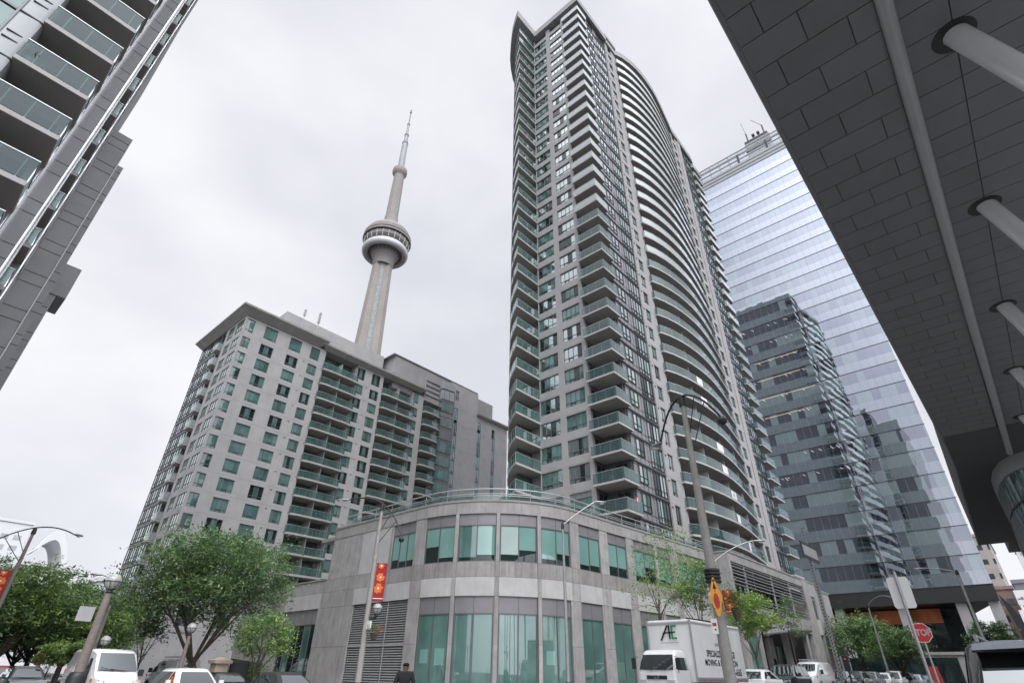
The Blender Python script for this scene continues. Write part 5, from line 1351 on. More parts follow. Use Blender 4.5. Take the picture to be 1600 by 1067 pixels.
def banner(parent, p, w, h, dirx, seed):
    """vertical street banner with orange flowers, hung beside a pole"""
    d = Vector((dirx[0], dirx[1], 0)).normalized(); nrm = Vector((d.y, -d.x, 0)); p = Vector(p); m = MB()
    def q(u, z, o): v = p + d * u + nrm * o; return (v.x, v.y, p.z + z)
    m.hexa([q(0, 0, -.01), q(w, 0, -.01), q(w, 0, .01), q(0, 0, .01)], [q(0, h, -.01), q(w, h, -.01), q(w, h, .01), q(0, h, .01)], 'banner_red')
    o = m.build('banner', parent); f = MB(); r = random.Random(seed)
    for (u, z, s) in ((0.5, 0.62, 0.36), (0.42, 0.33, 0.4), (0.45, 0.93, 0.24)):
        for sgn in (1, -1):
            for k in range(7):
                a = 6.283 * k / 7 + r.uniform(0, 0.4); L_ = s * w * 1.1; wd = L_ * 0.34
                c = Vector((u * w + 0.5 * L_ * math.cos(a), z * h + 0.5 * L_ * math.sin(a))); ax = Vector((math.cos(a), math.sin(a))); ay = Vector((-ax.y, ax.x))
                pts = []
                for i in range(10):
                    b = 6.283 * i / 10; pp = c + ax * math.cos(b) * L_ * 0.55 + ay * math.sin(b) * wd
                    pts.append(q(min(max(pp.x, 0.01), w - 0.01), min(max(pp.y, 0.05 * h), 0.99 * h), sgn * (0.013 + 0.0015 * k)))
                f.add(pts, [tuple(range(10))], 'banner_orange')
            pts = [q(u * w + 0.045 * math.cos(6.283 * i / 8), z * h + 0.045 * math.sin(6.283 * i / 8), sgn * 0.028) for i in range(8)]; f.add(pts, [tuple(range(8))], 'sign_white')
    for sgn in (1, -1): f.add([q(0.02, h * 0.055, sgn * .013), q(w - .02, h * 0.055, sgn * .013), q(w - .02, h * 0.075, sgn * .013), q(0.02, h * 0.075, sgn * .013)], [(0, 1, 2, 3)], 'sign_white')
    f.build('flower_print', o)
    a = MB()
    for z in (0, h): a.tube([q(-0.12, z, 0), q(w, z, 0)], 0.012, 'black_metal', 5)
    a.build('bracket', o)

def basket(parent, p, seed, w=0.42):
    c = MB(); c.lathe(p, [(0.05, -0.25), (w * 0.35, -0.2), (w * 0.55, 0.0), (w * 0.58, 0.05)], 'furniture' if seed % 2 else 'bark', 12); o = c.build('flower_basket', parent)
    l = MB(); r = random.Random(seed); crown(l, (p[0], p[1], p[2] + 0.2), (w, w, 0.28), 26, 18, 0.05, 'leaf_soft', r, ['leaf_soft', 'leaf_mid', 'orange_flower', 'leaf_mid']); l.build('flowers', o, recalc=False)

def stop_sign(name, label, x, y, zc, r, facing, post=True, zpost=None, group='stop signs', cat='stop sign'):
    g0 = gz(x) + 0.1; t = thing(name, (x, y, g0), label, cat, group)
    f = Vector((facing[0], facing[1], 0)).normalized(); sd = Vector((-f.y, f.x, 0))   # sd: to the right as seen by the reader is -sd... see q
    rt = Vector((0, 0, 1)).cross(f) ; rt = Vector((-f.y, f.x, 0))
    def q(u, z, o): v = Vector((x, y, 0)) + rt * u + f * o; return (v.x, v.y, zc + z)
    def oct_(rr, o0, o1, m, mb):
        A = [(rr * math.cos(R(22.5 + 45 * i)), rr * math.sin(R(22.5 + 45 * i))) for i in range(8)]
        v = [q(a, b, o0) for a, b in A] + [q(a, b, o1) for a, b in A]
        mb.add(v, [tuple(range(8)), tuple(range(8, 16))] + [(i, (i + 1) % 8, 8 + (i + 1) % 8, 8 + i) for i in range(8)], m)
    m = MB(); oct_(r, 0.03, 0.034, 'sign_white', m); oct_(r * 0.94, 0.0345, 0.037, 'sign_red', m); o = m.build('sign_plate', t)
    tx = text_mb('STOP', r * 0.86, 0.003, 'sign_white', 0.012, 0.82).xf(lambda v: Vector(q(v.x, v.z, 0.039))); tx.build('lettering', o)
    if post: m = MB(); m.tube([(x, y, g0), (x, y, zpost or zc + r)], 0.032, 'galv', 8); m.build('post', t)
    return t

def build_furniture():
    P = lambda az, d: (d * math.cos(R(az)), d * math.sin(R(az)))
    # big concrete pole with its bowed double arm
    x, y = P(22.4, 17.0)
    t = lamp_twin('street_lamp', 'big pale concrete lamp pole with a bowed double arm in front of the curved balconies', x, y, 9.1, (1.0 - 0.2, 1.35, 8.35), (0.35, -1.05, 8.45), 'street lamps', 0.128, 'pole_conc')
    b = MB()
    for z in (4.02, 4.12, 4.22, 4.3): b.lathe((x, y, z - 0.35), [(0.20, 0), (0.22, 0.02), (0.22, 0.06), (0.20, 0.08)], 'black_metal', 16)
    b.build('strap', t)
    # the orange diamond with the tall narrow shape, white notice, flower basket, red banner
    f = Vector((-math.cos(R(22)), -math.sin(R(22)), 0)); rt = Vector((-f.y, f.x, 0)) * -1; rt = Vector((f.y, -f.x, 0))
    def q(u, z, o): v = Vector((x, y, 0)) + f * (0.2 + o) + rt * u; return (v.x, v.y, z)
    s = MB(); K = [(-0.0, 3.86), (0.13, 3.42), (0.16, 3.28), (0.04, 2.85), (0.0, 2.82), (-0.04, 2.85), (-0.16, 3.28), (-0.13, 3.42)]
    s.add([q(u, z, 0) for u, z in K] + [q(u, z, 0.012) for u, z in K], [tuple(range(8)), tuple(range(8, 16))] + [(i, (i + 1) % 8, 8 + (i + 1) % 8, 8 + i) for i in range(8)], 'sign_orange')
    o = s.build('diamond_sign', t); s = MB()
    s.add([q(0.075 * math.cos(6.283 * i / 12), 3.2 + 0.2 * math.sin(6.283 * i / 12), 0.0135) for i in range(12)], [tuple(range(12))], 'furniture')
    s.add([q(-0.05, 3.5, .014), q(0.05, 3.5, .014), q(0, 3.68, .014)], [(0, 1, 2)], 'ink_black'); s.add([q(-0.01, 3.42, .014), q(0.01, 3.42, .014), q(0.01, 3.5, .014), q(-0.01, 3.5, .014)], [(0, 1, 2, 3)], 'ink_black'); s.build('symbol', o)
    s = MB(); s.hexa([q(0.08, 2.42, .01), q(0.24, 2.42, .01), q(0.24, 2.42, .02), q(0.08, 2.42, .02)], [q(0.08, 2.78, .01), q(0.24, 2.78, .01), q(0.24, 2.78, .02), q(0.08, 2.78, .02)], 'sign_white'); o = s.build('notice', t)
    s = MB(); s.add([q(0.11, 2.6, .022), q(0.21, 2.6, .022), q(0.21, 2.68, .022), q(0.11, 2.68, .022)], [(0, 1, 2, 3)], 'sign_red'); s.add([q(0.13, 2.5, .022), q(0.17, 2.5, .022), q(0.17, 2.54, .022), q(0.13, 2.54, .022)], [(0, 1, 2, 3)], 'ink_black'); s.build('symbol', o)
    basket(t, (x + 0.15, y - 0.42, 2.98), 4, 0.22)
    # lamp poles round the corner podium
    x, y = P(55.32, 30.0)
    t = lamp_twin('street_lamp', 'lamp pole with red flower banner, globe and flower basket left of the rounded podium', x, y, 8.9, (-1.15, 1.6, 9.45), (0.5, -1.35, 7.35), 'street lamps', 0.12, 'pole_conc')
    banner(t, (x + 0.1, y - 0.08, 4.45), 0.54, 1.75, (0.78, -0.62), 1)
    globe(t, (x + 0.28, y - 0.38, 4.1), 0.24)
    a = MB(); a.tube([(x, y, 3.72), (x + 0.28, y - 0.38, 3.72)], 0.05, 'black_metal', 8); a.build('bracket', t)
    s = MB(); s.box(x - 0.05, x + 0.02, y - 0.42, y - 0.12, 3.2, 3.55, 'sign_white'); s.build('notice', t); basket(t, (x + 0.3, y - 0.35, 3.0), 2, 0.34)
    x, y = P(36.45, 30.5)
    lamp_twin('street_lamp', 'slim galvanised lamp pole with one raised arm before the middle of the rounded podium', x, y, 8.35, (1.55, -1.2, 9.9), None, 'street lamps', 0.085, 'galv', rise=0.1)
    # poles further along the right street
    x, y = P(22.1, 36.5); t = lamp_twin('street_lamp', 'far lamp arm seen just right of the big concrete pole over the podium bay', x, y, 7.2, (1.6, -2.1, 8.6), None, 'street lamps', 0.09, 'galv', rise=0.4); banner(t, (x + 0.1, y - 0.75, 4.6), 0.6, 1.2, (0, 1), 9)
    x, y = P(10.5, 78); lamp_twin('street_lamp', 'distant curved street lamp in front of the copper lobby wall', x, y, 8.4, (-0.6, -2.6, 9.2), None, 'street lamps', 0.11, 'galv', rise=1.0)
    x, y = P(3.75, 58); lamp_twin('street_lamp', 'grey street lamp with its arm pointing left before the glass tower corner', x, y, 8.7, (0.4, 2.2, 9.4), None, 'street lamps', 0.13, 'galv', rise=0.2)
    # left street poles
    x, y = P(82.65, 43); t = lamp_twin('street_lamp', 'leftmost street lamp with a long bowed arm and a red banner at the left edge', x, y, 8.1, (2.05, 1.0, 8.55), (-2.0, -1.0, 6.9), 'street lamps', 0.12, 'pole_brown')
    banner(t, (x - 0.75, y - 0.1, 4.6), 0.6, 1.4, (1, -0.1), 4)
    x, y = P(76.3, 22.5); g0 = 0.1
    t = thing('globe_lamp', (x, y, g0), 'near brown globe lamp post leaning past the white van', 'street lamp', 'globe lamps')
    p = MB(); p.tube([(x, y, g0), (x, y, 3.45)], [0.165, 0.1], 'pole_brown', 14); p.lathe((x, y, g0), [(0.26, 0), (0.26, 1.1), (0.23, 1.2), (0.18, 1.25)], 'black_metal', 14); p.build('pole', t)
    globe(t, (x, y, 3.8), 0.235); s = MB(); s.box(x - 0.62, x - 0.2, y - 0.02, y, 2.65, 3.05, 'sign_back'); s.build('sign_plate', t)
    proto = None
    for i, (az, d, z, lab) in enumerate(((75.36, 38, 2.65, 'small globe lamp behind the white van roof'), (69.65, 36, 3.3, 'globe lamp inside the big rounded tree'), (78.96, 62, 3.0, 'far small globe lamp over the distant stop sign'))):
        x, y = P(az, d); t = thing('globe_lamp', (x, y, 0.1), lab, 'street lamp', 'globe lamps')
        p = MB(); p.tube([(x, y, 0.1), (x, y, z - 0.35)], [0.13, 0.08], 'pole_brown', 10); p.build('pole', t); globe(t, (x, y, z), 0.24)
    x, y = P(75.9, 46); lamp_twin('street_lamp', 'thin pole with a small lamp head right behind the near globe lamp', x, y, 6.0, (-1.0, 0.3, 6.6), None, 'street lamps', 0.1, 'pole_conc', rise=0.1)
    # signs
    x, y = P(78.99, 60); t = stop_sign('stop_sign', 'distant stop sign on the left street beyond the vans', x, y, 1.95, 0.42, (-0.2, -1)); s = MB(); s.box(x + 0.1, x + 1.5, y - 0.02, y, 2.75, 3.05, 'sign_back'); s.build('name_plate', t)
    x, y = P(7.45, 26.5); stop_sign('stop_sign', 'red stop sign facing the viewer on the right, partly hidden by a sign post', x, y, 2.92, 0.33, (-1, -0.12))
    x, y = P(7.9, 18.0); t = thing('sign_post', (x, y, 0.1), 'galvanised post carrying the back of a square pale sign', 'sign post')
    p = MB(); p.tube([(x, y, 0.1), (x, y, 3.85)], 0.035, 'galv', 8); p.tube([(x, y, 3.72), (x, y, 3.9)], 0.03, 'brick', 6); p.build('post', t)
    s = MB(); rt = Vector((-math.sin(R(3)), math.cos(R(3)), 0)); pl = []
    for u, z in ((-0.24, 3.05), (-0.2, 3.0), (0.2, 3.0), (0.24, 3.05), (0.24, 3.68), (0.2, 3.73), (-0.2, 3.73), (-0.24, 3.68)): v = Vector((x + 0.05, y, 0)) + rt * u; pl.append((v.x, v.y, z))
    s.add(pl + [(a + 0.006, b, c) for a, b, c in pl], [tuple(range(8)), tuple(range(8, 16))] + [(i, (i + 1) % 8, 8 + (i + 1) % 8, 8 + i) for i in range(8)], 'sign_white'); s.build('sign_plate', t)
    x, y = P(13.85, 12.4); t = thing('perforated_post', (x, y, 0.1), 'perforated steel post holding a dark framed street name plate', 'sign post')
    p = MB(); h = 0.1
    while h < 4.0:
        p.box(x - 0.028, x + 0.028, y - 0.032, y - 0.012, h, h + 0.05, 'galv'); p.box(x - 0.028, x + 0.028, y + 0.012, y + 0.032, h, h + 0.05, 'galv'); p.box(x - 0.028, x + 0.028, y - 0.032, y + 0.032, h + 0.03, h + 0.055, 'galv'); h += 0.055
    p.box(x - 0.02, x + 0.02, y - 0.025, y + 0.025, 0.1, 4.0, 'black_clad'); p.build('post', t)
    s = MB(); s.box(x - 0.55, x + 0.45, y - 0.05, y - 0.035, 3.38, 3.68, 'dark_frame'); s.box(x - 0.48, x + 0.38, y - 0.056, y - 0.05, 3.44, 3.62, 'sign_back'); s.build('name_plate', t)
    # traffic signal far along the street
    x, y = P(13.2, 44); t = thing('traffic_signal', (x, y, 0.6), 'small traffic signal with a red light glimpsed behind the perforated post', 'traffic signal')
    p = MB(); p.tube([(x, y, 0.6), (x, y, 3.2)], 0.06, 'black_metal', 8); p.build('pole', t); s = MB(); s.box(x - 0.12, x + 0.12, y - 0.14, y + 0.14, 1.9, 2.7, 'black_metal'); s.build('signal_head', t)
    s = MB(); s.box(x - 0.135, x - 0.12, y - 0.04, y + 0.04, 2.5, 2.58, 'signal_red'); s.build('light', t)
    # stone gate pillar and iron fence
    x, y = P(66.8, 38); t = thing('gate_pillar', (x, y, 0.1), 'beige stone gate pillar with a flat cap behind the black car', 'pillar')
    p = MB(); p.box(x - 0.35, x + 0.35, y - 0.35, y + 0.35, 0.1, 1.75, 'stone_booth'); p.build('shaft', t); p = MB(); p.box(x - 0.48, x + 0.48, y - 0.48, y + 0.48, 1.75, 1.9, 'stone_booth'); p.hexa([(x - .44, y - .44, 1.9), (x + .44, y - .44, 1.9), (x + .44, y + .44, 1.9), (x - .44, y + .44, 1.9)], [(x - .15, y - .15, 2.05), (x + .15, y - .15, 2.05), (x + .15, y + .15, 2.05), (x - .15, y + .15, 2.05)], 'stone_booth'); p.build('cap', t)
    t = thing('iron_fence', (20, 40, 0.1), 'dark iron railing fence beside the stone pillar and podium end', 'fence')
    p = MB(); A = Vector(P(66.0, 38)); B = Vector((26.4, 53.0)); L_ = (B - A).length; n = int(L_ / 0.14)
    for i in range(n + 1): c = A.lerp(B, i / n); p.box(c.x - .01, c.x + .01, c.y - .01, c.y + .01, 0.2, 2.0, 'black_metal')
    p.build('picket', t); p = MB()
    for z in (0.35, 1.85): p.tube([(A.x, A.y, z), (B.x, B.y, z)], 0.02, 'black_metal', 5)
    p.build('fence_rail', t)
# ================================================================== vehicles (local x forward, origin on the ground)
def rrect(x0, x1, w, z, r, n=3):
    pts = []
    for cx, cy, a0 in ((x1 - r, w - r, 0), (x0 + r, w - r, 90), (x0 + r, -w + r, 180), (x1 - r, -w + r, 270)):
        for i in range(n + 1): a = R(a0 + 90 * i / n); pts.append((cx + r * math.cos(a), cy + r * math.sin(a), z))
    return pts
def wheel(parent, x, y, r, w=0.2):
    s = 1 if y > 0 else -1; n = 22; m = MB(); v = []; f = []
    prof = [(0.6 * r, 0), (0.95 * r, 0), (r, 0.03), (r, w - 0.03), (0.95 * r, w), (0.6 * r, w)]
    for rr, d in prof:
        for k in range(n): a = 6.283 * k / n; v.append((x + rr * math.cos(a), y - s * d, r + rr * math.sin(a)))
    for i in range(5):
        for k in range(n): f.append((i * n + k, i * n + (k + 1) % n, (i + 1) * n + (k + 1) % n, (i + 1) * n + k))
    m.add(v, f, 'tyre'); t = m.build('wheel', parent, local=True)
    m = MB(); v = [(x + 0.62 * r * math.cos(6.283 * k / n), y - s * 0.04, r + 0.62 * r * math.sin(6.283 * k / n)) for k in range(n)]; m.add(v, [tuple(range(n))], 'black_metal')
    for k in range(5):
        a = 6.283 * k / 5; u = Vector((math.cos(a), math.sin(a))); q = Vector((-u.y, u.x))
        pts = [(u * 0.1 * r + q * 0.1 * r), (u * 0.62 * r + q * 0.07 * r), (u * 0.62 * r - q * 0.07 * r), (u * 0.1 * r - q * 0.1 * r)]
        m.hexa([(x + p.x, y - s * 0.035, r + p.y) for p in pts], [(x + p.x, y - s * 0.01, r + p.y) for p in pts], 'rim')
    m.build('rim', t, local=True)

def car(name, label, loc, rz, paint, L=4.5, W=1.8, H=1.45, belt=0.92, hood=0.78, cab=(-2.0, 1.0), roof=(-1.35, 0.2), roofw=0.60, tail=0.95, rear_white=False, cat='car', group=None, rack=False, soft=None, wing=False, roofm=None, midpost=(0.0,), nowin_rear=False, logo=False, wipers=True):
    """a car: lower body lofted along its length, greenhouse lofted in height"""
    t = thing(name, loc, label, cat, group, rz); t['_off'] = (0, 0, 0)
    hw = W / 2; x0, x1 = -L / 2, L / 2
    def sec(x, zt, zb, w, wt=None):
        wt = wt or w * 0.93
        return [(x, -w * 0.9, zb), (x, -w, zb + 0.12), (x, -w, zt - 0.22), (x, -w * 0.985, zt - 0.08), (x, -wt, zt), (x, 0, zt + 0.02), (x, wt, zt), (x, w * 0.985, zt - 0.08), (x, w, zt - 0.22), (x, w, zb + 0.12), (x, w * 0.9, zb)]
    a0, a1 = cab
    b = MB(); b.loft([sec(x0, tail * 0.86, 0.42, hw * 0.84), sec(x0 + 0.08, tail * 0.95, 0.3, hw * 0.92), sec(x0 + 0.4, tail, 0.22, hw), sec(a0 + 0.2, belt, 0.2, hw), sec(0, belt - 0.02, 0.2, hw), sec(a1, belt - 0.02, 0.2, hw), sec(a1 + 0.35, hood + 0.06, 0.2, hw), sec(x1 - 0.45, hood * 0.93, 0.22, hw * 0.96), sec(x1 - 0.12, hood * 0.8, 0.28, hw * 0.88), sec(x1, hood * 0.66, 0.36, hw * 0.8)], paint)
    body = b.build('body', t, local=True, angle=38)
    arch = MB()
    for x in (x0 + L * 0.19, x1 - L * 0.19):
        for s in (1, -1):
            n = 16; v = [(x + 0.37 * math.cos(6.283 * k / n), s * (hw + 0.004), 0.33 + 0.37 * math.sin(6.283 * k / n)) for k in range(n)]; arch.add(v, [tuple(range(n))], 'plastic_black')
    arch.build('wheel_arch', body, local=True)
    for x in (x0 + L * 0.19, x1 - L * 0.19):
        for s in (1, -1): wheel(t, x, s * (hw + 0.012), 0.32)
    # greenhouse
    zb = belt - 0.04; g = MB(); r0, r1 = roof; rm = roofm or paint
    lev = [(a0, a1, hw * 0.94, zb), (a0 + (r0 - a0) * 0.5, a1 + (r1 - a1) * 0.5, hw * 0.94 + (roofw - hw * 0.94) * 0.45, zb + (H - zb) * 0.5), (r0 - 0.05, r1 + 0.08, roofw + 0.04, H - 0.09), (r0 + 0.04, r1 - 0.02, roofw - 0.03, H - 0.03), (r0 + 0.2, r1 - 0.2, roofw - 0.2, H)]
    g.loft([rrect(a, c, w, z, 0.16 if i < 3 else 0.14) for i, (a, c, w, z) in enumerate(lev)], rm)
    cabm = g.build('roof', t, local=True, angle=38)
    # glass panes proud of the greenhouse
    def fx(z, side):
        for i in range(len(lev) - 1):
            if lev[i][3] <= z <= lev[i + 1][3] + 1e-6:
                u = (z - lev[i][3]) / (lev[i + 1][3] - lev[i][3]); A = lev[i]; B = lev[i + 1]
                return A[0] + (B[0] - A[0]) * u, A[1] + (B[1] - A[1]) * u, A[2] + (B[2] - A[2]) * u
    zl, zh = zb + 0.09, H - 0.13; zm = (zl + zh) / 2
    def pane(nm, pts, mat='car_glass'):
        m = MB(); n = len(pts); m.add(pts, [tuple(range(n))], mat); return m.build(nm, t, local=True, recalc=False)
    L3 = [fx(z, 0) for z in (zl, zm, zh)]
    o = 0.012
    m = MB(); v = []
    for (a, c, w), z in zip(L3, (zl, zm, zh)): v += [(c + o + 0.012, -w + 0.15, z), (c + o + 0.03, 0, z), (c + o + 0.012, w - 0.15, z)]
    m.add(v, [(0, 1, 4, 3), (1, 2, 5, 4), (3, 4, 7, 6), (4, 5, 8, 7)], 'car_glass'); ws = m.build('windshield', t, local=True)
    if wipers:
        wp = MB(); c0 = L3[0]; c1 = L3[1]
        for s in (-1, 1): wp.tube([(c0[1] + 0.05, s * 0.1, zl - 0.02), (c0[1] + 0.04 + (c1[1] - c0[1]) * 0.35, s * 0.1 - 0.45, zl + (zm - zl) * 0.35 - 0.02)], 0.012, 'plastic_black', 5)
        wp.build('wiper', ws, local=True)
    if not nowin_rear:
        m = MB(); v = []
        for (a, c, w), z in zip(L3, (zl, zm, zh)): v += [(a - o - 0.012, -w + 0.17, z), (a - o - 0.025, 0, z), (a - o - 0.012, w - 0.17, z)]
        m.add(v, [(0, 1, 4, 3), (1, 2, 5, 4), (3, 4, 7, 6), (4, 5, 8, 7)], 'car_glass'); m.build('rear_window', t, local=True)
    posts = sorted([None or p for p in midpost])
    for s in (-1, 1):
        edges = [None] + posts + [None]
        for i in range(len(edges) - 1):
            pts = []
            lo = [];
            for (a, c, w), z in zip(L3, (zl, zm, zh)):
                xl = a + 0.17 if edges[i] is None else edges[i] + 0.04; xr = c - 0.17 if edges[i + 1] is None else edges[i + 1] - 0.04
                lo.append((xl, xr, w, z))
            if lo[0][1] - lo[0][0] < 0.1: continue
            pts = [(q[0], s * (q[2] + 0.012), q[3]) for q in lo] + [(q[1], s * (q[2] + 0.012), q[3]) for q in reversed(lo)]
            if lo[2][1] <= lo[2][0]: pts = [(lo[0][0], s * (lo[0][2] + .012), zl), (max(lo[1][0], lo[1][1] - .2), s * (lo[1][2] + .012), zm), (lo[1][1], s * (lo[1][2] + .012), zm), (lo[0][1], s * (lo[0][2] + .012), zl)]
            m = MB(); m.add(pts, [tuple(range(len(pts)))], 'car_glass'); m.build('side_window', t, local=True, recalc=False)
        m = MB(); xm = L3[0][1] - 0.25; m.loft([[(xm + dx, s * (hw + 0.02 + u), z) for dx, z in ((-.05, zl + .0), (.06, zl + .0), (.05, zl + .13), (-.04, zl + .13))] for u in (0, .17)], paint); m.build('mirror', t, local=True)
    # lights, grille, plates, handles
    for s in (-1, 1):
        m = MB(); zz = hood * 0.78; m.hexa([(x1 - .18, s * hw * .9, zz - .08), (x1 - .02, s * hw * .5, zz - .08), (x1 + .0, s * hw * .5, zz + .04), (x1 - .22, s * hw * .9, zz + .08)], [(x1 - .3, s * hw * .8, zz - .06), (x1 - .2, s * hw * .5, zz - .06), (x1 - .2, s * hw * .5, zz + .03), (x1 - .35, s * hw * .8, zz + .05)], 'headlight'); m.build('headlight', t, local=True)
        m = MB(); zz = tail * 0.84; m.box(x0 + 0.0, x0 + .12, min(s * hw * .62, s * hw * .9), max(s * hw * .62, s * hw * .9), zz - .09, zz + .07, 'taillight'); m.build('taillight', t, local=True)
    m = MB(); m.box(x1 - .02, x1 + .025, -hw * .45, hw * .45, .38, .55, 'plastic_black'); m.build('grille', t, local=True)
    m = MB(); m.box(x0 - .012, x0 + .02, -.26, .26, tail * .62, tail * .62 + .14, 'sign_white'); m.build('number_plate', t, local=True)
    if rack:
        m = MB()
        for s in (-1, 1): m.tube([(r0 + .15, s * (roofw - .12), H - .02), (r0 + .15, s * (roofw - .12), H + .1), (r1 - .2, s * (roofw - .12), H + .1), (r1 - .2, s * (roofw - .12), H - .02)], .02, 'galv', 6)
        for x in (r0 + .3, (r0 + r1) / 2, r1 - .4): m.tube([(x, -roofw + .1, H + .1), (x, roofw - .1, H + .1)], .02, 'galv', 6)
        m.build('roof_rack', t, local=True)
    return t

def cargo_van(name, label, loc, rz, paint, H=2.2, W=1.9, L=5.0, rack=True, logo=True, group='delivery vans', sliding=True):
    t = thing(name, loc, label, 'van', group, rz); t['_off'] = (0, 0, 0); hw = W / 2; x0, x1 = -L / 2, L / 2
    def sec(x, zt, wt, w=hw, zb=0.28):
        return [(x, -w * .94, zb), (x, -w, zb + .15), (x, -w, 1.05), (x, -(w + (wt - w) * .7), zt - .35), (x, -wt, zt - .1), (x, -wt + .14, zt), (x, 0, zt + .02), (x, wt - .14, zt), (x, wt, zt - .1), (x, (w + (wt - w) * .7), zt - .35), (x, w, 1.05), (x, w, zb + .15), (x, w * .94, zb)]
    wt = hw * .84
    b = MB(); b.loft([sec(x0, H - .12, wt - .03, hw * .97, .4), sec(x0 + .12, H, wt), sec(0, H, wt), sec(x1 - 2.0, H - .02, wt), sec(x1 - 1.55, H - .12, wt - .02), sec(x1 - .72, 1.34, hw * .86), sec(x1 - .35, 1.12, hw * .84, hw * .98), sec(x1 - .06, .98, hw * .74, hw * .9), sec(x1, .8, hw * .7, hw * .84, .35)], paint)
    body = b.build('body', t, local=True, angle=36)
    for x in (x0 + .95, x1 - .85):
        for s in (1, -1):
            n = 16; m = MB(); v = [(x + .4 * math.cos(6.283 * k / n), s * (hw + .004), .35 + .4 * math.sin(6.283 * k / n)) for k in range(n)]; m.add(v, [tuple(range(n))], 'plastic_black'); m.build('wheel_arch', body, local=True); wheel(t, x, s * (hw + .014), .34)
    # windshield between the hood line and the roof
    xa, za, xb, zb_ = x1 - .70, 1.37, x1 - 1.5, H - .17
    m = MB(); v = []
    for u in (0.0, .5, 1.0):
        x = xa + (xb - xa) * u + .035; z = za + (zb_ - za) * u; w = hw * .84 + (wt - .1 - hw * .84) * u - .05
        v += [(x - .0, -w, z), (x + .06, 0, z), (x - .0, w, z)]
    m.add(v, [(0, 1, 4, 3), (1, 2, 5, 4), (3, 4, 7, 6), (4, 5, 8, 7)], 'car_glass'); ws = m.build('windshield', t, local=True)
    m = MB(); m.tube([(xa + .12, -.15, za - .03), (xa - .02, -.7, za + .12)], .012, 'plastic_black', 5); m.tube([(xa + .12, .35, za - .03), (xa + .04, -.3, za + .05)], .012, 'plastic_black', 5); m.build('wiper', ws, local=True)
    for s in (-1, 1):
        m = MB(); y = lambda z: s * (hw + (wt - hw) * .7 * max(0, (z - 1.05) / (H - .35 - 1.05)) + .014)
        pts = [(x1 - 1.85, 1.18), (x1 - 1.05, 1.18), (x1 - 1.45, H - .4), (x1 - 1.85, H - .38)]; m.add([(a, y(z), z) for a, z in pts], [(0, 1, 2, 3)], 'car_glass'); m.build('side_window', t, local=True, recalc=False)
        m = MB()
        for xx in (x1 - 1.98, x0 + 1.15): m.add([(xx, y(z) - s * .008, z) for z in (.45, 1.05, H - .4)] + [(xx + .012, y(z) - s * .008, z) for z in (H - .4, 1.05, .45)], [tuple(range(6))], 'plastic_black')
        m.add([(x0 + .3, y(1.1) - s * .006, 1.08), (x1 - 2, y(1.1) - s * .006, 1.08), (x1 - 2, y(1.12) - s * .006, 1.12), (x0 + .3, y(1.12) - s * .006, 1.12)], [(0, 1, 2, 3)], 'truck_grey'); m.build('door_seam', body, local=True, recalc=False)
        m = MB(); m.loft([[(x1 - 1.15 + dx, s * (hw + .02 + u), z) for dx, z in ((-.05, 1.15), (.07, 1.15), (.05, 1.42), (-.04, 1.42))] for u in (0, .2)], 'plastic_black'); m.build('mirror', t, local=True)
        m = MB(); m.hexa([(x1 - .3, s * hw * .93, .82), (x1 - .02, s * hw * .55, .78), (x1 - .0, s * hw * .55, .96), (x1 - .35, s * hw * .96, 1.06)], [(x1 - .4, s * hw * .8, .84), (x1 - .3, s * hw * .5, .8), (x1 - .3, s * hw * .5, .94), (x1 - .42, s * hw * .8, 1.02)], 'headlight'); h = m.build('headlight', t, local=True)
        m = MB(); m.box(x1 - .42, x1 - .27, min(s * hw * .93, s * hw * 1.0), max(s * hw * .93, s * hw * 1.0), .94, 1.06, 'amber'); m.build('indicator', h, local=True)
        m = MB(); m.box(x0 - .012, x0 + .05, min(s * hw * .86, s * hw * .97), max(s * hw * .86, s * hw * .97), .95, 1.4, 'taillight'); m.build('taillight', t, local=True)
        if logo:
            m = MB(); z = 1.55; cx = -.2
            for k, (dx, hh) in enumerate(((-.28, .2), (-.1, .34), (.1, .3), (.3, .17))): m.add([(cx + dx - .13, y(z) + s * .002, z), (cx + dx + .13, y(z) + s * .002, z), (cx + dx, y(z + hh) + s * .002, z + hh)], [(0, 1, 2)], 'ink_green' if k % 2 else 'black_metal')
            m.add([(cx - .5, y(z - .12) + s * .002, z - .14), (cx + .5, y(z - .12) + s * .002, z - .14), (cx + .5, y(z - .06) + s * .002, z - .06), (cx - .5, y(z - .06) + s * .002, z - .06)], [(0, 1, 2, 3)], 'truck_grey'); m.build('emblem', t, local=True, recalc=False)
    m = MB(); m.box(x1 - .03, x1 + .03, -hw * .5, hw * .5, .5, .75, 'plastic_black'); m.build('grille', t, local=True)
    # rear doors
    m = MB(); m.box(x0 - .008, x0, -.008, .008, .5, H - .2, 'plastic_black'); m.box(x0 - .01, x0, -.25, .25, H - .17, H - .11, 'taillight')
    m.box(x0 - .012, x0, -.3, .3, .62, .76, 'sign_white'); rd = m.build('rear_door', t, local=True)
    if logo:
        m = MB()
        for k, (dx, hh) in enumerate(((-.2, .12), (-.06, .22), (.08, .19), (.22, .11))): m.add([(x0 - .014, dx - .09, 1.5), (x0 - .014, dx + .09, 1.5), (x0 - .014, dx, 1.5 + hh)], [(0, 1, 2)], 'ink_green' if k % 2 else 'black_metal')
        m.box(x0 - .014, x0 - .01, -.5, .5, 1.38, 1.44, 'black_metal'); m.build('emblem', rd, local=True)
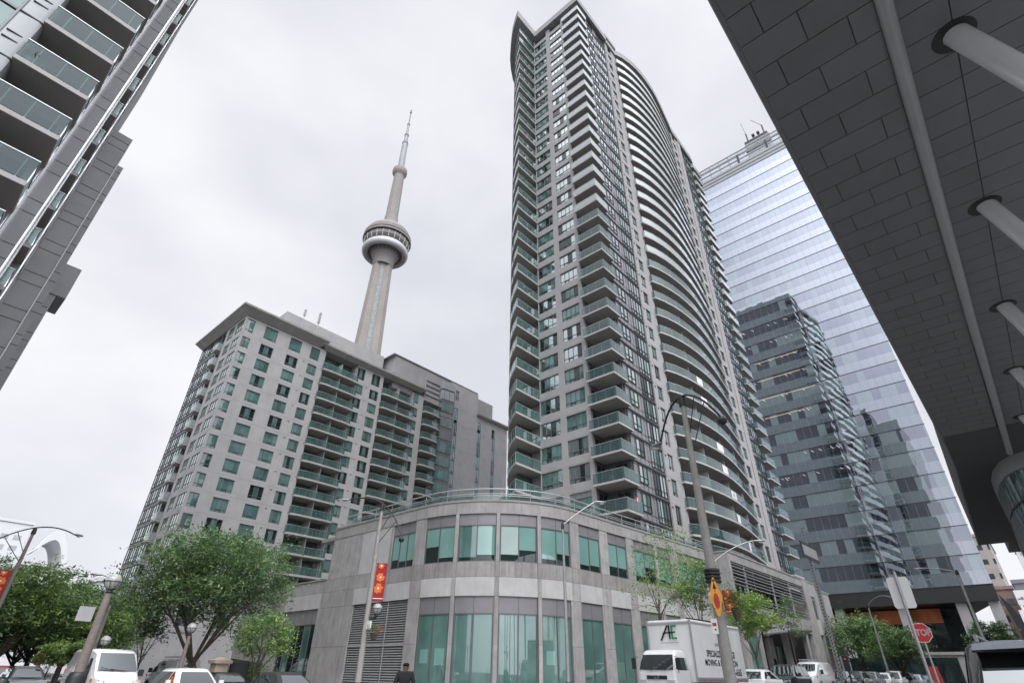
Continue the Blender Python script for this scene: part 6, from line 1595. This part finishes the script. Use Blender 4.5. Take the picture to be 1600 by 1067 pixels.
    if rack:
        m = MB()
        for s in (-1, 1): m.tube([(x0 + .3, s * (wt - .1), H + .13), (x1 - 2.0, s * (wt - .1), H + .13)], .022, 'galv', 6)
        for i in range(4):
            x = x0 + .35 + i * .75; m.tube([(x, -wt + .1, H - .04), (x, -wt + .1, H + .13), (x, wt - .1, H + .13), (x, wt - .1, H - .04)], .022, 'galv', 6)
        m.build('roof_rack', t, local=True)
    return t

def build_truck():
    X, Y = 27.0, 14.45; g = gz(30)
    t = thing('moving_truck', (X, Y, g), 'white moving truck with a tall box body and AE letters above the cab', 'truck', None, math.pi); t['_off'] = (0, 0, 0)
    # local +x forward (world -x); front of cab at local x=+0.35
    hb = 1.18; m = MB()
    def bx(mb, x0, x1, w, z0, z1, r, mat):
        mb.loft([rrect(x0, x1, w, z0, r), rrect(x0, x1, w, z1 - r * .6, r), rrect(x0 + r * .5, x1 - r * .5, w - r * .5, z1, r)], mat)
    bx(m, -7.6, -1.3, hb, 0.95, 3.62, 0.07, 'truck_white'); box = m.build('cargo_box', t, local=True)
    m = MB(); m.box(-7.6, -1.32, -hb - .012, -hb, .95, 1.08, 'galv'); m.box(-7.6, -1.32, hb, hb + .012, .95, 1.08, 'galv')
    for s in (-1, 1):
        for z in (1.08, 3.45): m.box(-7.6, -1.32, min(s * hb, s * (hb + .02)), max(s * hb, s * (hb + .02)), z, z + .07, 'truck_grey')
        for i in range(22): x = -7.4 + i * .28; m.box(x, x + .12, min(s * (hb + .012), s * (hb + .016)), max(s * (hb + .012), s * (hb + .016)), 1.0, 1.04, 'furniture')
        m.box(-1.36, -1.26, min(s * (hb - .05), s * (hb + .03)), max(s * (hb - .05), s * (hb + .03)), .95, 3.6, 'truck_grey')
    m.box(-1.33, -1.27, -hb, hb, 3.42, 3.52, 'truck_grey'); m.box(-1.3, -1.22, .5, .9, 2.62, 2.72, 'truck_grey') if False else None
    m.build('trim', box, local=True)
    # lettering on the street side: world -y face = local +y
    def side_text(s_, x, z, size, mat='ink_black', sx=1.0, b=0.01):
        return text_mb(s_, size, .004, mat, b, sx).xf(lambda v: Vector((x - v.x, hb + .006, z + v.z)))
    l = MB(); l.merge(side_text('SPECIALIZED SERVICE', -4.55, 2.17, .40, sx=.92)); l.merge(side_text('MOVING & RELOCATION', -4.5, 1.77, .38, sx=.95)); l.merge(side_text('754-6565', -6.2, 1.37, .44, sx=.8)); l.merge(side_text('RICHMOND', -4.5, 2.6, .2, 'truck_grey', b=0)); l.build('lettering', box, local=True)
    # logo on the box front: A in black, E in green
    def fr(u, z, o=0.0): return (-1.262 + o, -u, z)       # reader faces -x local... mirrored below
    m = MB()
    def bar(pts, mat): m.add([(-1.255, p[0], p[1]) for p in pts] + [(-1.245, p[0], p[1]) for p in pts], [(0, 1, 2, 3), (4, 5, 6, 7), (0, 1, 5, 4), (1, 2, 6, 5), (2, 3, 7, 6), (3, 0, 4, 7)], mat)
    c = 0.02; z0 = 2.76                                         # local y>0 is to the reader's right when looking at the front
    bar([(c - .52, z0 - .05), (c - .42, z0 - .05), (c + .0, z0 + .62), (c - .1, z0 + .62)], 'ink_black'); bar([(c - .02, z0), (c + .07, z0), (c + .07, z0 + .62), (c - .02, z0 + .62)], 'ink_black'); bar([(c - .36, z0 + .24), (c + .36, z0 + .28), (c + .36, z0 + .34), (c - .32, z0 + .31)], 'ink_black')
    bar([(c + .12, z0), (c + .21, z0), (c + .21, z0 + .62), (c + .12, z0 + .62)], 'ink_green')
    for zz in (0, .54): bar([(c + .21, z0 + zz), (c + .42, z0 + zz), (c + .42, z0 + zz + .08), (c + .21, z0 + zz + .08)], 'ink_green')
    bar([(c - .5, z0 - .17), (c + .5, z0 - .17), (c + .5, z0 - .14), (c - .5, z0 - .14)], 'truck_grey')
    m.build('emblem', box, local=True)
    # cab
    w = .98; m = MB()
    m.loft([rrect(-1.15, .42, w, .5, .12), rrect(-1.15, .45, w, 1.0, .12), rrect(-1.15, .42, w * .99, 1.42, .14), rrect(-1.12, .18, w * .93, 1.95, .16), rrect(-1.05, .02, w * .86, 2.18, .16), rrect(-.95, -.12, w * .76, 2.25, .14)], 'truck_white'); cab = m.build('cab', t, local=True, angle=36)
    m = MB(); v = []
    for z, x, ww in ((1.43, .445, w * .9), (1.72, .325, w * .87), (2.05, .15, w * .8)): v += [(x, -ww, z), (x + .02, 0, z), (x, ww, z)]
    m.add(v, [(0, 1, 4, 3), (1, 2, 5, 4), (3, 4, 7, 6), (4, 5, 8, 7)], 'car_glass'); ws = m.build('windshield', t, local=True)
    m = MB(); m.tube([(.47, -.2, 1.42), (.45, -.65, 1.5)], .014, 'plastic_black', 5); m.tube([(.47, .5, 1.42), (.45, .05, 1.5)], .014, 'plastic_black', 5); m.box(.40, .44, -.72, -.66, 1.75, 1.95, 'amber') if False else None; m.build('wiper', ws, local=True)
    for s in (-1, 1):
        m = MB(); m.add([(-.95, s * (w * .985 + .012), 1.42), (.2, s * (w * .985 + .012), 1.42), (.0, s * (w * .94 + .012), 1.93), (-.85, s * (w * .94 + .012), 1.93)], [(0, 1, 2, 3)], 'car_glass'); m.build('side_window', t, local=True, recalc=False)
        m = MB(); m.box(.36, .5, min(s * .55, s * .9), max(s * .55, s * .9), .78, 1.02, 'headlight'); m.build('headlight', t, local=True)
        m = MB(); m.tube([(.3, s * .95, 1.95), (.45, s * 1.15, 1.95), (.45, s * 1.15, 1.3)], .015, 'plastic_black', 5); m.box(.42, .47, min(s * 1.05, s * 1.27), max(s * 1.05, s * 1.27), 1.45, 1.9, 'plastic_black'); m.build('mirror', t, local=True)
    m = MB(); m.box(.44, .475, -.52, .52, 1.05, 1.2, 'plastic_black'); m.box(.44, .47, -.9, .9, .55, .74, 'plastic_black'); g_ = m.build('grille', t, local=True)
    m = MB(); m.tube([(.49 + 0 * a, .12 * math.cos(6.283 * a / 16), 1.13 + .07 * math.sin(6.283 * a / 16)) for a in range(17)], .014, 'rim', 5); m.box(.48, .49, -.08, .08, 1.12, 1.14, 'rim'); m.build('emblem', g_, local=True)
    m = MB(); m.box(-7.4, .2, -.4, .4, .55, .9, 'plastic_black'); m.build('chassis', t, local=True)
    for x in (-.35, -5.2):
        for s in (1, -1): wheel(t, x, s * .98, .42, .26)
    return t

def build_vehicles():
    PI = math.pi
    build_truck()
    # left street
    cargo_van('cargo_van', 'large white cargo van facing the viewer behind the brown globe lamp', (9.25, 33.9, 0), -PI / 2, 'car_white', 2.22, 2.0, 5.2, False, False)
    cargo_van('cargo_van', 'white cargo van with roof rack and green mountain emblem seen from behind', (16.4, 45.3, 0.1), PI / 2, 'car_white', 1.92, 1.75, 4.8, True, True)
    car('hatchback_car', 'white car with dark side glass facing the viewer in front of the racked van', (10.35, 26.6, 0), -PI / 2, 'car_white', 4.4, 1.82, 1.5, group='cars on the left street')
    car('saloon_car', 'black car with red tail lights parked below the stone gate pillar', (13.7, 32.0, 0), PI / 2, 'car_black', 4.5, 1.8, 1.36, group='cars on the left street')
    car('soft_top_car', 'dark convertible with its soft roof up at the foot of the podium end', (14.0, 26.5, 0), PI / 2, 'car_navy', 4.3, 1.82, 1.42, roofm='plastic_black', group='cars on the left street', roof=(-1.1, 0.15), roofw=0.58)
    car('saloon_car', 'dark pickup-like car between the two white vans', (13.0, 52.0, 0), -PI / 2, 'car_black', 4.8, 1.9, 1.72, group='cars on the left street')
    for i, (x, y, p, lab, h) in enumerate(((8.1, 43.6, 'car_navy', 'dark car parked just left of the large white van', 1.5), (8.0, 49.8, 'car_red', 'red car third in the row left of the large white van', 1.5), (8.0, 56.0, 'car_silver', 'silver car behind the red one on the left street', 1.5), (7.9, 62.2, 'car_red', 'far dark red car in the left street row', 1.48), (7.8, 68.5, 'car_white', 'farthest pale car in the left street row', 1.5))):
        car('parked_car', lab, (x, y, 0), -PI / 2, p, 4.5, 1.8, h, group='cars on the left street')
    # right street, all nose towards the viewer at the far kerb
    car('saloon_car', 'white rounded saloon right behind the moving truck', (38.3, 14.2, gz(38)), PI, 'car_white', 4.7, 1.85, 1.46, cab=(-1.9, 1.1), roof=(-1.0, 0.25), group='cars on the right street')
    car('suv', 'black tall car between the white saloon and the white work van', (44.3, 14.3, gz(44)), PI, 'car_black', 4.7, 1.9, 1.72, belt=1.05, hood=0.95, cab=(-2.2, 1.0), roof=(-1.9, 0.3), roofw=.68, midpost=(-0.9, 0.0), group='cars on the right street')
    v = cargo_van('work_van', 'white work van with ladders on its rack behind the black tall car', (50.2, 14.3, gz(50)), PI, 'car_white', 1.95, 1.8, 4.8, True, False)
    cs = [(56.5, 'car_navy', 'dark blue car next after the white work van', 1.48), (62.2, 'car_black', 'black car behind the perforated post in the right street row', 1.5), (67.6, 'car_grey', 'grey car right of the perforated post in the right street row', 1.52), (73.4, 'car_white', 'first white car under the bushy trees in the right street row', 1.48), (79.0, 'car_white', 'second white car under the bushy trees in the right street row', 1.7), (85, 'car_black', 'black car under the bushy trees left of the square sign post', 1.6), (91, 'car_silver', 'silver car just left of the square sign post', 1.5), (97.5, 'car_navy', 'last small dark car in the right street row', 1.5)]
    for x, p, lab, h in cs: car('parked_car', lab, (x, 14.2, gz(x)), PI, p, 4.5, 1.8, h, group='cars on the right street')
    # near black tall car at the lower right and the one past it
    car('suv', 'near black tall car cut off by the lower right corner, seen from behind', (11.9, 0.1, 0.05), 0, 'car_black', 4.8, 2.0, 1.86, belt=1.08, hood=1.0, cab=(-2.38, 1.0), roof=(-1.92, 0.3), roofw=.76, tail=1.08, midpost=(-1.1, 0.0), wing=True, group='cars on the right street')
    car('parked_car', 'black car with a red tail light past the sign posts at the lower right', (30.5, 1.0, gz(30)), 0, 'car_black', 4.5, 1.8, 1.5, group='cars on the right street')
    # roof rails, spoiler and rear wiper for the near car are parts of it
    su = [o for o in bpy.data.objects if o.get('label', '').startswith('near black tall car')][0]
    for s in (-1, 1):
        m = MB(); m.tube([(-1.8, s * .64, 1.83), (-1.65, s * .65, 1.92), (.1, s * .65, 1.92), (.3, s * .64, 1.84)], .022, 'galv', 8); m.build('roof_rail', su, local=True)
    m = MB(); m.loft([[(-2.27, y, 1.76 - abs(y) * .04), (-1.9, y, 1.855 - abs(y) * .05), (-1.85, y, 1.80), (-2.22, y, 1.71)] for y in (-.70, -.4, 0, .4, .70)], 'car_black'); m.build('spoiler', su, local=True)
    m = MB(); m.tube([(-2.43, 0, 1.2), (-2.38, .42, 1.34)], .014, 'plastic_black', 6); m.box(-2.44, -2.38, -.05, .05, 1.15, 1.22, 'plastic_black'); m.build('wiper', su, local=True)
    for s in (-1, 1): m = MB(); m.box(-2.42, -2.3, min(s * .78, s * .97), max(s * .78, s * .97), .95, 1.3, 'taillight'); m.build('taillight', su, local=True)
    # red parasol-like barrier
    t = thing('red_barrier', (30.5, 3.6, gz(30)), 'slanted red panel barrier beside the stop sign post', 'barrier'); m = MB(); x = 27.2; y = 3.45; m.hexa([(x, y - .1, .9), (x, y + .12, .9), (x + .05, y + .12, .9), (x + .05, y - .1, .9)], [(x, y + .0, 1.9), (x, y + .3, 1.9), (x + .05, y + .3, 1.9), (x + .05, y + .0, 1.9)], 'furniture'); m.build('panel', t); m = MB(); m.box(x - .2, x + .2, y - .1, y + .1, .25, .9, 'black_metal'); m.build('foot', t)

# ================================================================== the pedestrian
def build_person():
    d = 18.6; x, y = d * math.cos(R(51.25)), d * math.sin(R(51.25)); z0 = gz(x)
    t = thing('person', (x, y, z0), 'person in a dark hooded jacket walking away in front of the louvred podium wall', 'person', None, R(51.25) - math.pi / 2); t['_off'] = (0, 0, 0)
    # joints: (x right, y forward, z)
    J = {'pel': (0, 0, .93), 'sp': (0, .0, 1.12), 'ch': (0, -.01, 1.32), 'nk': (0, 0, 1.47), 'hd': (0, .02, 1.55), 'hd2': (0, .03, 1.66),
         'shL': (-.19, 0, 1.41), 'elL': (-.27, -.03, 1.14), 'wrL': (-.25, .08, .9), 'shR': (.19, 0, 1.41), 'elR': (.27, -.03, 1.14), 'wrR': (.26, .1, .9),
         'hpL': (-.1, 0, .88), 'knL': (-.11, .12, .5), 'anL': (-.11, -.02, .1), 'toL': (-.12, .16, .04), 'hpR': (.1, 0, .88), 'knR': (.11, .03, .48), 'anR': (.11, -.22, .12), 'toR': (.12, -.08, .04)}
    def skin(name, edges, rad, mat, parent, sub=2):
        ks = []
        for a, b in edges:
            for k in (a, b):
                if k not in ks: ks.append(k)
        me = bpy.data.meshes.new(name); me.from_pydata([J[k] for k in ks], [(ks.index(a), ks.index(b)) for a, b in edges], []); me.update()
        o = bpy.data.objects.new(name, me); COL.objects.link(o); md = o.modifiers.new('s', 'SKIN'); md.use_smooth_shade = True
        for i, k in enumerate(ks): r = rad[k]; me.skin_vertices[0].data[i].radius = r if isinstance(r, tuple) else (r, r)
        me.skin_vertices[0].data[0].use_root = True
        sb = o.modifiers.new('u', 'SUBSURF'); sb.levels = sub; sb.render_levels = sub
        dg = bpy.context.evaluated_depsgraph_get(); m2 = bpy.data.meshes.new_from_object(o.evaluated_get(dg)); bpy.data.objects.remove(o)
        m2.materials.clear(); m2.materials.append(M[mat]); m2.polygons.foreach_set('use_smooth', [True] * len(m2.polygons))
        q = bpy.data.objects.new(name, m2); COL.objects.link(q); q.parent = parent; q['_off'] = (0, 0, 0); return q
    # hands
    for s, w in ((-1, 'wrL'), (1, 'wrR')):
        W = J[w]; J['pa' + w] = (W[0], W[1] + .03, W[2] - .07)
        for i in range(4):
            fx_ = W[0] - s * .0 + (i - 1.5) * .0; fy = W[1] + .03 + (i - 1.5) * .02
            J['f%d%s' % (i, w)] = (W[0], fy, W[2] - .12 - (.01 if i in (1, 2) else 0)); J['g%d%s' % (i, w)] = (W[0] - s * .02, fy + .005, W[2] - .16 - (.012 if i in (1, 2) else 0))
        J['t1' + w] = (W[0] - s * .02, W[1] + .075, W[2] - .07); J['t2' + w] = (W[0] - s * .03, W[1] + .085, W[2] - .11)
    body = [('pel', 'sp'), ('sp', 'ch'), ('ch', 'nk'), ('nk', 'hd'), ('hd', 'hd2'), ('ch', 'shL'), ('shL', 'elL'), ('elL', 'wrL'), ('ch', 'shR'), ('shR', 'elR'), ('elR', 'wrR'), ('pel', 'hpL'), ('hpL', 'knL'), ('knL', 'anL'), ('anL', 'toL'), ('pel', 'hpR'), ('hpR', 'knR'), ('knR', 'anR'), ('anR', 'toR')]
    rad = {'pel': (.14, .1), 'sp': (.13, .09), 'ch': (.15, .1), 'nk': .055, 'hd': (.09, .1), 'hd2': (.095, .115), 'shL': .06, 'elL': .042, 'wrL': .028, 'shR': .06, 'elR': .042, 'wrR': .028, 'hpL': .09, 'knL': .06, 'anL': .04, 'toL': .035, 'hpR': .09, 'knR': .06, 'anR': .04, 'toR': .035}
    for w in ('wrL', 'wrR'):
        body += [(w, 'pa' + w)]; rad['pa' + w] = (.022, .036)
        for i in range(4): body += [('pa' + w, 'f%d%s' % (i, w)), ('f%d%s' % (i, w), 'g%d%s' % (i, w))]; rad['f%d%s' % (i, w)] = .0085; rad['g%d%s' % (i, w)] = .007
        body += [(w, 't1' + w), ('t1' + w, 't2' + w)]; rad['t1' + w] = .011; rad['t2' + w] = .009
    skin('body', body, rad, 'skin', t)
    J['jh'] = (0, -.005, .82)
    jr = {k: v for k, v in rad.items()}; jr.update({'pel': (.175, .135), 'sp': (.17, .125), 'ch': (.19, .135), 'nk': (.11, .11), 'shL': .085, 'elL': .066, 'wrL': .045, 'shR': .085, 'elR': .066, 'wrR': .045, 'jh': (.17, .13)})
    skin('jacket', [('pel', 'sp'), ('pel', 'jh'), ('sp', 'ch'), ('ch', 'nk'), ('ch', 'shL'), ('shL', 'elL'), ('elL', 'wrL'), ('ch', 'shR'), ('shR', 'elR'), ('elR', 'wrR')], jr, 'jacket', t)
    tr = dict(rad); tr.update({'pel': (.15, .115), 'hpL': .1, 'knL': .078, 'anL': .058, 'hpR': .1, 'knR': .078, 'anR': .058})
    skin('trousers', [('pel', 'hpL'), ('hpL', 'knL'), ('knL', 'anL'), ('pel', 'hpR'), ('hpR', 'knR'), ('knR', 'anR')], tr, 'trousers', t)
    for s, a in ((-1, 'L'), (1, 'R')):
        J['h1' + a] = (J['an' + a][0], J['an' + a][1] - .04, .045); tr['h1' + a] = .045; J['h2' + a] = J['to' + a]; tr['h2' + a] = .042
        skin('shoe', [('h1' + a, 'h2' + a)], tr, 'hair', t)
    J['r1'] = (0, -.02, 1.575); J['r2'] = (0, .0, 1.70); hr = {'r1': (.105, .115), 'r2': (.105, .12)}; skin('hair', [('r1', 'r2')], hr, 'hair', t)
    m = MB()
    for s in (-1, 1):
        m.lathe((s * .032, .118, 1.655), [(.004, -.01), (.012, 0), (.004, .01)], 'sign_white', 8); m.lathe((s * .084, .02, 1.63), [(.006, -.03), (.014, 0), (.01, .025)], 'skin', 8)
    m.loft([[(-.008, .118, 1.66), (.008, .118, 1.66), (0, .13, 1.66)], [(-.016, .118, 1.61), (.016, .118, 1.61), (0, .145, 1.612)]], 'skin'); m.box(-.022, .022, .118, .124, 1.575, 1.585, 'brick'); m.build('face', t, local=True)
    m = MB(); m.box(-.34, -.24, .02, .06, .55, .82, 'truck_white'); o = m.build('carrier_bag', t, local=True)

def build_patio():
    spots = [(44.6, 25.6, 14.3), (44.3, 26.4, 17.15), (45.0, 25.5, 22.85), (44.4, 25.8, 28.55), (58.6, 24.6, 17.2), (64.0, 24.2, 20.1), (66.5, 24.2, 25.8), (60.0, 24.5, 31.5), (71.0, 24.6, 14.4), (41.6, 35.6, 22.9), (42.4, 35.7, 31.4)]
    mid = [(41.5, 81.0, 47.33 - 2.815 * k) for k in (1, 4, 6, 9, 11)] + [(44.8, 81.0, 47.33 - 2.815 * k) for k in (2, 5, 8, 12)] + [(54.6, 81.0, 47.33 - 2.815 * k) for k in (1, 3, 6, 8)] + [(58.0, 81.0, 47.33 - 2.815 * k) for k in (2, 5, 9)]
    def proto(lab, grp):
        t = thing('patio_chair', (0, 0, 0), lab, 'chair', grp)
        m = MB(); m.box(-.24, .24, -.24, .24, .4, .45, 'patio'); m.build('seat', t, local=True); m = MB(); m.box(-.24, .24, .2, .25, .45, .9, 'patio'); m.build('backrest', t, local=True)
        for a in (-.2, .2):
            for b in (-.2, .2): m = MB(); m.box(a - .02, a + .02, b - .02, b + .02, 0, .4, 'patio'); m.build('leg', t, local=True)
        return t
    for sp, lab, grp in ((spots, 'small dark patio chair on a balcony of the tallest apartment tower', 'patio chairs on the tallest tower'), (mid, 'small dark patio chair on a balcony of the pale apartment block', 'patio chairs on the pale block')):
        p = proto(lab, grp); p.location = sp[0]
        for i, q in enumerate(sp[1:]): dup(p, q, rnd.uniform(-1, 1), lab)

# ================================================================== light, sky, camera
def build_world():
    w = bpy.data.worlds.new('World'); sc.world = w; w.use_nodes = True; nt = w.node_tree; nt.nodes.clear(); L = nt.links.new
    out = nt.nodes.new('ShaderNodeOutputWorld'); bg = nt.nodes.new('ShaderNodeBackground'); bg.inputs['Strength'].default_value = 0.1
    sky = nt.nodes.new('ShaderNodeTexSky'); sky.sky_type = 'NISHITA'; sky.sun_disc = False; sky.sun_elevation = R(52); sky.sun_rotation = R(SUN_ROT)
    tc = nt.nodes.new('ShaderNodeTexCoord')
    mp = nt.nodes.new('ShaderNodeMapping'); mp.inputs['Scale'].default_value = (1.0, 1.0, 1.8); L(tc.outputs['Generated'], mp.inputs['Vector'])
    n = nt.nodes.new('ShaderNodeTexNoise'); n.inputs['Scale'].default_value = 2.4; n.inputs['Detail'].default_value = 5; n.inputs['Roughness'].default_value = 0.45; L(mp.outputs['Vector'], n.inputs['Vector'])
    r = nt.nodes.new('ShaderNodeMapRange'); r.inputs['From Min'].default_value = 0.32; r.inputs['From Max'].default_value = 0.66; L(n.outputs['Fac'], r.inputs['Value'])
    m = nt.nodes.new('ShaderNodeMix'); m.data_type = 'RGBA'; m.inputs['A'].default_value = (7.6, 7.7, 8.45, 1); m.inputs['B'].default_value = (10.0, 10.0, 10.3, 1); L(r.outputs['Result'], m.inputs['Factor'])
    # cloud deck brightened out of view round the sun, added to light facades
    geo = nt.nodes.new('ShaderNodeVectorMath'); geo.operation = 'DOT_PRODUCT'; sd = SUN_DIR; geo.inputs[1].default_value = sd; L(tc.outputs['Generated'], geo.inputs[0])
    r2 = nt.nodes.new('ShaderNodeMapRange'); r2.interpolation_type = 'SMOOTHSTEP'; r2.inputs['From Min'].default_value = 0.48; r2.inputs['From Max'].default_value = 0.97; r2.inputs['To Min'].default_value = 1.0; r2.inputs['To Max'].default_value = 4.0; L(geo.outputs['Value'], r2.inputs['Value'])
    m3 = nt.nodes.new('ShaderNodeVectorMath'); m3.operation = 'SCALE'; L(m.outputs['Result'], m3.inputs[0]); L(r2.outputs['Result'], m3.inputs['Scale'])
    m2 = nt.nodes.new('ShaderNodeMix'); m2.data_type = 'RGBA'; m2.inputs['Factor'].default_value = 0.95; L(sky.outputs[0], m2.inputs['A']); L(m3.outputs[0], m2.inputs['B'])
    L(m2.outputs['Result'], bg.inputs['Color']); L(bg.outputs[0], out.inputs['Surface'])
    sl = bpy.data.lights.new('sun', 'SUN'); sl.energy = 1.5; sl.angle = R(20); sl.color = (1, 0.97, 0.93)
    so = bpy.data.objects.new('sun', sl); COL.objects.link(so); so.rotation_euler = Vector(SUN_DIR).to_track_quat('Z', 'Y').to_euler(); so['kind'] = 'structure'

def build_camera():
    f, pitch, roll, yaw = 828.267, R(32.0899), R(0.87833), R(42.034)
    fw = Vector((math.cos(yaw) * math.cos(pitch), math.sin(yaw) * math.cos(pitch), math.sin(pitch)))
    r = Vector((math.sin(yaw), -math.cos(yaw), 0)); u = r.cross(fw)
    r2 = r * math.cos(roll) + u * math.sin(roll); u2 = -r * math.sin(roll) + u * math.cos(roll)
    cd = bpy.data.cameras.new('camera'); cd.sensor_fit = 'HORIZONTAL'; cd.sensor_width = 36; cd.lens = 36 * f / 1600; cd.clip_start = 0.05; cd.clip_end = 6000
    co = bpy.data.objects.new('camera', cd); COL.objects.link(co)
    mt = Matrix((r2, u2, -fw)).transposed().to_4x4(); mt.translation = Vector((0, 0, 1.45)); co.matrix_world = mt; sc.camera = co

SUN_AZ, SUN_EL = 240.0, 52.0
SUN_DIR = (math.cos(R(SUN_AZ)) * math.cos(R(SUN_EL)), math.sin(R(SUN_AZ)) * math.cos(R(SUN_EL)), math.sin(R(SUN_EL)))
SUN_ROT = (90 - SUN_AZ) % 360
make_materials(); more_materials(); more_materials2()
build_world(); build_camera(); build_ground()
build_tower(); build_podium(); build_mid(); build_left(); build_glass(); build_canopy(); build_needle(); build_far()
build_trees(); build_furniture(); build_vehicles(); build_person(); build_patio()
for o in bpy.data.objects:
    if '_off' in o: del o['_off']
sc.render.engine = 'CYCLES'
sc.cycles.max_bounces = 8; sc.cycles.transparent_max_bounces = 12
sc.view_settings.view_transform = 'Standard'; sc.view_settings.look = 'None'; sc.view_settings.gamma = 1.0; sc.view_settings.exposure = 0.0
